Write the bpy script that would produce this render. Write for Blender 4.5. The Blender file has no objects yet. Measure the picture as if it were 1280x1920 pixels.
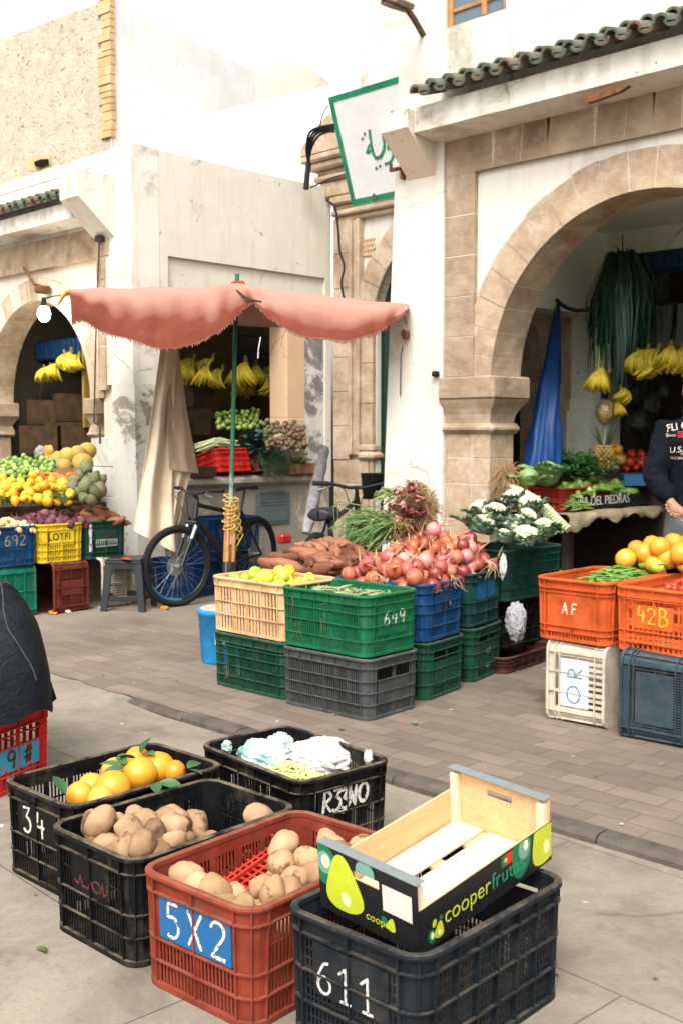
import bpy, bmesh, math, random
from mathutils import Vector, Matrix, Euler, noise
random.seed(11)
SC = bpy.context.scene
COL = SC.collection
PI = math.pi
R_ = math.radians
# ---------------------------------------------------------------- camera, sky, sun, exposure
CAM_H, YAW, PITCH, FPX = 1.42, R_(44.6), R_(-4.0), 2068.0
cam_d = bpy.data.cameras.new('camera'); cam = bpy.data.objects.new('camera', cam_d); COL.objects.link(cam)
cam.location = (0, 0, CAM_H); cam.rotation_euler = (PI/2 + PITCH, 0, YAW)
cam_d.sensor_fit = 'VERTICAL'; cam_d.sensor_height = 36.0; cam_d.lens = 36.0*FPX/1920.0
cam_d.clip_start = 0.05; cam_d.clip_end = 500
cam_d.dof.use_dof = True; cam_d.dof.focus_distance = 3.4; cam_d.dof.aperture_fstop = 7.0
SC.camera = cam
W = bpy.data.worlds.new("World"); SC.world = W; W.use_nodes = True
wn = W.node_tree.nodes; wl = W.node_tree.links
sky = wn.new('ShaderNodeTexSky'); sky.sky_type = 'NISHITA'; sky.sun_disc = False
SUN_EL, SUN_AZ = R_(52), R_(-30)          # azimuth: direction the light comes from, measured from +Y clockwise
sky.sun_elevation = SUN_EL; sky.sun_rotation = SUN_AZ + PI/1.0
sky.air_density = 1.0; sky.dust_density = 6.0; sky.ozone_density = 1.0
hs = wn.new('ShaderNodeHueSaturation'); hs.inputs['Saturation'].default_value = 0.03; hs.inputs['Value'].default_value = 1.3
wl.new(sky.outputs[0], hs.inputs['Color'])
bg = wn['Background']; wl.new(hs.outputs[0], bg.inputs['Color']); bg.inputs['Strength'].default_value = 0.15
sd = bpy.data.lights.new('sun', 'SUN'); so = bpy.data.objects.new('sun', sd); COL.objects.link(so)
sd.energy = 1.0; sd.angle = R_(14); sd.color = (1.0, 0.93, 0.82)
_sa = R_(150)                              # the veiled sun stands behind the camera, a little to its left
_dir = Vector((math.sin(_sa)*math.cos(SUN_EL), math.cos(_sa)*math.cos(SUN_EL), math.sin(SUN_EL)))
so.rotation_euler = _dir.to_track_quat('Z', 'Y').to_euler(); so.location = _dir*40
sky.sun_rotation = _sa
SC.view_settings.view_transform = 'Standard'; SC.view_settings.look = 'None'
SC.view_settings.exposure = 0.80; SC.view_settings.gamma = 1.0; SC.view_settings.use_curve_mapping = False
SC.cycles.max_bounces = 6; SC.cycles.diffuse_bounces = 4; SC.cycles.glossy_bounces = 3
SC.cycles.transmission_bounces = 4; SC.cycles.transparent_max_bounces = 8
SC.cycles.use_denoising = True
# ---------------------------------------------------------------- surveying: where a sight line of the photo meets a plane of the place
_F = Vector((-math.sin(YAW)*math.cos(PITCH), math.cos(YAW)*math.cos(PITCH), math.sin(PITCH)))
_R = Vector((math.cos(YAW), math.sin(YAW), 0)); _U = _R.cross(_F); _C = Vector((0, 0, CAM_H))
def ray(x, y): return _F + _R*((x-640)/FPX) - _U*((y-960)/FPX)
def onZ(x, y, z=0.0): r = ray(x, y); return _C + r*((z-CAM_H)/r.z)
def onY(x, y, Y): r = ray(x, y); return _C + r*(Y/r.y)
def onX(x, y, X): r = ray(x, y); return _C + r*(X/r.x)
def onD(x, y, D): return _C + ray(x, y)*D
def DX(x, y, X): return (x, y, X/ray(x, y).x)
# ---------------------------------------------------------------- materials
MATS = {}
def S(v): return ((v/255.0+0.055)/1.055)**2.4 if v > 10 else v/255.0/12.92
def rgb(r, g, b): return (S(r), S(g), S(b), 1)
class NT:
    def __init__(s, name):
        s.m = bpy.data.materials.new(name); s.m.use_nodes = True; s.t = s.m.node_tree; s.n = s.t.nodes; s.l = s.t.links
        s.b = s.n['Principled BSDF']; s.tc = s.n.new('ShaderNodeTexCoord')
    def node(s, typ, **k):
        n = s.n.new(typ)
        for a, v in k.items():
            if hasattr(n, a) and a not in n.inputs: setattr(n, a, v)
            else: n.inputs[a].default_value = v
        return n
    def coord(s, scale=(1, 1, 1), rot=(0, 0, 0), world=False):
        mp = s.n.new('ShaderNodeMapping'); mp.inputs['Scale'].default_value = scale; mp.inputs['Rotation'].default_value = rot
        if world:
            g = s.n.new('ShaderNodeNewGeometry'); s.l.new(g.outputs['Position'], mp.inputs['Vector'])
        else: s.l.new(s.tc.outputs['Object'], mp.inputs['Vector'])
        return mp.outputs[0]
    def noise(s, scale, detail=4, rough=.6, vec=None, dist=0.0):
        n = s.n.new('ShaderNodeTexNoise'); n.inputs['Scale'].default_value = scale; n.inputs['Detail'].default_value = detail
        n.inputs['Roughness'].default_value = rough; n.inputs['Distortion'].default_value = dist
        s.l.new(vec if vec is not None else s.tc.outputs['Object'], n.inputs['Vector']); return n.outputs['Fac']
    def ramp(s, fac, stops):
        r = s.n.new('ShaderNodeValToRGB'); e = r.color_ramp.elements
        while len(e) < len(stops): e.new(.5)
        for k, (p, c) in enumerate(stops):
            e[k].position = p; e[k].color = c if len(c) == 4 else (*c, 1)
        s.l.new(fac, r.inputs['Fac']); return r.outputs['Color']
    def mask(s, fac, lo, hi): return s.ramp(fac, [(lo, (0, 0, 0, 1)), (hi, (1, 1, 1, 1))])
    def mix(s, fac, a, b, mode='MIX'):
        m = s.n.new('ShaderNodeMixRGB'); m.blend_type = mode
        for i, v in ((0, fac), (1, a), (2, b)):
            if isinstance(v, (int, float)): m.inputs[i].default_value = v
            elif isinstance(v, tuple): m.inputs[i].default_value = v
            else: s.l.new(v, m.inputs[i])
        return m.outputs[0]
    def math(s, op, a, b=0.0, clamp=False):
        m = s.n.new('ShaderNodeMath'); m.operation = op; m.use_clamp = clamp
        for i, v in ((0, a), (1, b)):
            if isinstance(v, (int, float)): m.inputs[i].default_value = v
            else: s.l.new(v, m.inputs[i])
        return m.outputs[0]
    def bump(s, h, strength=.3, dist=.01):
        b = s.n.new('ShaderNodeBump'); b.inputs['Strength'].default_value = strength; b.inputs['Distance'].default_value = dist
        s.l.new(h, b.inputs['Height']); s.l.new(b.outputs[0], s.b.inputs['Normal'])
    def done(s, col, rough=.7, spec=.3, metal=0.0, sub=0.0):
        if isinstance(col, tuple): s.b.inputs['Base Color'].default_value = col
        else: s.l.new(col, s.b.inputs['Base Color'])
        if isinstance(rough, (int, float)): s.b.inputs['Roughness'].default_value = rough
        else: s.l.new(rough, s.b.inputs['Roughness'])
        s.b.inputs['Specular IOR Level'].default_value = spec; s.b.inputs['Metallic'].default_value = metal
        if sub: s.b.inputs['Subsurface Weight'].default_value = sub; s.b.inputs['Subsurface Radius'].default_value = (.01, .006, .003)
        return s.m
def mul(c, k): return (c[0]*k, c[1]*k, c[2]*k, 1)
def simple(key, col, rough=.6, spec=.3, metal=0, var=.25, scale=30, bump=.1, bdist=.003):
    """one colour broken up by fine noise"""
    if key in MATS: return MATS[key]
    t = NT(key); n = t.noise(scale, 5)
    c = t.ramp(n, [(.3, mul(col, 1-var)), (.7, mul(col, 1+var*.6))])
    if bump: t.bump(n, bump, bdist)
    MATS[key] = t.done(c, rough, spec, metal); return MATS[key]
def plastic(key, col, dust=.5, dustcol=(.21, .16, .105, 1), rough=.45, worn=None):
    """moulded crate plastic with scuffs; market dust lies on its ledges"""
    if key in MATS: return MATS[key]
    t = NT(key)
    v = t.coord(world=True)
    n1 = t.noise(9, 6, .7, v); n2 = t.noise(70, 4, .7, v)
    c = t.ramp(n1, [(.25, mul(col, .52)), (.75, mul(col, 1.35))])
    sc = t.mask(n2, .6, .78); c = t.mix(t.math('MULTIPLY', sc, .35), c, mul((col[0]*1.3+.03, col[1]*1.3+.027, col[2]*1.3+.025), 1.0))
    g = t.n.new('ShaderNodeNewGeometry'); sx = t.n.new('ShaderNodeSeparateXYZ'); t.l.new(g.outputs['True Normal'], sx.inputs[0])
    up = t.mask(sx.outputs['Z'], .45, .9); n3 = t.mask(t.noise(14, 5, .7, v), .38, .66)
    f = t.math('MULTIPLY', t.math('MULTIPLY', up, n3), dust)
    c = t.mix(f, c, dustcol)
    sm = t.mask(t.noise(5, 6, .75, v), .52, .8); c = t.mix(t.math('MULTIPLY', sm, dust*.6), c, mul(dustcol, .75))
    sk = t.mask(t.noise(1.0, 4, .6, t.coord((26, 26, 5), world=True)), .60, .74); c = t.mix(t.math('MULTIPLY', sk, .22), c, mul(dustcol, .8))
    t.bump(n2, .06, .002)
    MATS[key] = t.done(c, t.ramp(n1, [(.3, (rough-.1,)*3), (.7, (rough+.2,)*3)]), .15); return MATS[key]
def fruit(key, cols, rough=.45, scale=12, bump=.05, bscale=80, spec=.4, sub=.0, stretch=(1, 1, 1), spots=None, rnd=.35):
    """skin with blotches; each piece a little different through its own random number"""
    if key in MATS: return MATS[key]
    t = NT(key); oi = t.n.new('ShaderNodeObjectInfo')
    vec = t.n.new('ShaderNodeVectorMath'); vec.operation = 'ADD'
    cv = t.n.new('ShaderNodeCombineXYZ'); t.l.new(t.math('MULTIPLY', oi.outputs['Random'], 37.0), cv.inputs[0]); t.l.new(t.math('MULTIPLY', oi.outputs['Random'], 91.0), cv.inputs[1])
    t.l.new(t.coord(stretch), vec.inputs[0]); t.l.new(cv.outputs[0], vec.inputs[1]); v = vec.outputs[0]
    n = t.noise(scale, 4, .6, v)
    k = t.math('ADD', t.math('MULTIPLY', n, 1-rnd), t.math('MULTIPLY', oi.outputs['Random'], rnd))
    st = [(.25+.5*i/(max(1, len(cols)-1)), c) for i, c in enumerate(cols)]
    c = t.ramp(k, st)
    if spots:
        m = t.mask(t.noise(spots[1], 3, .6, v), spots[2], spots[2]+.08); c = t.mix(m, c, spots[0])
    if bump: t.bump(t.noise(bscale, 3, .6, v), bump, .004)
    MATS[key] = t.done(c, rough, spec, 0, sub); return MATS[key]
# ---------------------------------------------------------------- mesh builder
class MB:
    def __init__(s): s.v = []; s.f = []; s.sm = []
    def add(s, vs, fs, smooth=False):
        o = len(s.v); s.v += [Vector(p) for p in vs]; s.f += [tuple(i+o for i in q) for q in fs]; s.sm += [smooth]*len(fs); return s
    def box(s, x0, x1, y0, y1, z0, z1, M=None):
        vs = [Vector(p) for p in ((x0, y0, z0), (x1, y0, z0), (x1, y1, z0), (x0, y1, z0), (x0, y0, z1), (x1, y0, z1), (x1, y1, z1), (x0, y1, z1))]
        if M: vs = [M @ p for p in vs]
        return s.add(vs, [(0, 3, 2, 1), (4, 5, 6, 7), (0, 1, 5, 4), (1, 2, 6, 5), (2, 3, 7, 6), (3, 0, 4, 7)])
    def cbox(s, x0, x1, y0, y1, z0, z1, c=.01, M=None):
        """box with chamfered edges"""
        c = min(c, (x1-x0)*.45, (y1-y0)*.45, (z1-z0)*.45)
        bm = bmesh.new(); bmesh.ops.create_cube(bm, size=1)
        for w in bm.verts: w.co = Vector(((x0+x1)/2+w.co.x*(x1-x0), (y0+y1)/2+w.co.y*(y1-y0), (z0+z1)/2+w.co.z*(z1-z0)))
        bmesh.ops.bevel(bm, geom=bm.edges[:], offset=c, segments=1, affect='EDGES', profile=.5)
        return s.bm(bm, M)
    def bm(s, bm, M=None, smooth=False):
        bm.verts.index_update()
        vs = [(M @ w.co) if M else w.co.copy() for w in bm.verts]; fs = [tuple(w.index for w in f.verts) for f in bm.faces]
        bm.free(); return s.add(vs, fs, smooth)
    def tube(s, pts, r, n=8, cap=True, smooth=True, flat=1.0):
        pts = [Vector(p) for p in pts]; k = len(pts); rs = r if isinstance(r, (list, tuple)) else [r]*k
        vs = []; prev = None
        for i, p in enumerate(pts):
            t = (pts[min(i+1, k-1)]-pts[max(i-1, 0)])
            t = t.normalized() if t.length > 1e-9 else Vector((0, 0, 1))
            if prev is None: a = t.orthogonal().normalized()
            else:
                a = prev-t*prev.dot(t); a = a.normalized() if a.length > 1e-6 else t.orthogonal().normalized()
            prev = a; b = t.cross(a)
            for j in range(n):
                q = 2*PI*j/n; vs.append(p+a*(rs[i]*math.cos(q))+b*(rs[i]*math.sin(q)*flat))
        fs = [(i*n+j, i*n+(j+1) % n, (i+1)*n+(j+1) % n, (i+1)*n+j) for i in range(k-1) for j in range(n)]
        s.add(vs, fs, smooth)
        if cap: s.add(vs[:n], [tuple(range(n-1, -1, -1))]); s.add(vs[-n:], [tuple(range(n))])
        return s
    def lathe(s, prof, n=16, M=None, smooth=True, cap=False):
        vs = []; k = len(prof)
        for (r, z) in prof:
            for j in range(n): vs.append(Vector((r*math.cos(2*PI*j/n), r*math.sin(2*PI*j/n), z)))
        if M: vs = [M @ p for p in vs]
        fs = [(i*n+j, i*n+(j+1) % n, (i+1)*n+(j+1) % n, (i+1)*n+j) for i in range(k-1) for j in range(n)]
        if cap: fs += [tuple(range(n-1, -1, -1)), tuple((k-1)*n+j for j in range(n))]
        return s.add(vs, fs, smooth)
    def grid(s, fn, nu, nv, smooth=True, thick=0.0):
        P = [[Vector(fn(i/nu, j/nv)) for j in range(nv+1)] for i in range(nu+1)]
        vs = [p for r in P for p in r]; k = nv+1
        fs = [(i*k+j, (i+1)*k+j, (i+1)*k+j+1, i*k+j+1) for i in range(nu) for j in range(nv)]
        if not thick: return s.add(vs, fs, smooth)
        N = [Vector() for _ in vs]
        for f in fs:
            nn = (vs[f[1]]-vs[f[0]]).cross(vs[f[3]]-vs[f[0]])
            for i in f: N[i] += nn
        w = [p-(q.normalized()*thick if q.length else Vector()) for p, q in zip(vs, N)]
        s.add(vs, fs, smooth); s.add(w, [f[::-1] for f in fs], smooth)
        ed = [i*k for i in range(nu+1)]+[nu*k+j for j in range(1, k)]+[i*k+nv for i in range(nu-1, -1, -1)]+[j for j in range(nv-1, 0, -1)]
        m = len(ed); s.add([vs[i] for i in ed]+[w[i] for i in ed], [((i+1) % m, i, m+i, m+(i+1) % m) for i in range(m)], False)
        return s
    def prism(s, poly, fn0, fn1):
        """closed outline (list of 2-tuples) between two placements"""
        a = [Vector(fn0(*p)) for p in poly]; b = [Vector(fn1(*p)) for p in poly]; n = len(poly)
        return s.add(a+b, [tuple(range(n))]+[tuple(range(2*n-1, n-1, -1))]+[((i+1) % n, i, n+i, n+(i+1) % n) for i in range(n)])
    def sphere(s, c, r, n=2, sc=(1, 1, 1), M=None):
        bm = bmesh.new(); bmesh.ops.create_icosphere(bm, subdivisions=n, radius=r)
        for w in bm.verts: w.co = Vector((w.co.x*sc[0], w.co.y*sc[1], w.co.z*sc[2]))+Vector(c)
        return s.bm(bm, M, True)
    def mesh(s, name, m, off=None):
        me = bpy.data.meshes.new(name)
        vs = s.v if off is None else [p-off for p in s.v]
        me.from_pydata([tuple(p) for p in vs], [], s.f); me.polygons.foreach_set('use_smooth', s.sm); me.update()
        me.materials.append(m); return me
def wloc(o):
    p = Vector()
    while o is not None: p = p+o.location; o = o.parent
    return p
def thing(name, label, cat, loc=(0, 0, 0), rz=0.0, group=None, kind=None):
    o = bpy.data.objects.new(name, None); COL.objects.link(o); o.location = loc; o.rotation_euler = (0, 0, rz); o.empty_display_size = .1
    return tag(o, label, cat, group, kind)
def tag(o, label=None, cat=None, group=None, kind=None):
    for k, v in (('label', label), ('category', cat), ('group', group), ('kind', kind)):
        if v: o[k] = v
    return o
def part(name, mb, m, parent, local=False, label=None):
    """a child mesh; points given in the place's own coordinates unless local"""
    if not mb.v: return None
    off = None if local else wloc(parent)
    o = bpy.data.objects.new(name, mb.mesh(name, m, off)); COL.objects.link(o); o.parent = parent
    if label: o['label'] = label
    return o
def single(name, mb, m, label, cat, group=None, kind=None, loc=None):
    """a thing that is one mesh; its origin goes to the middle of its base"""
    if loc is None:
        xs = [p.x for p in mb.v]; ys = [p.y for p in mb.v]; zs = [p.z for p in mb.v]
        loc = Vector(((min(xs)+max(xs))/2, (min(ys)+max(ys))/2, min(zs)))
    o = bpy.data.objects.new(name, mb.mesh(name, m, Vector(loc))); COL.objects.link(o); o.location = loc
    return tag(o, label, cat, group, kind)
def copy_of(src, loc, rot=(0, 0, 0), sc=1.0, label=None, group=None):
    c = src.copy(); COL.objects.link(c); c.location = loc; c.rotation_euler = rot; c.scale = (sc, sc, sc) if isinstance(sc, (int, float)) else sc
    if label: c['label'] = label
    if group: c['group'] = group
    for ch in src.children:
        d = ch.copy(); COL.objects.link(d); d.parent = c
        for g in ch.children:
            e = g.copy(); COL.objects.link(e); e.parent = d
    return c
def text_mb(txt, size, M, depth=.002, shear=0.0, bold=0.0):
    cu = bpy.data.curves.new('lettering', 'FONT'); cu.body = txt; cu.size = size; cu.extrude = depth; cu.align_x = 'LEFT'; cu.shear = shear; cu.offset = bold; cu.space_character = 1.06 if txt == 'LOTFI' else 1.0
    ob = bpy.data.objects.new('lettering', cu); COL.objects.link(ob)
    dg = bpy.context.evaluated_depsgraph_get(); me = bpy.data.meshes.new_from_object(ob.evaluated_get(dg))
    mb = MB().add([M @ v.co for v in me.vertices], [tuple(p.vertices) for p in me.polygons])
    bpy.data.objects.remove(ob); bpy.data.curves.remove(cu); bpy.data.meshes.remove(me); return mb
# ---------------------------------------------------------------- plaster, stone, paving
def plaster(key, base, under, lo=.62, hi=.66, streak=.25, streakcol=(.42, .36, .27, 1), scale=1.3, bump=.25, warm=0.0, stretch=1.0):
    """limewash with peeled patches, rain streaks and hairline cracks"""
    if key in MATS: return MATS[key]
    t = NT(key); v = t.coord(world=True); vs = t.coord((6, 6, .55), world=True)
    n0 = t.noise(2.2, 6, .65, v); n1 = t.noise(scale, 9, .72, v, .6); nst = t.noise(1.6, 5, .6, vs); nf = t.noise(60, 4, .7, v)
    c = t.ramp(n0, [(.3, mul(base, .86)), (.7, base)])
    c = t.mix(t.math('MULTIPLY', t.mask(nst, .5, .78), streak), c, streakcol)
    pm = t.mask(n1, lo, hi)
    uc = t.ramp(t.noise(9, 5, .7, v), [(.3, mul(under, .7)), (.7, mul(under, 1.2))])
    c = t.mix(pm, c, uc)
    vo = t.n.new('ShaderNodeTexVoronoi'); vo.feature = 'DISTANCE_TO_EDGE'; vo.inputs['Scale'].default_value = .75
    dv = t.n.new('ShaderNodeMixRGB'); dv.inputs[0].default_value = .22; t.l.new(v, dv.inputs[1])
    nz = t.n.new('ShaderNodeTexNoise'); nz.inputs['Scale'].default_value = 3; nz.inputs['Detail'].default_value = 5; t.l.new(v, nz.inputs['Vector']); t.l.new(nz.outputs['Color'], dv.inputs[2]); t.l.new(dv.outputs[0], vo.inputs['Vector'])
    ck = t.ramp(vo.outputs['Distance'], [(.0, (1, 1, 1, 1)), (.006, (0, 0, 0, 1))]); ckm = t.math('MULTIPLY', ck, t.mask(t.noise(1.1, 2, .5, v), .55, .62))
    c = t.mix(t.math('MULTIPLY', ckm, .7), c, (.16, .12, .09, 1))
    sp = t.mask(t.noise(22, 2, .5, v), .735, .76); c = t.mix(t.math('MULTIPLY', sp, .75), c, (.2, .15, .11, 1))
    h = t.math('ADD', t.math('MULTIPLY', nf, .25), t.math('MULTIPLY', pm, -1.2)); h = t.math('ADD', h, t.math('MULTIPLY', n0, .8))
    t.bump(h, bump, .012)
    MATS[key] = t.done(c, .88, .15); return MATS[key]
def stone(key, cols, white=.3, scale=7):
    """sandstone blocks with a few smears of old limewash"""
    if key in MATS: return MATS[key]
    t = NT(key); v = t.coord(world=True)
    n = t.noise(scale, 8, .7, v); nb = t.noise(3.1, 2, .5, v); nf = t.noise(120, 3, .7, v)
    c = t.ramp(t.math('ADD', t.math('MULTIPLY', n, .55), t.math('MULTIPLY', nb, .45)), [(.32, cols[0]), (.5, cols[1]), (.68, cols[2])])
    c = t.mix(t.math('MULTIPLY', t.mask(nf, .56, .78), .45), c, mul(cols[0], .45))
    c = t.mix(t.math('MULTIPLY', t.mask(t.noise(1.3, 8, .72, v, .7), .52, .7), .45), c, mul(cols[0], .75))
    if white: c = t.mix(t.math('MULTIPLY', t.mask(t.noise(4.2, 9, .75, v), .53, .72), white), c, (.72, .65, .55, 1))
    t.bump(t.math('ADD', t.math('MULTIPLY', n, 1.3), t.math('MULTIPLY', nf, .5)), .7, .014)
    MATS[key] = t.done(c, .9, .12); return MATS[key]
M_white = plaster('white_plaster', (.70, .655, .575, 1), (.44, .39, .31, 1), .56, .66, .75, (.42, .35, .26, 1))
M_corner = plaster('peeling_corner', (.68, .64, .56, 1), (.33, .28, .22, 1), .535, .575, .5, (.4, .33, .25, 1), 2.1)
M_flank = plaster('fresh_limewash', (.88, .87, .83, 1), (.75, .72, .66, 1), .7, .74, .1)
M_wall2 = plaster('grey_white_plaster', (.66, .615, .525, 1), (.40, .355, .28, 1), .60, .63, .5, (.43, .37, .275, 1), 2.4)
M_front = plaster('cream_plaster', (.72, .62, .50, 1), (.42, .31, .2, 1), .6, .66, .25)
M_base = plaster('bare_plaster', (.30, .27, .22, 1), (.5, .45, .37, 1), .55, .62, .3, (.12, .1, .08, 1), 2.2)
M_buff = plaster('buff_plaster', (.62, .42, .26, 1), (.7, .64, .55, 1), .68, .7, .15, (.4, .3, .2, 1), 2.0)
M_peel = plaster('peeled_plaster', (.62, .6, .55, 1), (.2, .19, .18, 1), .46, .54, .4, (.3, .26, .2, 1), 3.4)
M_sand = stone('sandstone', [(.25, .168, .108, 1), (.43, .315, .21, 1), (.56, .455, .335, 1)], .5)
M_sandd = stone('dark_sandstone', [(.20, .136, .09, 1), (.345, .25, .168, 1), (.48, .375, .27, 1)], .4)
M_joint = simple('lime_mortar', (.60, .51, .40, 1), .9, .1, var=.3, scale=20)
M_rub = None
def rubble():
    t = NT('rough_render'); v = t.coord(world=True)
    n = t.noise(5, 10, .75, v, .4); nf = t.noise(26, 6, .7, v)
    c = t.ramp(n, [(.3, (.42, .34, .24, 1)), (.5, (.55, .475, .36, 1)), (.7, (.63, .56, .45, 1))])
    pit = t.mask(t.noise(9, 6, .75, t.coord((1, 1, 1.8), world=True)), .60, .68); c = t.mix(t.math('MULTIPLY', pit, .4), c, (.30, .22, .13, 1))
    t.bump(t.math('ADD', nf, t.math('MULTIPLY', pit, -1.4)), .8, .04)
    return t.done(c, .95, .1)
M_rub = rubble()
def paving():
    t = NT('worn_pavers'); v = t.coord(world=True)
    b = t.n.new('ShaderNodeTexBrick'); wob = t.n.new('ShaderNodeMixRGB'); wob.inputs[0].default_value = .035; t.l.new(t.coord((1, 1, 1), (0, 0, 0), True), wob.inputs[1]); wz = t.n.new('ShaderNodeTexNoise'); wz.inputs['Scale'].default_value = 2.3; wz.inputs['Detail'].default_value = 4; t.l.new(v, wz.inputs['Vector']); t.l.new(wz.outputs['Color'], wob.inputs[2]); t.l.new(wob.outputs[0], b.inputs['Vector'])
    b.inputs['Scale'].default_value = 1.0; b.inputs['Brick Width'].default_value = .23; b.inputs['Row Height'].default_value = .115
    b.inputs['Mortar Size'].default_value = .005; b.inputs['Mortar Smooth'].default_value = .8; b.offset = .5
    b.inputs['Color1'].default_value = (.155, .122, .096, 1); b.inputs['Color2'].default_value = (.215, .170, .134, 1); b.inputs['Mortar'].default_value = (.115, .092, .074, 1)
    n = t.noise(1.1, 8, .65, v); nf = t.noise(45, 5, .7, v)
    # the pavers wear away into smooth screed towards the west end
    sx = t.n.new('ShaderNodeSeparateXYZ'); t.l.new(v, sx.inputs[0])
    wx = t.math('ADD', sx.outputs['X'], t.math('MULTIPLY', t.noise(.9, 5, .6, v), 2.6))
    worn = t.ramp(t.math('MULTIPLY', t.math('ADD', wx, 6.4), .6, True), [(.2, (1, 1, 1, 1)), (.75, (0, 0, 0, 1))])
    base = t.mix(worn, b.outputs['Color'], (.225, .188, .152, 1))
    c = t.mix(.55, base, t.ramp(n, [(.3, (.5, .48, .46, 1)), (.7, (1.35, 1.3, 1.24, 1))]), 'MULTIPLY')
    c = t.mix(t.math('MULTIPLY', t.mask(nf, .5, .75), .3), c, (.12, .095, .075, 1))
    dk = t.mask(t.noise(3.2, 7, .7, v, 1.0), .62, .72); c = t.mix(t.math('MULTIPLY', dk, .55), c, (.065, .052, .042, 1))
    wt = t.mask(t.noise(.75, 7, .7, v, .8), .5, .62); c = t.mix(t.math('MULTIPLY', wt, .35), c, (.09, .07, .055, 1))
    lt = t.mask(t.noise(17, 2, .5, v), .74, .76); c = t.mix(t.math('MULTIPLY', lt, .5), c, (.6, .55, .48, 1))
    h = t.math('ADD', t.math('MULTIPLY', t.math('MULTIPLY', b.outputs['Fac'], -1.0), t.math('SUBTRACT', 1.0, worn)), t.math('MULTIPLY', nf, .35))
    t.bump(h, .35, .006)
    return t.done(c, .82, .25)
def concrete():
    t = NT('street_concrete'); v = t.coord(world=True)
    b = t.n.new('ShaderNodeTexBrick'); t.l.new(t.coord((1, 1, 1), (0, 0, R_(3)), True), b.inputs['Vector'])
    b.inputs['Scale'].default_value = 1.0; b.inputs['Brick Width'].default_value = 1.15; b.inputs['Row Height'].default_value = .8
    b.inputs['Mortar Size'].default_value = .0035; b.inputs['Mortar Smooth'].default_value = .6; b.offset = .35
    b.inputs['Color1'].default_value = (.225, .198, .160, 1); b.inputs['Color2'].default_value = (.255, .224, .182, 1); b.inputs['Mortar'].default_value = (.1, .085, .07, 1)
    n = t.noise(1.7, 9, .68, v, .4); nf = t.noise(60, 5, .75, v); nm = t.noise(6, 6, .7, v)
    c = t.mix(.8, b.outputs['Color'], t.ramp(n, [(.28, (.46, .44, .41, 1)), (.5, (.98, .95, .91, 1)), (.72, (1.28, 1.24, 1.18, 1))]), 'MULTIPLY')
    st = t.mask(nm, .55, .72); c = t.mix(t.math('MULTIPLY', st, .6), c, (.1, .083, .064, 1))
    c = t.mix(t.math('MULTIPLY', t.mask(nf, .5, .75), .55), c, (.125, .104, .08, 1))
    wt = t.mask(t.noise(1.0, 8, .72, v, 1.2), .52, .66); c = t.mix(t.math('MULTIPLY', wt, .45), c, (.10, .082, .06, 1))
    vo = t.n.new('ShaderNodeTexVoronoi'); vo.feature = 'DISTANCE_TO_EDGE'; vo.inputs['Scale'].default_value = .55
    nz = t.n.new('ShaderNodeTexNoise'); nz.inputs['Scale'].default_value = 2.5; nz.inputs['Detail'].default_value = 6; t.l.new(v, nz.inputs['Vector'])
    dv = t.n.new('ShaderNodeMixRGB'); dv.inputs[0].default_value = .2; t.l.new(v, dv.inputs[1]); t.l.new(nz.outputs['Color'], dv.inputs[2]); t.l.new(dv.outputs[0], vo.inputs['Vector'])
    ck = t.ramp(vo.outputs['Distance'], [(0, (1, 1, 1, 1)), (.007, (0, 0, 0, 1))]); ck = t.math('MULTIPLY', ck, t.mask(t.noise(.8, 2, .5, v), .5, .58))
    c = t.mix(t.math('MULTIPLY', ck, .6), c, (.09, .075, .06, 1))
    lt = t.mask(t.noise(13, 2, .5, v), .75, .77); c = t.mix(t.math('MULTIPLY', lt, .6), c, (.6, .56, .5, 1))
    t.bump(t.math('ADD', t.math('MULTIPLY', nf, .4), t.math('MULTIPLY', b.outputs['Fac'], -.6)), .3, .005)
    return t.done(c, .85, .2)
M_pave, M_conc = paving(), concrete()
M_kerb = simple('kerb_stone', (.10, .083, .066, 1), .85, .2, var=.45, scale=9, bump=.5, bdist=.01)
KY = 3.355
STREET = -.03
def street_z(x): return STREET if x > -4.6 else (STREET+(.026)*min(1, (-4.6-x)/.5))
g = MB()
xs = [-60, -20, -9, -7, -6, -5.4, -5.1, -4.95, -4.8, -4.6, -4, -2, 0, 10, 60]
for a, b_ in zip(xs, xs[1:]):
    g.add([(a, -30, street_z(a)), (b_, -30, street_z(b_)), (b_, KY+.3, street_z(b_)), (a, KY+.3, street_z(a))], [(0, 1, 2, 3)])
o = part('street', g, M_conc, None) if False else single('street', g, M_conc, None, None, kind='structure', loc=(0, 0, 0))
rk = random.Random(4)
g = MB(); edge = []
x = -12.0
while x < 12:
    w = (.02 if x < -4.95 else .004)
    edge.append((x, KY+.06+rk.uniform(-w, w))); x += .12
g.add([(p[0], p[1], 0) for p in edge]+[(p[0], 60, 0) for p in edge], [(i, i+1, len(edge)+i+1, len(edge)+i) for i in range(len(edge)-1)])
single('pavement', g, M_pave, None, None, kind='structure', loc=(0, 0, 0))
g = MB(); x = -4.93                       # kerb: worn stones with rounded noses
while x < 8:
    L = rk.uniform(.42, .62); dz = rk.uniform(-.003, .003); dy = rk.uniform(-.006, .006)
    if x < -4.6: dz -= .008
    n = 6; pr = [(KY-.012+dy, -.06), (KY-.008+dy, -.012), (KY+.004+dy, .000), (KY+.022+dy, .0045), (KY+.085, .0045), (KY+.085, -.06)]
    g.prism(pr, lambda y, z: (x+.004, y, z+dz), lambda y, z: (x+L-.004, y, z+dz)); x += L
single('kerb', g, M_kerb, None, None, kind='structure', loc=(0, 0, 0))
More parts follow.
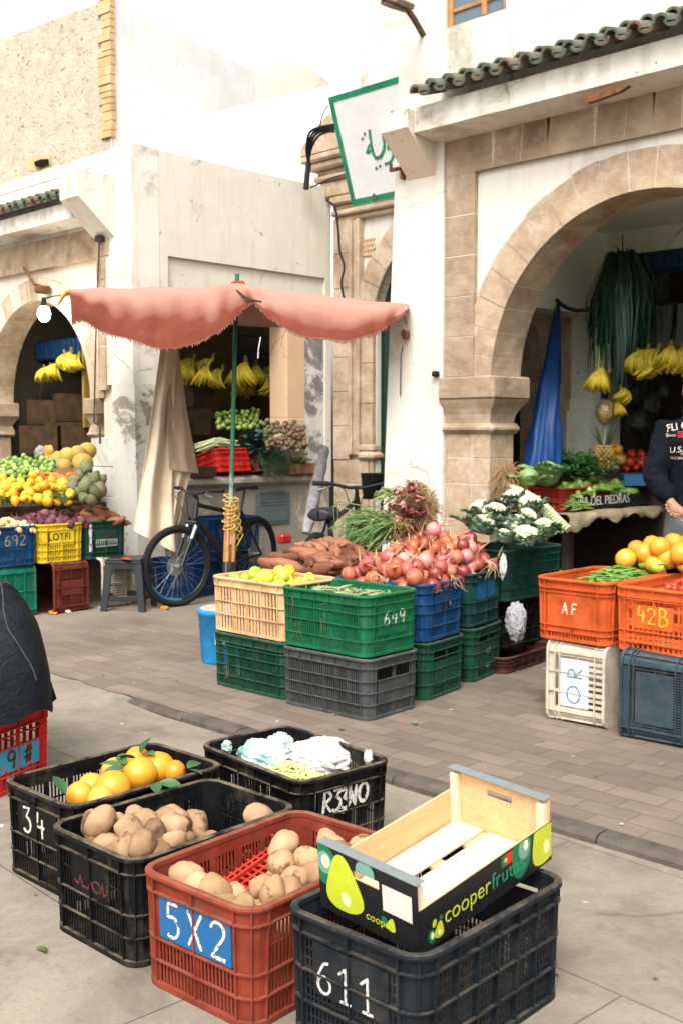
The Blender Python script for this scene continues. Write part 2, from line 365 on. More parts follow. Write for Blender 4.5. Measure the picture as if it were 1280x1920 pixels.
# ---------------------------------------------------------------- building helpers
def arch_wall(mb, x0, x1, z0, z1, y0, y1, cx, cz, R, n=60):
    """wall with one round-headed opening that reaches the ground"""
    xs = [cx-R*math.cos(PI*i/n) for i in range(n+1)]; zs = [cz+R*math.sin(PI*i/n) for i in range(n+1)]
    def quad(y, a, b, flip):
        q = [(a[0], y, a[1]), (b[0], y, a[2] if False else b[1]), (b[0], y, b[2]), (a[0], y, a[2])]
        mb.add(q[::-1] if flip else q, [(0, 1, 2, 3)])
    for y, fl in ((y0, False), (y1, True)):
        quad(y, (x0, z0, z1), (cx-R, z0, z1), fl); quad(y, (cx+R, z0, z1), (x1, z0, z1), fl)
        for i in range(n): quad(y, (xs[i], zs[i], z1), (xs[i+1], zs[i+1], z1), fl)
    pts = [(cx-R, z0)]+list(zip(xs, zs))+[(cx+R, z0)]
    for a, b in zip(pts, pts[1:]): mb.add([(a[0], y0, a[1]), (a[0], y1, a[1]), (b[0], y1, b[1]), (b[0], y0, b[1])], [(0, 1, 2, 3)])
    mb.add([(x0, y0, z1), (x1, y0, z1), (x1, y1, z1), (x0, y1, z1)], [(0, 1, 2, 3)])
    mb.add([(x0, y0, z0), (x0, y0, z1), (x0, y1, z1), (x0, y1, z0)], [(0, 1, 2, 3)]); mb.add([(x1, y0, z0), (x1, y1, z0), (x1, y1, z1), (x1, y0, z1)], [(0, 1, 2, 3)])
    return mb
def voussoirs(mb, cx, cz, r0, r1, y0, y1, n, rnd, a0=0.0, a1=PI, gap=.0035):
    for i in range(n):
        t0 = a0+(a1-a0)*i/n; t1 = a0+(a1-a0)*(i+1)/n; m = 4 if n > 1 else 60; g0 = gap/r0
        dy = rnd.uniform(-.004, .004); dr = rnd.uniform(-.006, .012)
        pr = []
        for k in range(m+1): t = t0+g0+(t1-t0-2*g0)*k/m; pr.append((cx-r0*math.cos(t), cz+r0*math.sin(t)))
        for k in range(m, -1, -1): t = t0+g0+(t1-t0-2*g0)*k/m; pr.append((cx-(r1+dr)*math.cos(t), cz+(r1+dr)*math.sin(t)))
        mb.prism(pr[::-1], lambda a, b: (a, y0+dy, b), lambda a, b: (a, y1, b))
def blocks(mb, x0, x1, y0, y1, z0, z1, rows, cols=1, rnd=random, jog=.0, gap=.006, c=.002):
    zc = [z0+(z1-z0)*i/rows for i in range(rows+1)]
    for i in range(rows):
        sp = [x0]+sorted(x0+(x1-x0)*(k+rnd.uniform(-.2, .2)+(.35 if i % 2 else 0)*jog)/cols for k in range(1, cols))+[x1]
        for a, b in zip(sp, sp[1:]): mb.cbox(a+gap*.5, b-gap*.5, y0+rnd.uniform(-.004, .003), y1, zc[i]+gap*.5, zc[i+1]-gap*.5, c)
def tile_row(mb, x0, x1, yw, zw, ye, ze, pitch, rnd):
    """barrel tiles: cover tiles over channels, sloping from the wall to the eave, two courses"""
    n = int(round((x1-x0)/pitch)); d = Vector((0, ye-yw, ze-zw)); L = d.length; d.normalize(); up = Vector((0, -d.z, d.y)); up = up if up.z > 0 else -up
    for i in range(n):
        cx = x0+pitch*(i+.5)+rnd.uniform(-.008, .008)
        for kind in (0, 1):
            xx = cx+(pitch*.5 if kind else 0); r = pitch*(.33 if not kind else .34)
            for course in (0, 1):
                s0 = L*(.48*course-.05 if course else 0); s1 = L*(.56 if not course else 1.0)+rnd.uniform(-.012, .014)
                lift = (.012 if not course else .0)+(.016 if not kind else .022)
                rr0, rr1 = (r*.86, r*1.04); ti = rnd.uniform(-.04, .04)
                def fn(u, v, k=kind):
                    a = PI*(u*1.0); rr = rr0+(rr1-rr0)*v; s = s0+(s1-s0)*v
                    z = rr*math.sin(a)*(1 if not k else -.8)
                    return Vector((xx-rr*math.cos(a)*(1 if not k else -1)+ti*(v-.5)*.3, yw, zw))+d*s+up*(z+lift+(.02 if course == 0 else 0))
                mb.grid(fn, 8, 2, True, -.016)
rb = random.Random(7)
def green_tile():
    t = NT('glazed_green_tile'); v = t.coord(world=True)
    n = t.noise(7, 5, .7, v); n2 = t.noise(3.5, 3, .5, v)
    c = t.ramp(n2, [(.38, (.19, .115, .075, 1)), (.46, (.11, .105, .07, 1)), (.58, (.09, .115, .08, 1)), (.75, (.15, .165, .115, 1))])
    c = t.mix(t.math('MULTIPLY', t.mask(n, .55, .75), .6), c, (.30, .27, .2, 1))
    t.bump(t.noise(50, 4, .7, v), .3, .006); return t.done(c, .5, .4)
M_tile = green_tile()
M_wood = simple('ochre_wood', (.42, .2, .07, 1), .55, .3, var=.35, scale=16)
M_glass = None
t = NT('dusk_glass'); M_glass = t.done((.10, .15, .19, 1), .12, .5)
M_rust = simple('rusty_iron', (.17, .075, .035, 1), .85, .2, var=.5, scale=40)
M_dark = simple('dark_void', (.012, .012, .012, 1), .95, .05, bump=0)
M_inner = plaster('gallery_plaster', (.86, .90, .77, 1), (.6, .56, .45, 1), .66, .7, .2)
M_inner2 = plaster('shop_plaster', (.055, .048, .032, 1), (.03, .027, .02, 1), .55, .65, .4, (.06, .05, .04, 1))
M_bluep = simple('blue_paint', (.015, .06, .17, 1), .5, .35, var=.4, scale=14)
M_floor = simple('shop_floor', (.12, .1, .08, 1), .9, .1, var=.3)
# ================= right building: arcade with the wide stone arch
B = thing('arcade_building', 'white arcade building with a wide sandstone arch, green roof tiles and an orange wooden window', 'building', (-3.4, 6.05, 0))
CX, CZ, RR = -3.45, 1.78, 1.11
mb = MB(); arch_wall(mb, -4.97, -1.95, -.1, 3.5, 6.09, 6.38, CX, CZ, RR+.2); arch_wall(mb, -1.95, 1.6, -.1, 3.5, 6.091, 6.381, -.18, CZ, RR+.2); part('wall', mb, M_white, B)  # second arch is out of view, opened to let more light into the gallery
mb = MB()   # plain buttress at the corner, leaning outwards at its foot
mb.prism([(-5.56, -.1), (-4.96, -.1), (-4.96, 3.5), (-5.4, 3.5)], lambda a, b: (a, 6.035, b), lambda a, b: (a, 6.6, b))
mb.box(-5.4, -5.385, 6.6, 12, -.1, 3.5); part('buttress', mb, M_white, B)
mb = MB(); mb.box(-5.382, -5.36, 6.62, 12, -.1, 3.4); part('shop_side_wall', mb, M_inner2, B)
mb = MB(); voussoirs(mb, CX, CZ, RR, RR+.245, 6.06, 6.40, 21, rb); part('arch_ring', mb, M_sand, B)
mb = MB(); voussoirs(mb, CX, CZ, RR+.002, RR+.235, 6.0625, 6.398, 1, rb, gap=0); part('arch_mortar', mb, M_joint, B)
mb = MB()
blocks(mb, -4.955, -4.70, 6.05, 6.12, 1.82, 3.2, 5, rnd=rb); blocks(mb, -2.2, -1.95, 6.05, 6.12, 1.82, 3.2, 5, rnd=rb)
x = -4.955
while x < 2.2:
    w = rb.uniform(.17, .23); k = rb.uniform(-.03, .03)
    mb.prism([(x+.003, 3.20), (x+w-.003, 3.20), (x+w-.003+k, 3.5), (x+.003+k, 3.5)], lambda a, b: (a, 6.05+rb.uniform(-.0, .0), b), lambda a, b: (a, 6.12, b)); x += w
part('stone_frame', mb, M_sandd, B)
mb = MB(); mb.box(-4.95, -4.705, 6.0535, 6.118, 1.83, 3.2); mb.box(-4.95, 2.2, 6.0525, 6.116, 3.205, 3.49); part('frame_mortar', mb, M_joint, B)
for sx in (0, 1):
    # pier and impost; the far pair stands past the frame of the photo
    mir = (lambda a: a) if not sx else (lambda a: 2*CX-a)
    def bx(m_, a, b, *r, c=.003):
        a, b = mir(a), mir(b); m_.cbox(min(a, b), max(a, b), *r, c)
    m1 = MB(); zs = [-.05, .28, .56, .83, 1.08, 1.26, 1.43]
    for i in range(6):
        if i % 2: bx(m1, -4.95, -4.72, 6.065, 6.34, zs[i]+.002, zs[i+1]-.002); bx(m1, -4.716, -4.565, 6.062, 6.335, zs[i]+.002, zs[i+1]-.002)
        else: bx(m1, -4.95, -4.565, 6.064, 6.337, zs[i]+.002, zs[i+1]-.002)
    part('pier', m1, M_sand, B)
    m1 = MB(); bx(m1, -4.948, -4.568, 6.0665, 6.332, -.04, 1.42); part('pier_mortar', m1, M_joint, B)
    m1 = MB()
    bx(m1, -4.985, -4.50, 6.01, 6.44, 1.665, 1.82, c=.012)          # block
    lv = [(0.0, 1.50), (.0, 1.52), (.008, 1.56), (.03, 1.60), (.06, 1.64), (.075, 1.664)]
    for (e0, z0), (e1, z1) in zip(lv, lv[1:]):
        a = [(-4.955-e0*.3, 6.06-e0*.6), (-4.565+e0, 6.06-e0*.6), (-4.565+e0, 6.34+e0), (-4.955-e0*.3, 6.34+e0)]
        b = [(-4.955-e1*.3, 6.06-e1*.6), (-4.565+e1, 6.06-e1*.6), (-4.565+e1, 6.34+e1), (-4.955-e1*.3, 6.34+e1)]
        vs = [(mir(p[0]), p[1], z0) for p in a]+[(mir(p[0]), p[1], z1) for p in b]
        fs = [(0, 1, 5, 4), (1, 2, 6, 5), (2, 3, 7, 6), (3, 0, 4, 7)]
        m1.add(vs, [f[::-1] for f in fs] if sx else fs)
    bx(m1, -4.985, -4.525, 6.03, 6.38, 1.425, 1.50, c=.03)          # torus
    part('impost', m1, M_sandd, B)
mb = MB(); mb.prism([(-5.40, 3.5), (2.4, 3.5), (2.4, 4.22), (-5.385, 4.20)], lambda a, b: (a, 6.045, b), lambda a, b: (a, 6.36, b)); part('parapet', mb, M_white, B)
mb = MB(); mb.box(-5.4, 2.4, 6.36, 10, 3.42, 3.5); mb.box(-5.36, 2.4, 6.38, 9.5, 3.05, 3.11); part('roof', mb, M_inner, B)
mb = MB(); mb.prism([(5.80, 3.47), (6.05, 3.44), (6.05, 3.72), (5.80, 3.635)], lambda y, z: (-5.03, y, z), lambda y, z: (2.4, y, z)); part('eave', mb, M_white, B)
mb = MB()   # spall on the soffit edge of the eave, bare dark mortar
pa = [onY(*p, 5.795) for p in ((1080, 187), (1105, 178), (1130, 166), (1178, 160), (1160, 172), (1130, 183), (1100, 193))]
mb.prism([(p.x, p.z) for p in pa][::-1], lambda a, b: (a, 5.794, b), lambda a, b: (a, 5.83, b)); part('spalled_patch', mb, M_rust, B)
mb = MB(); tile_row(mb, -5.0, 2.3, 6.05, 3.775, 5.69, 3.675, .148, rb); part('roof_tiles', mb, M_tile, B)
mb = MB(); mb.prism([(5.80, 3.625), (6.05, 3.68), (6.05, 3.72), (5.81, 3.635)], lambda y, z: (-5.02, y, z), lambda y, z: (2.4, y, z)); part('tile_bed', mb, M_joint, B)
mb = MB(); mb.prism([(5.74, 3.62), (5.74, 3.50), (6.04, 3.22), (6.04, 3.62)], lambda y, z: (-5.28, y, z), lambda y, z: (-5.035, y, z)); part('corbel', mb, M_front, B)
# upper storey set back behind the parapet
YU = 8.3; ux = onY(675, 50, YU).x
wa, wb = onY(833, 58, YU), onY(948, 28, YU)
wz0 = (wa.z+wb.z)/2
mb = MB(); mb.box(ux, wa.x, YU, YU+.3, 4.25, 9); mb.box(wa.x, wb.x, YU, YU+.3, 4.25, wz0); mb.box(wa.x, wb.x, YU, YU+.3, wz0+1.3, 9); mb.box(wb.x, 4, YU, YU+.3, 4.25, 9); mb.box(ux, ux+.3, YU+.3, 12, 4.25, 9)
part('upper_wall', mb, M_white, B)
f = MB(); x0, x1 = wa.x, wb.x; fw = .06
f.cbox(x0, x0+fw, YU+.03, YU+.12, wz0, wz0+1.3); f.cbox(x1-fw, x1, YU+.03, YU+.12, wz0, wz0+1.3); f.cbox(x0+fw, x1-fw, YU+.035, YU+.115, wz0, wz0+fw); f.cbox(x0+fw, x1-fw, YU+.035, YU+.115, wz0+1.3-fw, wz0+1.3)
xm = x0+(x1-x0)*.6; f.cbox(xm-.028, xm+.028, YU+.033, YU+.117, wz0+fw, wz0+1.3-fw)
for zz in (wz0+.2, wz0+.55, wz0+.9): f.cbox(x0+fw, xm-.03, YU+.05, YU+.1, zz-.018, zz+.018, .004); f.cbox(xm+.03, x1-fw, YU+.05, YU+.1, zz-.018, zz+.018, .004)
win = part('window', f, M_wood, B)
g = MB(); g.box(x0+fw, x1-fw, YU+.07, YU+.08, wz0+fw, wz0+1.3-fw); part('pane', g, M_glass, win)
# gallery behind the arch
YG = 8.0
mb = MB()
pA, pB = onY(1050, 600, YG-.14), onY(1110, 600, YG-.14)
zc_, zb_ = 2.38, 1.62
mb.box(-5.1, pA.x-.75, YG, YG+.3, -.1, 3.05)
mb.box(pA.x, 3, YG, YG+.3, 2.86, 3.05); mb.box(pB.x, 3, YG+.002, YG+.29, 2.82, 2.86)
part('gallery_back_wall', mb, M_inner, B)
mb = MB(); mb.cbox(pA.x, pB.x, YG-.14, YG+.28, zb_, 3.05, .01); mb.cbox(pA.x-.02, pB.x+.02, YG-.16, YG+.28, zb_-.0, zb_+.1, .01)
mb.box(pA.x-.06, pB.x+.02, YG-.2, YG+.28, -.1, zb_); part('pilaster', mb, M_inner, B)
mb = MB()   # beam from arch to pilaster with a sloping haunch
mb.box(pA.x-.02, pB.x+.04, 6.40, YG+.1, zc_, 3.05); part('beam', mb, M_inner, B)
ds = MB(); arch_wall(ds, 6.38, 8.02, -.1, 3.05, 0, .2, 6.93, 2.02, .5); ds.v = [Vector((-5.09-p.y, p.x, p.z)) for p in ds.v]; part('side_wall', ds, M_sand, B)
ds = MB(); ds.box(-5.34, -5.3, 6.38, 8, 0, 3); part('doorway_dark_sheet', ds, M_dark, B)  # flat near-black sheet filling the doorway, its darkness put into the colour
fl = MB(); fl.box(-5.3, 2.4, 6.3, 11, -.1, .006); part('floor_slab', fl, M_floor, B)
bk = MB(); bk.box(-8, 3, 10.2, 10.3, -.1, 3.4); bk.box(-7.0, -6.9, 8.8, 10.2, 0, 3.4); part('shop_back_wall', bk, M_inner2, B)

# ================= left building on the near side of the shrine
L = thing('corner_shop', 'low white plastered shop building on the left with a recessed side window full of bananas', 'building', (-9.8, 6.05, 0))
LX, CLX, RL = -8.70, -10.50, 1.04
LB = 8.66
mb = MB(); arch_wall(mb, -16, -9.06, -.1, 3.3, 6.088, 6.36, CLX, CZ, RL+.2); part('wall', mb, M_front, L)
mb = MB()   # corner pier, plain white, its foot a little wider
mb.prism([(-9.30, 1.9), (LX, 1.9), (LX, 4.0), (-9.30, 4.0)], lambda a, b: (a, 6.045, b), lambda a, b: (a, 6.36, b))
part('corner_pier', mb, M_white, L); mb = MB()
mb.prism([(-9.06, -.1), (LX+.05, -.1), (LX+.012, 1.9), (-9.06, 1.9)], lambda a, b: (a, 6.047, b), lambda a, b: (a, 6.36, b))
part('corner_pier', mb, M_corner, L)
mb = MB(); voussoirs(mb, CLX, CZ, RL, RL+.23, 6.06, 6.38, 19, rb); part('arch_ring', mb, M_sand, L)
mb = MB(); voussoirs(mb, CLX, CZ, RL+.002, RL+.22, 6.0625, 6.378, 1, rb, gap=0); part('arch_mortar', mb, M_joint, L)
for sg, xa in ((1, -9.46), (-1, -11.54)):
    m1 = MB(); a, b = sorted((xa, xa+sg*.40))
    for i in range(5): m1.cbox(a, b, 6.062+.003*(i % 2), 6.34, -.05+.29*i, -.05+.29*(i+1)-.004, .006)
    part('pier', m1, M_white if sg > 0 else M_sand, L)
    m1 = MB(); a, b = sorted((xa-sg*.06, xa+sg*.16)); m1.cbox(a, b, 6.01, 6.42, 1.62, 1.78, .01)
    lv = [(.02, 1.45), (.0, 1.52), (.03, 1.58), (.06, 1.62)]
    for (e0, z0), (e1, z1) in zip(lv, lv[1:]):
        q = lambda e: [(a+.06-e, 6.06-e*.6), (b-.06+e, 6.06-e*.6), (b-.06+e, 6.36+e), (a+.06-e, 6.36+e)]
        vs = [(p[0], p[1], z0) for p in q(e0)]+[(p[0], p[1], z1) for p in q(e1)]; m1.add(vs, [(0, 1, 5, 4), (1, 2, 6, 5), (2, 3, 7, 6), (3, 0, 4, 7)])
    m1.cbox(a+.02, b-.02, 6.03, 6.38, 1.40, 1.45, .02); part('impost', m1, M_sandd, L)
mb = MB(); blocks(mb, -9.27, -9.13, 6.03, 6.05, 1.85, 3.12, 6, rnd=rb); x = -15
while x < -9.1:
    w = rb.uniform(.17, .23); mb.prism([(x+.003, 3.13), (min(x+w, -9.07)-.003, 3.13), (min(x+w, -9.07)-.003, 3.42), (x+.003, 3.42)], lambda a, b: (a, 6.035, b), lambda a, b: (a, 6.1, b)); x += w
part('stone_frame', mb, M_sand, L)
mb = MB(); mb.box(-9.265, -9.135, 6.0335, 6.07, 1.86, 3.12); mb.box(-15, -9.075, 6.0375, 6.09, 3.135, 3.41); part('frame_mortar', mb, M_joint, L)
mb = MB(); mb.prism([(-16, 3.3), (-9.30, 3.3), (-9.30, 4.0), (-16, 4.0)], lambda a, b: (a, 6.05, b), lambda a, b: (a, 6.36, b))
mb.prism([(-16, 4.0), (LX, 4.0), (LX, 4.115), (-16, 4.10)], lambda a, b: (a, 6.045, b), lambda a, b: (a, 6.36, b)); part('parapet', mb, M_white, L)
mb = MB(); mb.prism([(5.78, 3.48), (6.05, 3.46), (6.05, 3.72), (5.78, 3.63)], lambda y, z: (-16, y, z), lambda y, z: (-9.30, y, z)); part('eave', mb, M_white, L)
mb = MB(); tile_row(mb, -14.2, -9.36, 6.05, 3.775, 5.69, 3.675, .148, rb); part('roof_tiles', mb, M_tile, L)
mb = MB(); mb.prism([(5.78, 3.625), (6.05, 3.68), (6.05, 3.72), (5.79, 3.635)], lambda y, z: (-14.5, y, z), lambda y, z: (-9.33, y, z)); part('tile_bed', mb, M_joint, L)
mb = MB(); mb.prism([(5.66, 3.86), (5.66, 3.62), (6.04, 3.30), (6.04, 3.86)], lambda y, z: (-9.30, y, z), lambda y, z: (-8.98, y, z)); part('corbel', mb, M_white, L)
# side wall towards the alley, with a sunk panel and the shop window
oy0, oy1, oz0, oz1 = 6.50, 8.02, 1.02, 2.72
mb = MB()
def xw(y0, y1, z0, z1, x1, th=.3): mb.box(x1-th, x1, y0, y1, z0, z1)
xw(6.365, LB, 3.13, 4.105, LX); xw(6.365, oy0-.04, 1.95, 3.13, LX); xw(8.57, LB, 0.9, 3.13, LX)
part('side_wall', mb, M_wall2, L)
mb = MB(); xw(oy0-.04, 8.57, oz1, 3.13, LX-.035); part('sunk_panel', mb, M_wall2, L)
mb = MB(); xw(6.365, oy0-.04, -.1, 1.95, LX); part('peeling_strip', mb, M_peel, L)
mb = MB()
for (z0, z1, dx) in ((1.38, 1.6, .004), (1.6, oz1, 0)): mb.cbox(LX-.3, LX-.02+dx, oy1, oy1+.26, z0, z1, .006)
part('buff_jamb', mb, M_buff, L)
mb = MB(); mb.cbox(LX-.3, LX-.024, oy1+.26, 8.57, .9, oz1, .008); part('grey_jamb', mb, M_peel, L)
mb = MB(); mb.box(LX-.3, LX-.03, oy0-.04, oy1, -.1, oz0-.12); mb.box(LX-.3, LX-.03, oy1, LB, -.1, .9)
mb.cbox(LX-.35, LX+.03, oy0-.03, oy1+.52, oz0-.12, oz0-.02, .03); mb.cbox(LX-.3, LX-.028, oy1, oy1+.56, .90, 1.38, .02)
part('sill_wall', mb, M_base, L)
q0, q1 = onX(478, 925, LX-.03), onX(542, 983, LX-.03)
mb = MB(); y0, y1, z0, z1 = q0.y, q1.y, q1.z+.02, q0.z
mb.cbox(LX-.03, LX-.012, y0, y1, z0, z1, .004); mb.box(LX-.012, LX-.006, y0+.03, y1-.03, z0+.03, z1-.03)
for k in range(5): mb.box(LX-.006, LX-.001, y0+.06, y1-.08, z0+.2+.035*k, z0+.215+.035*k)
part('meter_door', mb, simple('grey_blue_paint', (.10, .135, .14, 1), .55, .3), L)
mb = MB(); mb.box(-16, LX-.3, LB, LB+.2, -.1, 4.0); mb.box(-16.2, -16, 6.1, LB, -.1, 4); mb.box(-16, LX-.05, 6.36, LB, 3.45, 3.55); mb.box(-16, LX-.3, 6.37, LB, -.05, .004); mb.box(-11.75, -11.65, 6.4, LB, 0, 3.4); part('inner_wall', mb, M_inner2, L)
mb = MB(); mb.cbox(-10.0, -9.94, 6.7, 6.8, 0, 2.5); mb.cbox(-11.6, -9.4, 6.72, 6.78, 2.28, 2.50, .01)
for k in range(24): mb.box(-11.6+.09*k, -11.56+.09*k, 6.70, 6.72, 2.3, 2.48)
part('shutter_frame', mb, M_bluep, L)
mb = MB(); mb.box(LX-1.6, LX-1.56, 6.5, 8.6, 1.5, 2.9); part('yellow_wall_panel', mb, simple('yellow_wall', (.20, .14, .035, 1), .9, .1, var=.5, scale=3), L)
# ================= shrine between the two buildings
Z = thing('shrine', 'sandstone shrine front at the back of the alley with an arched dark green door', 'building', (-7.5, 8.66, 0))
ZY = 8.66
mb = MB(); arch_wall(mb, -8.64, -5.45, -.1, 3.85, ZY+.04, ZY+.3, -7.10, 2.58, .95); part('wall', mb, M_white, Z)
mb = MB(); blocks(mb, -8.64, -8.12, ZY-.02, ZY+.06, -.1, 1.15, 5, 2, rb, .5); blocks(mb, -8.64, -8.40, ZY-.03, ZY+.06, 1.15, 3.75, 7, 1, rb); mb.cbox(-8.40, -8.35, ZY-.05, ZY+.06, 1.2, 3.72); mb.cbox(-8.345, -8.29, ZY-.03, ZY+.06, 1.2, 3.72); mb.cbox(-8.285, -8.24, ZY-.05, ZY+.06, 1.2, 3.72)
blocks(mb, -8.235, -8.06, ZY-.015, ZY+.06, 1.32, 2.62, 3, 1, rb)
mb.cbox(-8.26, -8.02, ZY-.06, ZY+.2, 1.15, 1.24, .03); mb.cbox(-8.26, -8.04, ZY-.04, ZY+.2, 1.24, 1.32, .02)
blocks(mb, -8.115, -8.06, ZY-.01, ZY+.2, -.1, 1.15, 5, 1, rb)
part('pilaster', mb, M_sand, Z)
mb = MB(); voussoirs(mb, -7.10, 2.58, .95, 1.22, ZY-.02, ZY+.3, 15, rb); part('arch_ring', mb, M_sand, Z)
mb = MB(); mb.box(-8.2, -6.0, ZY+.12, ZY+.16, 0, 3.6)
for k in range(9): mb.box(-8.05+.22*k, -8.03+.22*k, ZY+.10, ZY+.12, 0, 3.5)
part('door', mb, simple('dark_green_paint', (.012, .03, .022, 1), .5, .35), Z)
mb = MB()
for (e, z0, z1) in ((.02, 3.72, 3.78), (.07, 3.78, 3.84), (.04, 3.84, 3.90), (.10, 3.9, 3.98)): mb.cbox(-8.64, -5.5, ZY-e, ZY+.28, z0, z1, .015)
part('cornice', mb, M_sand, Z)
q = onY(580, 318, ZY-.1); cx0 = q.x
mb = MB()
for (e, z0, z1) in ((-.02, 3.98, 4.16), (.03, 4.16, 4.22), (.0, 4.22, 4.28), (.08, 4.28, 4.36), (.13, 4.36, 4.44)): mb.cbox(cx0+.13-e, -8.0+e, ZY-.12-e, ZY+.3, z0, z1, .02)
hz = [(cx0, 4.44), (cx0+.02, 4.52), (cx0+.2, 4.66), (cx0+.42, 4.80), (-8.1, 4.86), (-7.87, 4.6), (-7.87, 4.44)]
mb.prism(hz[::-1], lambda a, b: (a, ZY-.25, b), lambda a, b: (a, ZY+.3, b)); part('capital', mb, M_sand, Z)
gy = ZY+.035; g0, g1 = onY(682, 450, gy), onY(702, 476, gy)
mb = MB(); w = (g1.x-g0.x); hh = g0.z-g1.z
for k in range(4): mb.box(g0.x, g1.x, gy-.012, gy+.01, g1.z+hh*k/3-.008, g1.z+hh*k/3+.008)
for r_ in range(3):
    for k in range(4): xx = g0.x+w*(k+.5*(r_ % 2))/3.5; mb.box(xx-.008, xx+.008, gy-.014, gy+.01, g1.z+hh*r_/3, g1.z+hh*(r_+1)/3)
part('air_grille', mb, M_buff, Z)
# ================= old rubble house behind, its corner of bare brick
T = thing('rubble_house', 'tall old house with rough beige rubble wall, bare brick corner and whitewashed flank', 'building', onD(207, 815, 16).xy.to_3d())
def face2(mb, p, q, z0, z1, d): 
    p, q = Vector((p.x, p.y, 0)), Vector((q.x, q.y, 0)); n = Vector(((q-p).y, -(q-p).x, 0)).normalized()*d; n = n if n.dot(-p) > 0 else -n
    vs = [p+Vector((0, 0, z0)), q+Vector((0, 0, z0)), q+Vector((0, 0, z1)), p+Vector((0, 0, z1))]; vs += [v-n for v in vs]
    mb.add(vs, [(0, 1, 2, 3), (7, 6, 5, 4), (4, 5, 1, 0), (3, 2, 6, 7), (1, 5, 6, 2), (4, 0, 3, 7)])
c0 = onD(207, 0, 16); TZ = c0.z+.02; c1 = onD(0, 82, 17.7); c2 = onD(480, 140, 19.3)
lf = (c1-c0); lf.z = 0; rf = (c2-c0); rf.z = 0
mb = MB(); face2(mb, c0+lf*3, c0, 0, TZ, .02); part('rubble_wall', mb, M_rub, T)
mb = MB(); face2(mb, c0+rf.normalized()*.0, c0+rf*1.0, 0, TZ, .02); part('white_flank', mb, M_flank, T)
M_brick = stone('bare_brick', [(.40, .26, .12, 1), (.56, .38, .19, 1), (.66, .48, .27, 1)], .1)
mb = MB(); z = onD(207, 252, 16).z; u = lf.normalized(); nrm = Vector((u.y, -u.x, 0)); nrm = nrm if nrm.dot(-c0) > 0 else -nrm
while z < TZ+.1:
    h_ = rb.uniform(.075, .14); w = rb.choice((.2, .24, .28)); 
    p = Vector((c0.x, c0.y, 0))+nrm*.02-u*.02; a = [p, p+u*w, p+u*w-nrm*.1, p-nrm*.1]; j = rb.uniform(0, .025)
    mb.add([v+nrm*j+Vector((0, 0, z)) for v in a]+[v+nrm*j+Vector((0, 0, z+h_-.012)) for v in a], [(3, 2, 1, 0), (4, 5, 6, 7), (0, 1, 5, 4), (1, 2, 6, 5), (2, 3, 7, 6), (3, 0, 4, 7)]); z += h_
part('brick_quoin', mb, M_brick, T)
mb = MB(); hq = [onD(*p, 16.30) for p in ((50, 305), (72, 296), (98, 293), (98, 312), (75, 320), (58, 322))]
nn = nrm*.03
ring = hq; mb.add([p+nn*1.2 for p in ring]+[p+nn*.2 for p in ring], [tuple(range(6)), tuple(range(11, 5, -1))]+[((i+1) % 6, i, 6+i, 6+(i+1) % 6) for i in range(6)])
part('brick_patch', mb, M_brick, T)
mb = MB(); hq = [onD(*p, 16.24) for p in ((66, 304), (78, 299), (92, 298), (92, 309), (76, 314), (68, 312))]
mb.add([p+nn*.6 for p in hq]+[p for p in hq], [tuple(range(6)), tuple(range(11, 5, -1))]+[((i+1) % 6, i, 6+i, 6+(i+1) % 6) for i in range(6)]); part('wall_hole', mb, M_dark, T)
mb = MB(); a, b, c, d = c0, c0+rf, c0+rf+lf*3, c0+lf*3; mb.add([Vector((p.x, p.y, TZ-.05)) for p in (a, b, c, d)], [(0, 1, 2, 3)]); part('roof', mb, M_rub, T)
# ================= white house and dome further back
H = thing('white_house', 'plain whitewashed house rising behind the low shop roof', 'building', onD(300, 815, 21).xy.to_3d())
def wall_px(mb, pts, D0, th):
    ps = [onD(x, y, d) for (x, y, d) in pts]; n = (ps[1]-ps[0]).cross(ps[2]-ps[0]).normalized(); n = n if n.dot(_C-ps[0]) > 0 else -n
    k = len(ps); mb.add(ps+[p-n*th for p in ps], [tuple(range(k)), tuple(range(2*k-1, k-1, -1))]+[((i+1) % k, i, k+i, k+(i+1) % k) for i in range(k)])
mb = MB(); wall_px(mb, [(205, 256, 18.8), (205, 560, 18.8), (760, 560, 15.27), (760, 127, 15.27)], 0, .3); part('wall', mb, M_flank, H)
Dm = thing('shrine_dome', 'pale pinkish dome rising behind the white house', 'dome', onD(535, 815, 26).xy.to_3d())
dc = onD(535, 330, 26); mb = MB(); rr = 1.78
mb.lathe([(rr, -2.5), (rr*1.0, 0)]+[(rr*math.cos(PI/2*i/12), 2.55*math.sin(PI/2*i/12)) for i in range(13)], 40, Matrix.Translation(dc)); part('shell', mb, plaster('pink_plaster', (.50, .37, .29, 1), (.5, .4, .3, 1), .7, .74, .1), Dm)
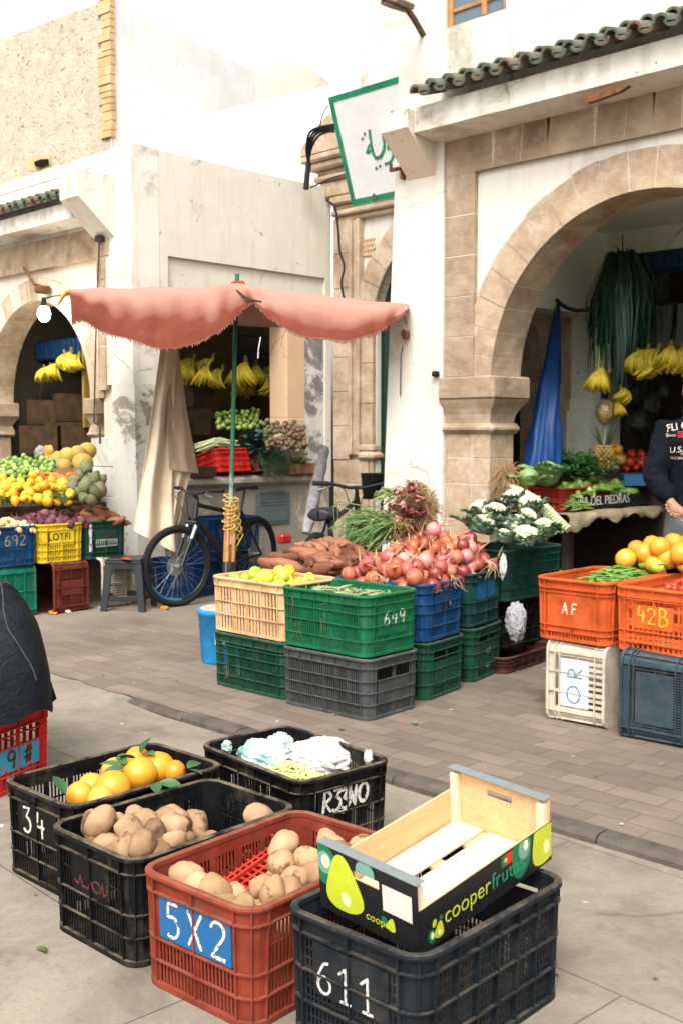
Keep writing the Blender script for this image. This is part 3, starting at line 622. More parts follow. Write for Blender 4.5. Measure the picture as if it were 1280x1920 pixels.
# ---------------------------------------------------------------- market crates
class Loop:
    """rounded rectangle walked once round, seen from outside left to right: side 0 faces -x, 1 faces -y, 2 faces +x, 3 faces +y"""
    def __init__(s, L, W, H, r, taper):
        s.L, s.W, s.H, s.r, s.t = L, W, H, r, taper; s.ls = [W-2*r, L-2*r, W-2*r, L-2*r]; s.arc = PI*r/2
        s.start = []; u = 0
        for k in range(4): s.start.append(u); u += s.ls[k]+s.arc
        s.total = u; s.brk = []
        for k in range(4):
            a = s.start[k]; s.brk.append(a)
            s.brk += [a+s.ls[k]+s.arc*i/4 for i in range(4)]
    def at(s, u, v, w):
        u %= s.total; k = 3
        while s.start[k] > u+1e-9: k -= 1
        d = u-s.start[k]; r = s.r; w = w-s.t*(1-v/s.H)
        cx, cy = s.L/2-r, s.W/2-r
        base = [(-cx, cy), (-cx, -cy), (cx, -cy), (cx, cy)][k]; nx, ny = [(-1, 0), (0, -1), (1, 0), (0, 1)][k]; tx, ty = [(0, -1), (1, 0), (0, 1), (-1, 0)][k]
        if d <= s.ls[k]: return Vector((base[0]+tx*d+nx*(r+w), base[1]+ty*d+ny*(r+w), v))
        a = (d-s.ls[k])/s.arc*PI/2; qx, qy = base[0]+tx*s.ls[k], base[1]+ty*s.ls[k]
        ox, oy = nx*math.cos(a)+tx*math.sin(a), ny*math.cos(a)+ty*math.sin(a)
        return Vector((qx+ox*(r+w), qy+oy*(r+w), v))
    def side(s, k, f): return s.start[k]+s.ls[k]*f           # f 0..1 along the straight of side k
    def mid(s, k): return s.start[k]+s.ls[k]/2
    def cuts(s, u0, u1): return [u0]+sorted(b+n*s.total for n in (-1, 0, 1) for b in s.brk if u0+1e-6 < b+n*s.total < u1-1e-6)+[u1]
    def box(s, mb, u0, u1, v0, v1, w0, w1):
        c = s.cuts(u0, u1); vs = []
        for u in c: vs += [s.at(u, v0, w0), s.at(u, v0, w1), s.at(u, v1, w1), s.at(u, v1, w0)]
        n = len(c); fs = [(4*i+j, 4*i+4+j, 4*i+4+(j+1) % 4, 4*i+(j+1) % 4) for i in range(n-1) for j in range(4)]
        fs += [(0, 1, 2, 3), (4*n-1, 4*n-2, 4*n-3, 4*n-4)]
        mb.add(vs, fs)
    def sweep(s, mb, prof, smooth=False):
        c = sorted(set(s.brk)); n = len(c); k = len(prof); vs = [s.at(u, v, w) for u in c for (w, v) in prof]
        mb.add(vs, [(i*k+j, ((i+1) % n)*k+j, ((i+1) % n)*k+(j+1) % k, i*k+(j+1) % k) for i in range(n) for j in range(k)], smooth)
def ribbon(mb, at, pts, r, rnd, w=.0045, th=.0012):
    """one brush stroke; at(u, v, w) places it on the panel"""
    P = []
    for a, b in zip(pts, pts[1:]):
        n = max(2, int(math.hypot(b[0]-a[0], b[1]-a[1])/(r*1.2)))
        for i in range(n): P.append((a[0]+(b[0]-a[0])*i/n, a[1]+(b[1]-a[1])*i/n))
    P.append(pts[-1]); k = len(P); A = []; Bv = []
    for i in range(k):
        a, b = P[max(0, i-1)], P[min(k-1, i+1)]; dx, dy = b[0]-a[0], b[1]-a[1]; l = math.hypot(dx, dy) or 1; nx, ny = -dy/l, dx/l
        rr = r*rnd.uniform(.72, 1.12)*(.75 if i in (0, k-1) else 1)
        A.append((P[i][0]+nx*rr, P[i][1]+ny*rr)); Bv.append((P[i][0]-nx*rr, P[i][1]-ny*rr))
    vs = [at(x, y, w+th) for x, y in A]+[at(x, y, w+th) for x, y in Bv]+[at(x, y, w-th) for x, y in A]+[at(x, y, w-th) for x, y in Bv]
    fs = [(i, k+i, k+i+1, i+1) for i in range(k-1)]+[(i, i+1, 2*k+i+1, 2*k+i) for i in range(k-1)]+[(k+i+1, k+i, 3*k+i, 3*k+i+1) for i in range(k-1)]
    mb.add(vs, fs)
def arc(cx, cy, rx, ry, a0, a1, n=14): return [(cx+rx*math.cos(R_(a0+(a1-a0)*i/n)), cy+ry*math.sin(R_(a0+(a1-a0)*i/n))) for i in range(n+1)]
GL = {   # hand painted characters in a box one unit high, about .62 wide, y up
 '0': [arc(.3, .5, .28, .48, 90, 450)], '1': [[(.05, .78), (.3, 1), (.3, 0)], [(.1, 0), (.5, 0)]],
 '2': [arc(.28, .74, .25, .25, 170, -30)+[(.05, .02), (.58, .02)]], '3': [[(.05, .95), (.5, .98), (.25, .6)]+arc(.25, .3, .28, .3, 85, -140)],
 '4': [[(.18, 1), (.08, .42), (.6, .42)], [(.45, .75), (.42, 0)]], '5': [[(.55, .98), (.15, .95), (.12, .58)]+arc(.28, .3, .27, .29, 110, -130)],
 '6': [[(.5, .95), (.3, .9), (.1, .55), (.06, .3)]+arc(.3, .26, .24, .25, 180, 540)], '8': [arc(.3, .75, .2, .22, -90, 270)+arc(.3, .27, .25, .26, 90, -270)],
 '9': [arc(.3, .72, .22, .25, 0, 360)+[(.52, .6), (.45, 0)]], 'A': [[(.02, 0), (.3, 1), (.56, 0)], [(.12, .36), (.48, .36)]], 'F': [[(.1, 0), (.1, 1), (.58, .95)], [(.1, .55), (.48, .52)]],
 'B': [[(.08, 0), (.1, 1)]+arc(.12, .75, .34, .24, 90, -90)+arc(.12, .26, .44, .26, 90, -90)], 'X': [[(.02, .98), (.55, 0)], [(.58, 1), (.05, .02)]], 'K': [[(.08, 0), (.08, 1)], [(.52, .98), (.1, .48), (.56, 0)]],
 'R': [[(.1, 0), (.1, 1)]+arc(.12, .74, .36, .25, 90, -90)+[(.56, 0)]], 'O': [arc(.3, .5, .29, .46, 80, 440)], '#': [[(.05, .66), (.6, .74)], [(.02, .34), (.56, .4)], [(.2, 0), (.28, 1)], [(.42, .02), (.48, 1)]],
 'N': [[(.05, 0), (.08, 1), (.5, 0), (.52, 1)]], 'C': [arc(.34, .5, .3, .47, 50, 310)], 'S': [arc(.3, .74, .24, .24, 40, 260)+arc(.3, .26, .26, .26, 80, -150)], ' ': []}
def paint(mb, at, txt, x0, y0, h, r, rnd, step=.78, slant=.0, wide=1.0, w=.0045):
    x = x0
    for ch in txt:
        for st in GL[ch]: ribbon(mb, at, [(x+(p[0]*wide+slant*p[1])*h, y0+p[1]*h) for p in st], r, rnd, w)
        x += h*step*wide
def splotch(key, a, b, sc, lo):
    t = NT(key); v = t.coord(world=True); c = t.mix(t.mask(t.noise(sc, 6, .7, v, .6), lo, lo+.04), a, b); t.bump(t.noise(60, 4, .7, v), .15, .003); return t.done(c, .6, .3)
M_ink = {'white': splotch('white_brush_paint', (.56, .54, .48, 1), (.10, .10, .095, 1), 55, .55), 'yellow': simple('yellow_brush_paint', (.75, .38, .02, 1), .6, .3), 'blue': simple('blue_brush_paint', (.05, .22, .34, 1), .7, .2, var=.3),
         'black': simple('black_print', (.012, .013, .02, 1), .6, .2), 'grey': simple('faded_brush_paint', (.34, .34, .31, 1), .8, .2, var=.4, scale=90), 'rust': simple('faded_red_paint', (.09, .028, .02, 1), .8, .2, var=.5, scale=90), 'ochre': simple('faded_ochre_paint', (.36, .26, .12, 1), .8, .2, var=.3)}
def plast(col, dust=.5): return plastic('crate_plastic_%02x%02x%02x' % tuple(int(c*255) for c in col[:3]), col, dust)
BLACKP = (.0045, .005, .006, 1); CHAR = (.011, .015, .019, 1); REDBR = (.21, .036, .019, 1); DGREEN = (.010, .058, .034, 1); MGREEN = (.008, .115, .045, 1); GREYP = (.055, .062, .062, 1)
NAVY = (.008, .055, .15, 1); ORANGE = (.50, .085, .02, 1); BEIGE = (.62, .39, .20, 1); MAROON = (.13, .026, .018, 1); CREAMP = (.50, .43, .34, 1); YELL = (.62, .44, .02, 1); SLATE = (.035, .055, .07, 1); RED = (.50, .022, .018, 1)
rc = random.Random(21)
def crate(label, col, loc, rz=0.0, L=.60, W=.405, H=.31, r=.055, taper=.010, ribs=(2, 5), levels=(.10, .18), pitch=.0135, slat=.006, panel=None, text=None, ink='white', group=None, dust=.5, band=.05, deep=.013,
          tilt=None, style='slat', name='market_crate', side_text=1.0, panel_side=(0, 2), solid_short=False, ptop=None, pbot=.155, pw=.125, cat='crate', fin=.0035):
    o = thing(name, label, cat, loc, rz, group)
    if tilt: o.rotation_euler = tilt
    m = plast(col, dust); lp = Loop(L, W, H, r, taper); top = H
    rim = MB(); lp.sweep(rim, [(-.007, top-.014), (-.007, top-.002), (-.004, top), (.008, top+.001), (deep, top-.002), (deep+.002, top-.008), (deep, top-.014), (.0, top-.016)])
    part('rim', rim, m, o, True)
    b = MB()
    lp.sweep(b, [(-.004, top-band), (-.004, top-.0145), (-.0005, top-.0145), (-.0005, top-band)])       # collar under the rim
    lp.box(b, 0, lp.total-.0001, top-band-.002, top-band+.002, -.0002, deep-.001)
    lp.box(b, 0, lp.total-.0001, .002, .016, -.004, deep-.003)
    for v in levels: lp.box(b, 0, lp.total-.0001, v-.002, v+.002, -.0002, deep-.003)
    fins = []
    for k in range(4):
        n = ribs[k % 2]; fr = [i/n for i in range(n+1)]
        fins += [(lp.side(k, f), k) for f in fr]
        fins.append((lp.side(k, 1)+lp.arc/2, None))
        lp.box(b, lp.side(k, 1), lp.start[k]+lp.ls[k]+lp.arc, .016, top-band, -.004, -.001)             # solid corner
    for u, k in fins:
        lp.box(b, u-fin/2, u+fin/2, .012, top-band-.002, -.002, deep-.0045); lp.box(b, u-fin/2, u+fin/2, top-band, top-.015, -.001, deep-.002)
        if k is not None: lp.box(b, u-.009, u+.009, .012, top-band, -.004, -.001)
    vb = [.016]+list(levels)+[top-band]
    for k in range(4):
        short = k % 2 == 0; haspan = panel is not None and k in panel_side
        a0, a1 = lp.side(k, 0), lp.side(k, 1); mid = (a0+a1)/2
        p0, p1, q0 = mid-pw, mid+pw, pbot
        if style == 'solid' and (short or not solid_short):
            lp.box(b, a0, a1, levels[0], top-band, -.004, -.001)
        u = a0+pitch*.5; 
        while u < a1:
            vt = top-band
            if haspan and p0-.003 < u < p1+.003: vt = q0
            if style == 'solid': vt = levels[0]
            lp.box(b, u-slat/2, u+slat/2, .014, vt, -.0038, -.0012); u += pitch
        if style == 'grid':
            v = .03
            while v < top-band:
                lp.box(b, a0, a1, v-.0018, v+.0018, -.0036, -.0014); v += .024
        elif style == 'holes':
            for v in (.05, .075, .13, .15, .21): lp.box(b, a0, a1, v-.008, v+.008, -.0036, -.0014)
        elif style == 'slat':
            for v0, v1 in zip(vb, vb[1:]): lp.box(b, a0, a1, (v0+v1)/2-.003, (v0+v1)/2+.003, -.0036, -.0014) if v1-v0 > .1 else None
        if style == 'solid':
            for u in [a0+(a1-a0)*i/7 for i in range(1, 7)]: pass
    part('body', b, m, o, True)
    fl = MB(); c = [lp.at(u, .012, -.002) for u in lp.brk]; n = len(c); fl.add(c+[p-Vector((0, 0, .008)) for p in c], [tuple(range(n)), tuple(range(2*n-1, n-1, -1))]+[((i+1) % n, i, n+i, n+(i+1) % n) for i in range(n)])
    part('floor', fl, m, o, True)
    if panel is not None:
        pm = m if panel == 'same' else panel
        for j, k in enumerate(panel_side):
            pn = MB(); q1 = ptop if ptop else top-band-.004
            lp.box(pn, lp.mid(k)-pw, lp.mid(k)+pw, pbot, q1, -.003, .0035)
            po = part('label_panel', pn, pm, o, True)
            if text and j == 0:
                t = MB(); mid = lp.mid(k); at = lambda x, y, w: lp.at(mid+x, pbot+y, w)
                if callable(text): text(t, at)
                else:
                    txt, x0, y0, h, rr, step, sl = text; paint(t, at, txt, x0, y0, h, rr, rc, step, sl)
                part('lettering', t, M_ink[ink], po, True)
    o['_H'] = H
    return o, lp
def textplane(lp, o, k, txt, size, x0, v0, m, w=.006, bold=.0, rot=0.0):
    """printed lettering on side k of a crate"""
    mid = lp.mid(k); p = lp.at(mid+x0, v0, w); ex = (lp.at(mid+x0+.01, v0, w)-p).normalized(); ez = Vector((0, 0, 1)); M = Matrix((ex, ez, ex.cross(ez))).transposed().to_4x4(); M.translation = p
    return part('lettering', text_mb(txt, size, M @ Matrix.Rotation(rot, 4, 'Z'), .0008, 0, bold), m, o, True)
# ---- foreground: crates on the street, all lengthwise to the houses
GF = 'crates set out on the street'
Zs = STREET
P_blue = splotch('scraped_blue_paint', (.012, .10, .25, 1), REDBR, 11, .60)
P_cyan = splotch('scraped_cyan_paint', (.02, .26, .40, 1), RED, 12, .57)
FRONT = R_(0)
def place(cx, cy, a): return (cx, cy, Zs), a
# rz turns side 0 (label) towards -y: local -x -> world -y is a turn by +90 degrees
c611, lp611 = crate('charcoal crate painted 611 with the avocado fruit box in it', CHAR, (-1.734, 2.073, Zs), R_(92), .60, .413, ribs=(2, 6), levels=(.09, .17), panel='same', text=('611', -.105, .008, .083, .0033, .82, .0), group=GF, style='grid', pw=.118, pbot=.12, ptop=.245, dust=.4)
c52, lp52 = crate('brick red crate with a blue panel painted 5 X 2', REDBR, (-2.188, 1.968, Zs), R_(93.7), .60, .413, ribs=(2, 5), levels=(.075, .135), panel=P_blue, text=('5X2', -.112, .010, .096, .0044, .90, .02), group=GF, panel_side=(0,), pbot=.142, pw=.135, dust=.45)
cpo, lppo = crate('black crate heaped with potatoes, its panel lettered in faded red', BLACKP, (-2.634, 1.963, Zs), R_(90.9), .605, .41, ribs=(2, 5), levels=(.08, .145), panel='same', group=GF, pbot=.15, pw=.09, dust=.75,
    text=lambda t, at: [ribbon(t, at, st, .0025, rc) for st in ([(-.08, .03), (-.06, .02), (-.05, .05), (-.04, .02), (-.01, .02), (.0, .045), (.015, .02)], arc(.03, .035, .018, .016, 0, 350), [(.05, .02), (.06, .055), (.065, .02), (.082, .03), (.085, .06)], [(-.03, .0), (-.02, .0)], [(.02, -.002), (.03, -.002)])], ink='rust')
cor, lpor = crate('black crate of oranges painted 34', BLACKP, (-3.129, 2.081, Zs), R_(90.9), .602, .407, ribs=(2, 5), levels=(.08, .145), panel='same', text=('34', -.085, .012, .085, .0042, .92, .0), group=GF, pbot=.15, pw=.115, dust=.35)
cbg, lpbg = crate('black crate holding crumpled white bags, scrawled over in white paint', BLACKP, (-2.875, 2.668, Zs), R_(174.7), .596, .40, ribs=(2, 5), levels=(.10, .17), panel='same', group=GF, pbot=.172, pw=.125, dust=.55,
    text=lambda t, at: (paint(t, at, 'R33', -.112, .008, .075, .0055, rc, .56, .08), paint(t, at, 'NO', .0, .012, .07, .006, rc, .72, .05), paint(t, at, '3', -.04, -.004, .08, .005, rc, .5, .1)), ink='white')

# ---- the corner display on the pavement
GD = 'crates stacked at the pavement display'
def up(label, col, loc, rz=0., **k): return crate(label, col, loc, R_(rz), group=k.pop('group', GD), **k)
cA0, lpA0 = up('dusty grey crate at the base of the display corner, under the crate painted 649', GREYP, (-3.99, 4.107, 0), 183, ribs=(2, 6), levels=(.075, .135, .195), panel='same', pbot=.075, ptop=.19, pw=.125, dust=.6)
cA1, lpA1 = up('bright green crate painted 649 with wilted greens inside', MGREEN, (-4.0, 4.112, .316), 182, ribs=(2, 5), levels=(.075, .15, .215), panel='same', pbot=.10, ptop=.252, pw=.115, text=('649', -.07, .045, .075, .0035, .78, .05), dust=.2)
cB0, lpB0 = up('dark green crate under the beige lemon crate', DGREEN, (-4.595, 4.125, 0), 1, ribs=(2, 5), levels=(.07, .13, .19, .24), dust=.45)
cB1, lpB1 = up('beige crate filled with lemons and limes', BEIGE, (-4.60, 4.125, .316), 1, ribs=(3, 4), levels=(.10, .175), pitch=.026, slat=.014, dust=.15)
cC0, lpC0 = up('dark green crate under the blue onion crate', DGREEN, (-4.075, 4.60, 0), 189, levels=(.08, .16, .22), panel='same', pbot=.06, ptop=.2, pw=.12, dust=.5)
cC1, lpC1 = up('blue crate with a torn black sticker, onions spilling over its rim', NAVY, (-4.085, 4.60, .316), 189, levels=(.075, .15, .20), panel='same', pbot=.155, ptop=.25, pw=.11, dust=.3)
cD0, lpD0 = up('dark green crate chalked with K and B turned sideways', DGREEN, (-4.18, 5.10, 0), 193, levels=(.08, .16, .22), panel='same', pbot=.05, ptop=.22, pw=.12, dust=.45)
cD1, lpD1 = up('dark green crate with a blue panel under the heaped onions', (.008, .045, .045, 1), (-4.20, 5.11, .316), 192, levels=(.075, .14), panel=simple('blue_panel_paint', (.012, .11, .24, 1), .5, .3, var=.4), pbot=.15, ptop=.255, pw=.12, dust=.3)
def on_panel(lp, o, k, sts, r, ink, v0):
    t = MB(); mid = lp.mid(k); at = lambda x, y, w: lp.at(mid+x, v0+y, w)
    for st in sts: ribbon(t, at, st, r, rc, .0055)
    return part('lettering', t, M_ink[ink], o, True)
def rot90(sts, s, ox, oy): return [[(ox-p[1]*s, oy+p[0]*s) for p in st] for st in sts]
on_panel(lpD0, cD0, 0, rot90(GL['K'], .05, .02, .145)+rot90(GL['B'], .045, .02, .06), .0028, 'grey', 0)
on_panel(lpC1, cC1, 0, [[(-.04, .155), (-.01, .19), (.02, .175), (.05, .205)], [(.0, .16), (.03, .17), (.045, .16)]], .013, 'black', 0)
on_panel(lpC1, cC1, 0, [[(.03, .19), (.05, .2), (.045, .175)], [(.01, .165), (.025, .17)]], .006, 'white', 0)
cE, lpE = up('dark green crate overflowing with cauliflowers beside the stone pier', (.008, .05, .036, 1), (-4.12, 5.68, .415), 90, ribs=(2, 5), levels=(.075, .15, .215), dust=.35, panel='same', pbot=.15, pw=.06)
cE0, lpE0 = up('black crate in the dark under the cauliflower crate', BLACKP, (-4.22, 5.72, .1), 90, levels=(.1, .2))
cE1, lpE1 = up('low maroon crate on the ground beside the stack, plastic bags lying on it', (.07, .018, .014, 1), (-4.07, 5.55, 0), 96, H=.10, levels=(.05,), band=.03)
# ---- right hand stacks
GR = 'crates of the right hand stall'
cF, lpF = crate('orange crate painted AF with green beans', ORANGE, (-2.968, 4.902, .405), R_(91), group=GR, levels=(.045, .075, .24), ribs=(2, 4), style='solid', panel='same', pbot=.075, ptop=.245, pw=.115, text=('AF', -.052, .06, .055, .0038, .95, .05), dust=.15, pitch=.02, slat=.009)
cG, lpG = crate('orange crate painted 42B in yellow, holding small red tomatoes', (.58, .10, .022, 1), (-2.535, 4.93, .40), R_(90), group=GR, levels=(.045, .10, .25), ribs=(2, 4), style='holes', panel='same', pbot=.115, ptop=.225, pw=.10, text=('4', -.085, .03, .075, .0045, .9, .0), ink='yellow', dust=.2, pitch=.026, slat=.012)
on_panel(lpG, cG, 0, [[(p[0]*.072-.03, p[1]*.075+.14) for p in st] for st in GL['2']]+[[(p[0]*.085+.025, p[1]*.085+.135) for p in st] for st in GL['B']], .0045, 'yellow', 0)
def lying(o, loc, ang=0.0):
    """lay a crate on its long side, base towards +x, its short label side towards the street"""
    M = Matrix.Rotation(ang, 4, 'Z') @ Matrix.Rotation(-PI/2, 4, 'Y') @ Matrix.Rotation(PI/2, 4, 'Z')
    o.rotation_euler = M.to_euler(); o.location = loc
cH, lpH = crate('worn whitish crate lying on its side, painted O R in blue', CREAMP, (0, 0, 0), 0, H=.33, group=GR, levels=(.06, .255), ribs=(3, 5), style='slat', panel=simple('white_panel_paint', (.72, .70, .64, 1), .6, .2, var=.15), pbot=.095, ptop=.25, pw=.118, dust=.8, pitch=.03, slat=.016)
lying(cH, (-2.765, 4.90, .2025))
on_panel(lpH, cH, 0, [[(-.055+.042*math.cos(a*.42), .175+.036*math.sin(a*.42)) for a in range(16)]]+rot90(GL['R'], .0, 0, 0)[:0]+[[(.022+.10*p[0], .125+.085*p[1]) for p in st] for st in GL['R']], .0035, 'blue', 0)
cI, lpI = crate('slate grey crate lying on its side with a fine slotted panel', SLATE, (0, 0, 0), 0, H=.33, W=.41, group=GR, levels=(.05, .26), ribs=(1, 5), style='slat', panel='same', pbot=.06, ptop=.25, pw=.12, dust=.35, pitch=.012, slat=.006)
lying(cI, (-2.33, 4.86, .205))
# ---- left display at the far shop
GL_ = 'crates of the left display'
P_lot = simple('yellow_panel', (.70, .50, .03, 1), .5, .3, var=.15)
cJ, lpJ = crate('yellow crate printed with a black name, heaped with beetroot', YELL, (-8.04, 4.68, .405), PI, group=GL_, W=.39, levels=(.05, .10, .16), ribs=(2, 5), panel=P_lot, pbot=.14, ptop=.27, pw=.11, dust=.25, pitch=.02, slat=.011)
textplane(lpJ, cJ, 0, 'LOTFI', .074, -.128, .182, M_ink['black'], .006, .0008)
cK, lpK = crate('dark green crate with flaking white paint, heaped with sweet potatoes', (.010, .05, .034, 1), (-8.05, 5.10, .405), PI, group=GL_, W=.39, levels=(.05, .12), ribs=(2, 5), panel='same', pbot=.14, ptop=.26, pw=.11, dust=.3, pitch=.018, slat=.009)
on_panel(lpK, cK, 0, [[(-.15, .06), (-.148, .29)], [(-.155, .2), (-.15, .25)]], .014, 'white', 0)
on_panel(lpK, cK, 0, [[(-.1+.02*i, .10), (-.1+.02*i+.004, .15)] for i in range(11)]+[[(-.1, .155), (.1, .15)], [(-.1, .098), (.1, .1)]], .0045, 'grey', 0)
on_panel(lpK, cK, 0, [[(.0, .19), (.03, .18), (.05, .2)], [(.07, .23), (.08, .18)]], .006, 'rust', 0)
cN, lpN = crate('blue crate chalked 692 with pale ginger roots', NAVY, (-8.05, 4.26, .405), PI, group=GL_, W=.40, levels=(.05, .13), ribs=(2, 5), panel='same', pbot=.15, ptop=.26, pw=.12, text=('692', -.075, .012, .08, .0035, .8, .0), ink='ochre', dust=.2, pitch=.022, slat=.011)
def lying_open(o, loc, ang=0.0, face=1):
    M = Matrix.Rotation(ang, 4, 'Z') @ Matrix.Rotation(PI/2, 4, 'X') @ Matrix.Rotation(PI, 4, 'Z')
    o.rotation_euler = M.to_euler(); o.location = loc
cO, _ = crate('green crate lying on its side below the blue crate', (.006, .16, .09, 1), (0, 0, 0), 0, group=GL_, H=.36, levels=(.1, .26), style='slat'); lying_open(cO, (-8.05, 4.45, .2025))
cP, _ = crate('maroon crate lying on its side below the yellow crate', MAROON, (0, 0, 0), 0, group=GL_, H=.33, levels=(.06, .26), panel='same', pbot=.06, ptop=.26, pw=.06); lying_open(cP, (-7.99, 4.89, .2025))
cQ, _ = crate('cream crate lying on its side behind the black stool', CREAMP, (0, 0, 0), 0, group=GL_, H=.30, levels=(.06, .25), dust=.6, pitch=.02, slat=.008, style='grid'); lying_open(cQ, (-7.98, 5.30, .2025))
cR, lpR = crate('bright red crate at the left edge with a scraped blue panel', RED, (-4.334, 2.13, STREET), R_(200), group=GF, levels=(.07, .185, .235), ribs=(2, 4), panel=P_cyan, pbot=.085, ptop=.18, pw=.125, dust=.15, pitch=.034, slat=.018,
  text=lambda t, at: [ribbon(t, at, [(p[0]*.085+ox, p[1]*.075+.012) for p in st], .006, rc) for ch, ox in (('9', -.07), ('#', .03)) for st in GL[ch]], ink='rust')
# blue crates standing behind the mountain bike
for i, (x, y, z, a) in enumerate(((-8.36, 6.85, 0, 88), (-8.37, 6.86, .316, 91), (-7.9, 5.93, 0, 20))):
    crate(('lower navy crate of the pair behind the mountain bike', 'upper navy crate of the pair behind the mountain bike', 'navy crate below the hanging beige cloth')[i], (.006, .04, .13, 1), (x, y, z), R_(a), group='navy crates by the bicycle', levels=(.08, .16, .22), dust=.3)
# ---------------------------------------------------------------- printed avocado and pear box, tilted inside the charcoal crate
BX = thing('fruit_box', 'open wooden fruit box with black printed pear sides, tilted in the 611 crate', 'fruit box', (-1.594, 1.869, .246))
BX.rotation_euler = Euler((R_(3.9), R_(-8.3), R_(90.2)))
def ply():
    t = NT('pale_plywood'); v = t.coord((1, 9, 9)); n = t.noise(4, 5, .6, v, .8); n2 = t.noise(3, 3, .5)
    c = t.ramp(n, [(.3, (.50, .30, .13, 1)), (.6, (.64, .42, .21, 1)), (.8, (.58, .35, .15, 1))]); c = t.mix(t.math('MULTIPLY', n2, .25), c, (.7, .5, .28, 1)); t.bump(n, .08, .002); return t.done(c, .62, .25)
def board():
    t = NT('pale_floor_board'); v = t.coord((1, 9, 9)); n = t.noise(4, 5, .6, v, .8); n2 = t.noise(38, 2, .5)
    c = t.ramp(n, [(.3, (.66, .50, .32, 1)), (.7, (.78, .64, .45, 1))]); c = t.mix(t.math('MULTIPLY', t.mask(n2, .7, .74), .5), c, (.35, .2, .09, 1)); t.bump(n, .1, .002); return t.done(c, .65, .2)
M_ply, M_board = ply(), board()
M_prn = simple('black_print_board', (.012, .012, .013, 1), .42, .4, var=.3)
def pc(key, col): return simple('print_'+key, col, .42, .4, var=.08, bump=0)
BL, BW, BH, SH = .542, .32, .176, .112; z0 = -.02; e = .006
mb = MB()
for (a, b) in ((0, .075), (.093, .185), (.205, .30)): mb.cbox(.012, BL-.012, a+.008, b+.008, z0+.012, z0+.018, .001)
part('floor_boards', mb, M_board, BX, True)
mb = MB()
for x in (.02, .16, .30, .44, BL-.06): mb.box(x, x+.045, .006, BW-.006, z0+.003, z0+.011)
part('floor_battens', mb, M_ply, BX, True)
mb = MB(); mb.cbox(.012, BL-.012, BW-e, BW, z0, z0+SH, .001); part('side_panel', mb, M_ply, BX, True)
mb = MB(); mb.cbox(.012, BL-.012, 0.0015, e, z0, z0+SH, .001); part('side_panel', mb, M_ply, BX, True)
def endp(x0, x1, xo):
    m = MB(); y0, y1, zt = 0.002, BW-.002, z0+BH; h0, h1, hz0, hz1 = BW*.37, BW*.63, z0+BH-.055, z0+BH-.033
    m.box(x0, x1, y0, h0, z0, zt); m.box(x0, x1, h1, y1, z0, zt); m.box(x0, x1, h0, h1, z0, hz0); m.box(x0, x1, h0, h1, hz1, zt)
    part('end_panel', m, M_ply, BX, True)
    for y in (0.006, BW-.03):
        m = MB(); m.cbox(x1 if xo > 0 else x0-.02, x1+.02 if xo > 0 else x0, y, y+.024, z0+.012, zt-.012, .002)
        part('corner_post', m, M_board, BX, True)
endp(.004, .010, 1); endp(BL-.010, BL-.004, -1)
pr = MB(); pr.box(.004, BL-.004, -.0012, .0012, z0+.002, z0+SH-.001)                      # printed skin, long side
h0, h1, hz0, hz1 = BW*.37, BW*.63, z0+BH-.055, z0+BH-.033
sk = part('printed_skin', pr, M_prn, BX, True)
pr = MB(); 
for a in ((.001, h0, z0, z0+BH), (h1, BW-.001, z0, z0+BH), (h0, h1, z0, hz0), (h0, h1, hz1, z0+BH)): pr.box(.001, .0038, a[0], a[1], a[2]+.001, a[3])
sk2 = part('printed_skin', pr, M_prn, BX, True)
for x0, x1 in ((-.001, .03), (BL-.03, BL+.001)):
    pr = MB(); pr.cbox(x0, x1, .001, BW-.001, z0+BH+.0002, z0+BH+.004, .001); part('top_rail', pr, pc('smoke', (.16, .18, .18, 1)), BX, True)
def blob(pts, M, th=.0004):
    m = MB(); m.prism(pts, lambda a, b: M @ Vector((a, b, 0)), lambda a, b: M @ Vector((a, b, th))); m.f[0], m.f[1] = m.f[0][::-1], m.f[1][::-1]; return m
def ell(cx, cy, rx, ry, a=0.0, n=28): return [(cx+rx*math.cos(2*PI*i/n)*math.cos(a)-ry*math.sin(2*PI*i/n)*math.sin(a), cy+rx*math.cos(2*PI*i/n)*math.sin(a)+ry*math.sin(2*PI*i/n)*math.cos(a)) for i in range(n)]
def pear(cx, cy, s, a=0.0, n=36):
    o = []
    for i in range(n):
        t = 2*PI*i/n; x = .42*math.sin(t)*(1.0+.0*t)*(.72-.36*math.cos(t)+.1*math.cos(2*t)); y = -.5*(-math.cos(t)); x *= 1.35
        o.append((cx+s*(x*math.cos(a)-y*math.sin(a)), cy+s*(x*math.sin(a)+y*math.cos(a))))
    return o
def clip(pts, x0, x1, y0, y1): return [(min(max(p[0], x0), x1), min(max(p[1], y0), y1)) for p in pts]
Ms = Matrix.Translation((0, -.0013, z0)) @ Matrix.Rotation(PI/2, 4, 'X')                  # long side: x runs along the box
Me = Matrix.Translation((.0009, BW, z0)) @ Matrix(((0, 0, -1, 0), (-1, 0, 0, 0), (0, 1, 0, 0), (0, 0, 0, 1)))   # end: x runs left to right as seen
GRN, LIM, PAL, LGR = (.01, .16, .06, 1), (.50, .55, .03, 1), (.75, .78, .45, 1), (.16, .33, .26, 1)
def pr_(pts, M, key, col, lay, box=None, par=None):
    if box: pts = clip(pts, *box)
    part('printed_fruit', blob(pts, M @ Matrix.Translation((0, 0, .0004*lay))), pc(key, col), par, True)
bs = (.005, BL-.005, .003, SH-.002); be = (.002, BW-.002, .002, BH-.001)
pr_(ell(.405, .085, .042, .072, -.15), Ms, 'green', GRN, 0, bs, sk); pr_(ell(.415, .09, .024, .03, 0), Ms, 'leaf', LGR, 1, bs, sk); pr_(ell(.422, .095, .009, .014), Ms, 'pale', PAL, 2, bs, sk)
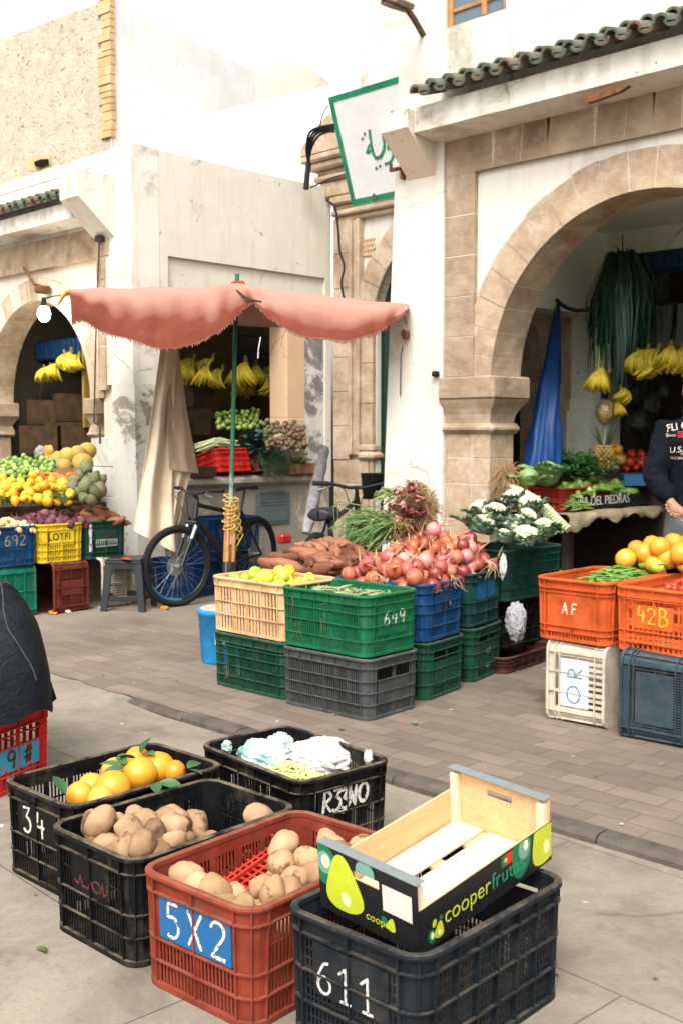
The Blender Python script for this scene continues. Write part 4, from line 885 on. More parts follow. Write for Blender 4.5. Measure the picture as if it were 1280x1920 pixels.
pr_(pear(.505, .085, .15, .25), Ms, 'lime', LIM, 0, bs, sk); pr_(ell(.515, .05, .012, .02), Ms, 'pale', PAL, 1, bs, sk)
pr_(ell(.045, .028, .013, .018, .2), Ms, 'green', GRN, 0, None, sk); pr_(ell(.046, .03, .006, .009), Ms, 'pale', PAL, 1, None, sk); pr_(pear(.072, .035, .042, -.2), Ms, 'lime', LIM, 2, None, sk); pr_(ell(.073, .026, .006, .008), Ms, 'pale', PAL, 3, None, sk); pr_(ell(.055, .058, .007, .01, -.4), Ms, 'lime', LIM, 1, None, sk); pr_(ell(.08, .062, .006, .006), Ms, 'green', GRN, 1, None, sk)
part('printed_flag', blob([(.318, .076), (.336, .076), (.336, .106), (.318, .106)], Ms), pc('green', GRN), sk, True)
part('printed_flag', blob([(.3362, .076), (.365, .076), (.365, .106), (.3362, .106)], Ms), pc('red', (.6, .03, .02, 1)), sk, True); pr_(ell(.3362, .091, .006, .006), Ms, 'lime', LIM, 1, None, sk)
tx = text_mb('cooper', .062, Ms @ Matrix.Translation((.092, .036, .0003)), .0003, 0, -.0005); part('lettering', tx, pc('lime', LIM), sk, True)
wd = max(p.x for p in tx.v)
tx = text_mb('frutas', .062, Ms @ Matrix.Translation((wd+.004, .036, .0003)), .0003, 0, -.0009); part('lettering', tx, pc('midgreen', (.02, .28, .13, 1)), sk, True)
pr_(ell(.022, .125, .045, .055, .2), Me, 'green', GRN, 0, be, sk2); pr_(ell(.024, .13, .026, .03), Me, 'leaf', LGR, 1, be, sk2); pr_(ell(.028, .135, .014, .018), Me, 'pale', PAL, 2, be, sk2)
pr_(pear(.085, .095, .15, .1), Me, 'lime', LIM, 3, be, sk2); pr_(ell(.092, .055, .014, .018, .3), Me, 'pale', PAL, 4, be, sk2)
pr_(ell(.158, .15, .03, .03), Me, 'leaf', LGR, 0, (.125, .2, .144, BH-.001), sk2)
part('paper_label', blob([(.212, .075), (.302, .075), (.302, .142), (.212, .142)], Me), pc('paper', (.62, .60, .52, 1)), sk2, True)
pr_(ell(.215, .045, .010, .014, .3), Me, 'green', GRN, 0, None, sk2); pr_(pear(.236, .045, .034, -.2), Me, 'lime', LIM, 1, None, sk2)
part('lettering', text_mb('cooper', .03, Me @ Matrix.Translation((.155, .03, .0003)), .0003, 0, -.0003), pc('lime', LIM), sk2, True)
# ---------------------------------------------------------------- awning
ro = random.Random(5)
def lerp(a, b, t): return a+(b-a)*t
def poly_at(pts, t):
    """point on a polyline given with its own parameter: [(t, x, y, D)]"""
    for a, b in zip(pts, pts[1:]):
        if t <= b[0]:
            k = (t-a[0])/(b[0]-a[0]); k2 = k; return tuple(lerp(a[i], b[i], k2) for i in range(1, len(a)))
    return pts[-1][1:]
def smooth_at(pts, t, s=.02): 
    q = [poly_at(pts, min(1, max(0, t+d*s))) for d in (-1.5, -.75, 0, .75, 1.5)]; return tuple(sum(v[i] for v in q)/5 for i in range(len(q[0])))
def cloth_mat(key, cols, up=None, weave=260, bump=.12, stain=None, sc=4):
    if key in MATS: return MATS[key]
    t = NT(key); v = t.coord(world=True); n = t.noise(sc, 7, .65, v); c = t.ramp(n, [(.3, cols[0]), (.7, cols[1])])
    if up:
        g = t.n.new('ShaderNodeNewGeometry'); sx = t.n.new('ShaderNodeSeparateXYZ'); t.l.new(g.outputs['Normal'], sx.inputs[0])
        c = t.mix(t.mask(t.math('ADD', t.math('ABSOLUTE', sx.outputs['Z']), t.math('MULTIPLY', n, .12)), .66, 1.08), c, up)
    if stain: c = t.mix(t.math('MULTIPLY', t.mask(t.noise(3.1, 7, .75, v, .5), .55, .75), .5), c, stain)
    t.bump(t.math('ADD', t.noise(weave, 2, .5, v), t.math('MULTIPLY', n, .6)), bump, .006); MATS[key] = t.done(c, .92, .1); return MATS[key]
M_awn = cloth_mat('bleached_toplit_red_cloth', ((.12, .030, .017, 1), (.165, .046, .028, 1)), (.38, .205, .155, 1), stain=(.26, .06, .04, 1))  # up-facing cloth is paler: sun bleaching, with some top light painted in
AW = thing('awning', 'faded red cloth awning with fringed sagging edge on a green pole', 'awning', onZ(428, 1160).to_3d())
ridge = [(0, 124, 541, 9.3), (.2, 230, 541, 9.1), (.44, 398, 539, 8.75), (.5, 442, 531, 8.6), (.56, 490, 541, 8.5), (.75, 610, 556, 8.25), (1, 768, 573, 8.02)]
front = [(0, 133, 607, 9.0), (.04, 152, 598, 8.8), (.12, 205, 626, 8.45), (.24, 292, 652, 8.15), (.36, 378, 645, 7.95), (.45, 430, 608, 7.95), (.5, 468, 560, 8.05), (.55, 500, 596, 7.85), (.65, 565, 628, 7.65), (.78, 645, 642, 7.55), (.9, 715, 618, 7.6), (.97, 757, 592, 7.75), (1, 766, 584, 7.85)]
backe = [(0, 150, 590, 10.1), (.5, 470, 612, 9.4), (1, 745, 622, 8.7)]
def awn(u, v):
    a = smooth_at(ridge, u, .015); b = smooth_at(front, u, .010)
    R0, F0, B0 = onD(a[0], a[1], a[2]), onD(b[0], b[1], b[2]), onD(*poly_at(backe, u))
    if v < .3:
        k = v/.3; p = B0.lerp(R0, k); p.z -= .07*math.sin(PI*k); return p
    k = (v-.3)/.7; p = R0.lerp(F0, 1-(1-k)**1.35); p.z = R0.z+(F0.z-R0.z)*(.25*k+.75*k**1.9)
    p += Vector((noise.noise(Vector((u*9, v*2, 0))), noise.noise(Vector((u*9, v*2, 5))), noise.noise(Vector((u*12, v*3, 9)))))*.013
    fold = math.exp(-abs(u-.5)*9)+math.exp(-u*9)+math.exp(-(1-u)*9); p += (_F*-1)*(.022*fold*k*math.sin(u*95+k*3)); p.z += .008*math.sin(u*31+k*9)*k
    g = max(0, 1-u/.05)*k; p.z -= .0*g
    return p
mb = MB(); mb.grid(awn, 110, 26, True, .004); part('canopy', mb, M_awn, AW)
mb = MB()
for i in range(150):
    u = (i+.5)/150; p = awn(u, 1.0); L_ = ro.uniform(.008, .026)
    mb.tube([p+Vector((0, 0, .004)), p-Vector((0, 0, L_*.5)), p-Vector((ro.uniform(-.004, .004), 0, L_))], [.006, .007, .002], 5)
part('fringe', mb, cloth_mat('fringe_thread', ((.22, .06, .045, 1), (.38, .22, .17, 1)), sc=60), AW)
def pole_mat():
    t = NT('worn_green_pole'); v = t.coord(world=True); n = t.noise(18, 6, .7, t.coord((3, 3, .6), world=True))
    sx = t.n.new('ShaderNodeSeparateXYZ'); t.l.new(v, sx.inputs[0]); k = t.math('ADD', sx.outputs['Z'], t.math('MULTIPLY', n, 1.1))
    c = t.ramp(t.math('MULTIPLY', k, .4), [(.2, (.62, .58, .48, 1)), (.55, (.55, .53, .44, 1)), (.66, (.02, .10, .055, 1)), (1, (.02, .11, .06, 1))]); return t.done(c, .55, .3)
pt, pb = onD(445, 514, 8.52), onZ(427, 1165)
mb = MB(); mb.tube([pb+(pt-pb)*.22, pt], .017, 12); part('pole', mb, pole_mat(), AW)
mb = MB(); d_ = (pt-pb)
for a in range(4): 
    q = Vector((math.cos(a*PI/2+.4), math.sin(a*PI/2+.4), 0))*.035; mb.tube([pb+q+d_*.13, pb+q*.9+d_*.335], .016, 6, smooth=False)
part('wooden_splint', mb, M_wood, AW)
mb = MB(); mb.tube([pb, pb+d_*.17], .05, 14); part('pole_socket', mb, simple('black_iron', (.02, .02, .022, 1), .6, .3), AW)
M_rope = simple('yellow_rope', (.50, .33, .08, 1), .85, .1, var=.4, scale=200)
mb = MB(); pts = []
for i in range(150): k = i/149; c = pb+d_*(.26+.10*k); a = k*2*PI*9; rr = .045+.012*math.sin(i*.9)+ro.uniform(0, .006); pts.append(c+Vector((rr*math.cos(a), rr*math.sin(a), .02*math.sin(i*.37))))
mb.tube(pts, .006, 5)
for i in range(5):
    c = pb+d_*(.35-.02*i); mb.tube([c+Vector((.04, 0, 0)), c+_R*(.06+.01*i)+Vector((0, 0, -.06)), c+_R*(.05-.02*i)+Vector((0, 0, -.16-.03*i)), c+_R*(.085-.02*i)+Vector((0, 0, -.25-.02*i))], .006, 5)
part('rope_binding', mb, M_rope, AW)
mb = MB(); c = onD(447, 532, 8.5)
for i in range(16): a = ro.uniform(0, 6.28); q = c+Vector((math.cos(a), math.sin(a), ro.uniform(-.2, .3)))*.035; mb.sphere(q, ro.uniform(.014, .024), 1, (1, 1.2, .8))
part('red_tie', mb, simple('red_rag', (.50, .06, .03, 1), .9, .1, var=.4), AW)
mb = MB(); mb.tube([onD(444, 545, 8.2), onD(458, 556, 8.05), onD(470, 562, 7.99), onD(490, 566, 7.97)], .008, 6); part('tie_cord', mb, simple('dark_cord', (.05, .035, .03, 1), .9, .1), AW)
mb = MB(); mb.tube([onD(109, 572, 9.25), onD(118, 556, 9.25), onD(130, 545, 9.2), onD(138, 552, 9.15)], [.012, .016, .02, .012], 6); part('corner_knot', mb, M_rope, AW)
mb = MB(); mb.tube([onD(757, 590, 7.9), onD(763, 612, 7.95), onD(764, 632, 7.98), onD(756, 642, 7.98), onD(751, 665, 7.98), onD(750, 742, 7.98)], .004, 5); part('corner_cord', mb, simple('dark_cord', (.05, .035, .03, 1)), AW)
mb = MB(); mb.tube([onD(489, 632, 7.9), onD(485, 655, 7.9), onD(484, 672, 7.9)], .004, 5); part('white_string', mb, simple('white_string', (.7, .66, .58, 1), .9, .1), AW)
# ---------------------------------------------------------------- cloths hung beside the shop window
def hang(name, label, m, left, right, folds, amp, group=None, nu=40, nv=40, wob=.02):
    def fn(u, v):
        a, b = smooth_at(left, v), smooth_at(right, v); D = lerp(a[2], b[2], u); x, y = lerp(a[0], b[0], u), lerp(a[1], b[1], u)
        d = amp*math.sin(u*folds*2*PI+1.5*v)*(.4+.8*v)+wob*noise.noise(Vector((u*4, v*5, folds))); return onD(x, y, D+d)
    mb = MB(); mb.grid(fn, nu, nv, True, .003); return single(name, mb, m, label, 'cloth', group)
M_beige = cloth_mat('beige_canvas', ((.60, .47, .33, 1), (.70, .58, .43, 1)), stain=(.42, .3, .19, 1)); M_brown = cloth_mat('brown_canvas', ((.36, .25, .17, 1), (.42, .30, .215, 1)), stain=(.28, .19, .12, 1))
hang('canvas_sheet', 'long stained beige canvas sheet hanging beside the shop window', M_beige, [(0, 303, 640, 9.3), (.5, 278, 820, 9.25), (1, 250, 998, 9.2)], [(0, 333, 640, 9.5), (.35, 326, 770, 9.5), (.7, 322, 930, 9.45), (1, 330, 1040, 9.4)], 1.6, .05)
hang('canvas_sheet', 'shorter taupe brown canvas sheet hanging over the beige one', M_brown, [(0, 309, 640, 9.42), (.3, 312, 730, 9.4), (1, 318, 882, 9.36)], [(0, 333, 640, 9.6), (.5, 350, 770, 9.6), (1, 373, 890, 9.55)], .8, .03)
hang('canvas_sheet', 'crumpled pale canvas bulging out below the brown sheet', M_beige, [(0, 316, 870, 9.5), (.5, 318, 950, 9.45), (1, 318, 1012, 9.45)], [(0, 362, 876, 9.55), (.4, 346, 930, 9.5), (.8, 338, 975, 9.5), (1, 322, 1012, 9.5)], 1.4, .06)
# ---------------------------------------------------------------- bicycles
M_blk = simple('black_enamel', (.012, .013, .015, 1), .35, .5); M_tyre = simple('tyre_rubber', (.016, .016, .017, 1), .85, .2, var=.4, scale=90, bump=.4); M_steel = simple('dull_steel', (.45, .45, .45, 1), .35, .5, .9); M_silver = simple('fork_stanchion', (.62, .62, .62, 1), .25, .5, .6); M_seat = simple('black_vinyl', (.015, .015, .016, 1), .5, .4)
M_rimblue = simple('rim_tape_blue', (.015, .11, .22, 1), .4, .4)
def wheel(name, parent, hub, R=.335, ang=0.0, tape=None):
    c, s = math.cos(ang), math.sin(ang); ex, ez = Vector((c, s, 0)), Vector((0, 0, 1)); ey = Vector((-s, c, 0))
    ring = lambda r, n=48, o=0: [Vector(hub)+ex*(r*math.cos(2*PI*i/n))+ez*(r*math.sin(2*PI*i/n))+ey*o for i in range(n+1)]
    w = MB()
    for i in range(28):
        a = 2*PI*i/28; off = .25*(1 if i % 4 < 2 else -1); o = .028*(1 if i % 2 else -1)
        w.tube([Vector(hub)+ex*(.022*math.cos(a+off*4))+ez*(.022*math.sin(a+off*4))+ey*o, Vector(hub)+ex*((R-.035)*math.cos(a))+ez*((R-.035)*math.sin(a))], .0013, 4, False)
    w.tube([Vector(hub)-ey*.05, Vector(hub)+ey*.05], .018, 10); w.tube([Vector(hub)-ey*.03, Vector(hub)-ey*.026], .085, 20)
    o = part(name, w, M_steel, parent, True)
    t = MB(); t.tube(ring(R-.022), .025, 8, False)
    for i in range(90):
        a = 2*PI*i/90; d = ex*math.cos(a)+ez*math.sin(a)
        for sd_ in (-1, 1):
            p = Vector(hub)+d*(R-.004)+ey*(.012*sd_); t.tube([p, p+d*.009], [.008, .006], 4)
    part('tyre', t, M_tyre, o, True)
    t = MB(); t.tube(ring(R-.05), .011, 8, False); part('rim', t, M_blk, o, True)
    if tape: t = MB(); t.tube(ring(R-.05, 48, .0)[35:45], .0118, 8); part('rim_tape', t, tape, o, True)
    return o
def bicycle(label, rear, frontp, steer=0.0, susp=True, group=None, ext=.42, ss=1.0):
    rear, frontp = Vector(rear), Vector(frontp); d = frontp-rear; wb = d.length; rz = math.atan2(d.y, d.x)
    o = thing('bicycle', label, 'bicycle', (rear.x, rear.y, 0), rz, group); R = .335
    wheel('wheel', o, (0, 0, R), R); 
    rh, fh = Vector((0, 0, R)), Vector((wb, 0, R)); bb = Vector((.43, 0, .30)); st = Vector((.26, 0, .74)); hd = Vector((wb-.20, 0, .86)); hl = Vector((wb-.165, 0, .72))
    m = MB(); 
    m.tube([bb, st], .017, 10); m.tube([st-(st-bb)*.06, hd-(hd-hl)*.15], .019, 10); m.tube([bb, hl+(hd-hl)*.1], .024, 10); m.tube([hd, hl], .024, 10)
    for s in (-1, 1):
        y = Vector((0, .055*s, 0)); m.tube([bb+y*.5, rh+y], .011, 8); m.tube([st+y*.3, rh+y], .010, 8)
    part('frame', m, M_blk, o, True)
    m = MB(); m.tube([st, st+(st-bb)*ext], .0135, 8); part('seat_post', m, M_blk, o, True)
    sp = st+(st-bb)*ext; m = MB()
    prof = [(-.15, .004, .0), (-.142, .066, .0), (-.10, .075, .012), (-.03, .055, .008), (.05, .028, .004), (.12, .02, -.004), (.14, .002, -.012)]
    m.grid(lambda u, v: (lambda a, b, k: sp+Vector((lerp(a[0], b[0], k)*ss, lerp(a[1], b[1], k)*ss*math.cos(2*PI*v), lerp(a[2], b[2], k)+.02+.022*ss*ss*math.sin(2*PI*v))))(*((prof[min(5, int(u*6))], prof[min(5, int(u*6))+1], u*6-min(5, int(u*6))))), 18, 14)
    part('saddle', m, M_seat, o, True)
    m = MB(); m.tube([bb-Vector((0, .05, 0)), bb+Vector((0, .05, 0))], .022, 10)
    m.tube([bb+Vector((0, -.05, 0)), bb+Vector((0, -.045, 0))], .085, 24)
    for s, a in ((-1, .6), (1, .6+PI)):
        e = bb+Vector((.17*math.cos(a), .07*s, .17*math.sin(a))); m.tube([bb+Vector((0, .06*s, 0)), e], .011, 8); m.box(e.x-.045, e.x+.045, min(e.y, e.y+.09*s), max(e.y, e.y+.09*s), e.z-.01, e.z+.01)
    part('crankset', m, M_blk, o, True)
    # steered front end, turned about the head tube foot
    ctr = hd; S_ = Matrix.Translation(ctr) @ Matrix.Rotation(steer, 4, 'Z') @ Matrix.Translation(-ctr)
    fh2 = S_ @ fh
    wheel('wheel', o, fh2, R, steer, M_rimblue if susp else None)
    m = MB(); cr = hl+(hl-hd)*.25
    for s in (-1, 1):
        y = Vector((0, .06*s, 0)); m.tube([S_ @ p for p in (cr+y*1.0+(fh-cr)*.35, fh+y)], .020, 8)
    m.tube([S_ @ (cr-Vector((0, .075, 0))), S_ @ (cr+Vector((0, .075, 0)))], .022, 8); m.tube([S_ @ cr, S_ @ (hd+(hd-hl)*.25)], .018, 8)
    fk = part('fork', m, M_blk, o, True)
    for s in (-1, 1):
        m = MB(); y = Vector((0, .06*s, 0)); m.tube([S_ @ p for p in (cr+y, cr+y+(fh-cr)*.42)], .0155, 8); part('stanchion', m, M_silver if susp else M_blk, fk, True)
    m = MB(); hb = hd+(hd-hl)*.3+Vector((.05, 0, .03)); m.tube([S_ @ p for p in (hd+(hd-hl)*.2, hb)], .016, 8)
    m.tube([S_ @ (hb+Vector(p)) for p in ((-.06, -.34, .035), (-.03, -.2, .03), (0, -.06, 0), (0, .06, 0), (-.03, .2, .03), (-.06, .34, .035))], .0125, 8)
    hbo = part('handlebar', m, M_blk, o, True)
    for s in (-1, 1):
        m = MB(); m.tube([S_ @ (hb+Vector(p)) for p in ((-.04, .22*s, .031), (-.062, .345*s, .036))], .018, 8); part('grip', m, M_seat, hbo, True)
        m = MB(); m.tube([S_ @ (hb+Vector(p)) for p in ((-.01, .19*s, .02), (.03, .22*s, -.0), (.02, .31*s, -.02))], .006, 6); part('brake_lever', m, M_steel, hbo, True)
    m = MB()
    for s in (-1, 1): m.tube([S_ @ (hb+Vector((0, .15*s, .02))), S_ @ (hb+Vector((.12, .08*s, -.02))), S_ @ (hd+Vector((.1, .02*s, -.12)))], .004, 5)
    part('brake_cable', m, M_blk, o, True)
    return o
bicycle('black mountain bicycle with blue rim tape leaning by the beige canvas', (-7.60, 6.60, 0), (-7.27, 5.52, 0), R_(-20))
q0, q1 = onD(592, 1000, 7.85), onD(684, 1000, 8.85)
BK = bicycle('black city bicycle behind the onion heap, a black bin on its handlebar', (q0.x, q0.y, 0), (q1.x, q1.y, 0), R_(25), False, ext=.05, ss=1.35); BK.scale = (1, 1, 1.08)
m = MB(); c = onD(698, 912, 8.75); m.lathe([(.0, c.z-.10), (.075, c.z-.10), (.095, c.z+.10), (.10, c.z+.105), (.092, c.z+.10), (.07, c.z-.08)], 18, Matrix.Translation((c.x, c.y, 0)))
single('bin', m, M_seat, 'small black bin hanging on the city bicycle handlebar', 'bin')
m = MB(); c = onD(535, 1010, 8.1); m.cbox(c.x-.04, c.x+.03, c.y-.06, c.y+.05, c.z-.035, c.z+.035, .015); single('tail_lamp', m, simple('red_lens', (.30, .01, .01, 1), .2, .5), 'red tail lamp at the back of the city bicycle', 'lamp')
m = MB(); a, b = onD(610, 838, 9.2), onD(574, 1000, 8.9)
def wr(k): return .036+.016*math.sin(k*3.0)+.004*math.sin(k*31)
pts = [a.lerp(b, i/24) for i in range(25)]
m.tube(pts, [wr(i/24)*(.75 if i < 1 else 1) for i in range(25)], 10)
single('wrapped_parasol', m, cloth_mat('grey_wrap', ((.22, .20, .21, 1), (.42, .40, .41, 1)), sc=22, bump=.4), 'folded parasol wrapped in grey plastic, leaning against the shrine pilaster', 'parasol')
# ---------------------------------------------------------------- stool, bucket
def stool():
    o = thing('stool', 'black plastic stool by the cream crate at the left display', 'stool', onZ(243, 1141).to_3d(), R_(38)); m = M_seat; H = .425
    s = MB(); s.cbox(-.15, .15, -.15, .15, H-.022, H, .012); s.cbox(-.155, .155, -.155, .155, H-.04, H-.02, .006); part('seat', s, simple('black_stool_plastic', (.013, .015, .018, 1), .4, .45), o, True)
    for sx in (-1, 1):
        for sy in (-1, 1):
            l = MB(); z0, z1 = 0, H-.035
            def q(x, y, z): k = 1-z/z1; return Vector((sx*(x+.035*k), sy*(y+.035*k), z))
            for (xa, xb, ya, yb) in ((.098, .15, .132, .15), (.132, .15, .098, .132)):
                vs = [q(xa, ya, z0), q(xb, ya, z0), q(xb, yb, z0), q(xa, yb, z0), q(xa-.01, ya, z1), q(xb, ya, z1), q(xb, yb, z1), q(xa-.01, yb, z1)]
                l.add(vs, [(0, 3, 2, 1), (4, 5, 6, 7), (0, 1, 5, 4), (1, 2, 6, 5), (2, 3, 7, 6), (3, 0, 4, 7)] if sx*sy > 0 else [(0, 1, 2, 3), (7, 6, 5, 4), (4, 5, 1, 0), (5, 6, 2, 1), (6, 7, 3, 2), (7, 4, 0, 3)])
            part('leg', l, MATS['black_stool_plastic'], o, True)
    for k in range(4):
        M = Matrix.Rotation(k*PI/2, 4, 'Z'); a = MB(); a.cbox(-.105, .105, .136, .152, H-.085, H-.036, .004, M)
        for sx in (-1, 1): a.prism([(sx*.105, H-.14), (sx*.105, H-.08), (sx*.06, H-.085)], lambda x, z: M @ Vector((x, .138, z)), lambda x, z: M @ Vector((x, .152, z)))
        part('apron', a, MATS['black_stool_plastic'], o, True)
        a = MB(); a.cbox(-.118, .118, .158, .172, .085, .125, .004, M); part('stretcher', a, MATS['black_stool_plastic'], o, True)
    return o
stool()
m = MB(); c = onD(237, 1053, 8.85); m.cbox(c.x-.05, c.x+.05, c.y-.02, c.y+.02, .4255, .4325, .003); single('bottle_cap', m, simple('red_lens2', (.6, .05, .02, 1), .4, .4), 'small orange red wrapper lying on the black stool', 'wrapper')
BK2 = onZ(408, 1246)
o = thing('bucket', 'bright blue paint bucket with crusted lid beside the dark green crate', 'bucket', (BK2.x-.06, BK2.y+.10, 0))
m = MB(); m.lathe([(.0, .0), (.135, .0), (.14, .01), (.158, .30), (.166, .305), (.166, .335), (.16, .34), (.150, .34), (.15, .30)], 28); part('body', m, simple('blue_bucket_plastic', (.012, .24, .52, 1), .45, .4, var=.3, scale=12), o, True)
m = MB(); m.lathe([(.155, .332), (.14, .342), (.08, .344), (.0, .345)], 28); part('crusted_lid', m, simple('crusted_paint', (.42, .36, .26, 1), .9, .1, var=.4, scale=20, bump=.5), o, True)
m = MB(); f0 = PI*1.57
def bk(a, z, off=.001): r = .14+.018*(z-.01)/.29+off; return Vector((r*math.cos(a), r*math.sin(a), z))
m.grid(lambda u, v: bk(f0+.30+.42*u, .13+.085*v), 8, 2); part('paper_label', m, splotch('torn_label', (.5, .55, .6, 1), (.02, .25, .5, 1), 40, .55), o, True)
# ---------------------------------------------------------------- sign over the alley
TLs = onY(615, 183, 7.5); BLs = onX(660, 386, TLs.x)
SG = thing('shop_sign', 'white signboard with green border and Arabic lettering, tilted over the alley', 'sign', (TLs.x, BLs.y, BLs.z))
ev = (TLs-BLs); hgt = ev.length; ev = ev.normalized(); eu = Vector((1, 0, 0)); en = eu.cross(ev)
def sgp(u, v, w): return BLs+eu*u+ev*v+en*w
SW = 1.75
def sbox(mb, u0, u1, v0, v1, w0, w1): 
    vs = [sgp(u, v, w) for w in (w0, w1) for (u, v) in ((u0, v0), (u1, v0), (u1, v1), (u0, v1))]; mb.add(vs, [(3, 2, 1, 0), (4, 5, 6, 7), (0, 1, 5, 4), (1, 2, 6, 5), (2, 3, 7, 6), (3, 0, 4, 7)])
m = MB(); sbox(m, .001, SW-.001, .001, hgt-.001, -.03, -.002); part('board', m, simple('sign_white', (.66, .65, .63, 1), .6, .2, var=.08, scale=5), SG)
M_sg = simple('sign_green', (.008, .20, .10, 1), .5, .3, var=.35, scale=7); bw = .055
m = MB(); sbox(m, 0, bw, 0, hgt, -.031, .002); sbox(m, SW-bw, SW, 0, hgt, -.031, .002); sbox(m, bw, SW-bw, 0, bw, -.031, .002); sbox(m, bw, SW-bw, hgt-bw, hgt, -.031, .002); part('border', m, M_sg, SG)
def on_sign(x, y):
    r = ray(x, y); t = (BLs-_C).dot(en)/r.dot(en); p = _C+r*t-BLs; return (p.dot(eu), p.dot(ev))
def zz(*pts): return [on_sign(560+a/4.923, 120+b/4.923) for a, b in pts]
m = MB()
for pts, r in ((zz((858, 430), (866, 480), (876, 560), (884, 640), (890, 720)), .012), (zz((852, 785), (822, 775), (820, 735), (835, 690), (852, 700), (866, 770), (870, 850), (845, 905), (792, 926)), .014),
               (zz((772, 660), (788, 720), (785, 790), (755, 855), (715, 872), (690, 840), (672, 770), (660, 690), (650, 605)), .016), (zz((672, 790), (650, 815), (628, 818), (640, 770), (655, 740)), .012)):
    sm_ = []
    for i in range(len(pts)-1):
        for k in range(4): sm_.append((lerp(pts[i][0], pts[i+1][0], k/4), lerp(pts[i][1], pts[i+1][1], k/4)))
    sm_.append(pts[-1]); ribbon(m, sgp, sm_, r, ro, .002, .001)
for (a, b) in ((585, 690), (608, 645), (714, 962), (748, 942)): u, v = zz((a, b))[0]; ribbon(m, sgp, [(u-.012, v-.008), (u+.012, v+.008)], .014, ro, .002, .001)
part('lettering', m, M_sg, SG)
m = MB(); u, v = on_sign(703, 374); sbox(m, u-.012, u+.012, v-.02, v+.055, .002, .012); part('bracket', m, M_rust, SG)
# ---------------------------------------------------------------- cables, lamps, hooks
M_cab = simple('black_cable', (.015, .015, .016, 1), .7, .2)
def cable(label, pts, r, name='cable', m=M_cab, cat='cable', grp='cables by the sign'):
    mb = MB(); P = [onD(*p) for p in pts]; Q = []
    for i in range(len(P)-1):
        a, b, c, d = P[max(0, i-1)], P[i], P[i+1], P[min(len(P)-1, i+2)]
        for k in range(6):
            t = k/6; Q.append(.5*((2*b)+(c-a)*t+(2*a-5*b+4*c-d)*t*t+(3*b-a-3*c+d)*t**3))
    Q.append(P[-1]); mb.tube(Q, r, 6); return single(name, mb, m, label, cat, grp)
cable('thick black cable conduit rising from the roof edge beside the sign', [(574, 355, 11.6), (576, 330, 11.6), (579, 305, 11.6)], .03, 'cable_conduit')
for i, (dx, lab) in enumerate(((0, 'outermost black cable looping from the conduit to the sign'), (5, 'second black cable looping from the conduit to the sign'), (10, 'third black cable from the conduit, inside the outer two loops'), (16, 'innermost black cable of the bundle beside the sign'))):
    cable(lab, [(579, 310, 11.6), (575+dx*.5, 280, 11.5), (580+dx, 250+dx*.4, 11.3), (598+dx, 239+dx*.5, 11.1), (626, 234+dx*.8, 10.9)], .013)
cable('thin black wire running down the shrine pilaster beside the shop wall', [(612, 375, 11.7), (628, 390, 11.6), (634, 430, 11.6), (637, 470, 11.6), (645, 500, 11.6), (640, 530, 11.6), (645, 560, 11.6)], .012)
cable('thin wire slanting across the stone capital', [(582, 352, 11.4), (620, 335, 11.2), (646, 327, 10.9)], .008)
cable('thin wire arching up behind the top of the sign', [(600, 236, 11.5), (605, 215, 11.3), (615, 197, 11.2)], .006)
o = thing('street_lamp', 'old wooden bracket lamp sticking out over the parapet top', 'lamp', onD(795, 70, 7.75))
m = MB(); m.tube([onD(796, 72, 7.75), onD(775, 35, 7.6), (onD(752, 2, 7.5)), onD(740, -25, 7.45)], .022, 8); part('bracket_arm', m, simple('weathered_wood', (.12, .075, .045, 1), .8, .2, var=.4), o)
m = MB(); c = onD(742, 2, 7.45); M_ = Matrix.Translation(c) @ Matrix.Rotation(R_(25), 4, 'Y'); m.cbox(-.12, .10, -.09, .09, -.02, .02, .008, M_); m.cbox(-.08, .06, -.07, .07, -.05, -.02, .01, M_); part('lamp_head', m, simple('brown_grey_tin', (.20, .15, .11, 1), .7, .3, var=.5, scale=14), o)
m = MB(); c = onY(757, 318, 6.03)
m.box(c.x-.012, c.x+.012, 6.0, 6.035, c.z-.07, c.z+.07); m.box(c.x-.09, c.x-.01, 5.97, 5.99, c.z-.012, c.z+.012); m.box(c.x-.09, c.x-.075, 5.97, 5.99, c.z, c.z+.045); m.box(c.x-.02, c.x+.005, 5.97, 6.01, c.z-.01, c.z+.01)
single('wall_bracket', m, M_rust, 'rusty iron bracket fixed on the white wall below the corbel', 'bracket')
m = MB(); c = onY(763, 628, 6.03); m.tube([c+Vector((0, .02, 0)), c+Vector((0, -.06, 0)), c+Vector((.02, -.07, .03))], .012, 6); m.cbox(c.x-.02, c.x+.03, 5.985, 6.03, c.z-.03, c.z+.03, .01); single('wall_hook', m, M_rust, 'iron wall hook holding the awning cord at the white wall', 'hook')
m = MB(); c = onY(820, 701, 6.03); m.cbox(c.x-.032, c.x+.02, 5.99, 6.035, c.z-.022, c.z+.02, .012); single('hole_block', m, M_cab, 'small black block standing for a hole in the white wall left of the stone pier', 'wall hole')  # black block added in place of a small dark hole in the wall
m = MB(); a, b = onY(45, 502, 6.0), onY(65, 533, 5.9); m.tube([Vector((a.x, 6.0, a.z)), b, b+Vector((.05, .04, -.01))], .014, 6); m.cbox(b.x-.02, b.x+.09, 5.9, 6.05, b.z-.09, b.z-.01, .02); single('iron_hook', m, M_rust, 'rusty iron hook above the left stone arch', 'hook')
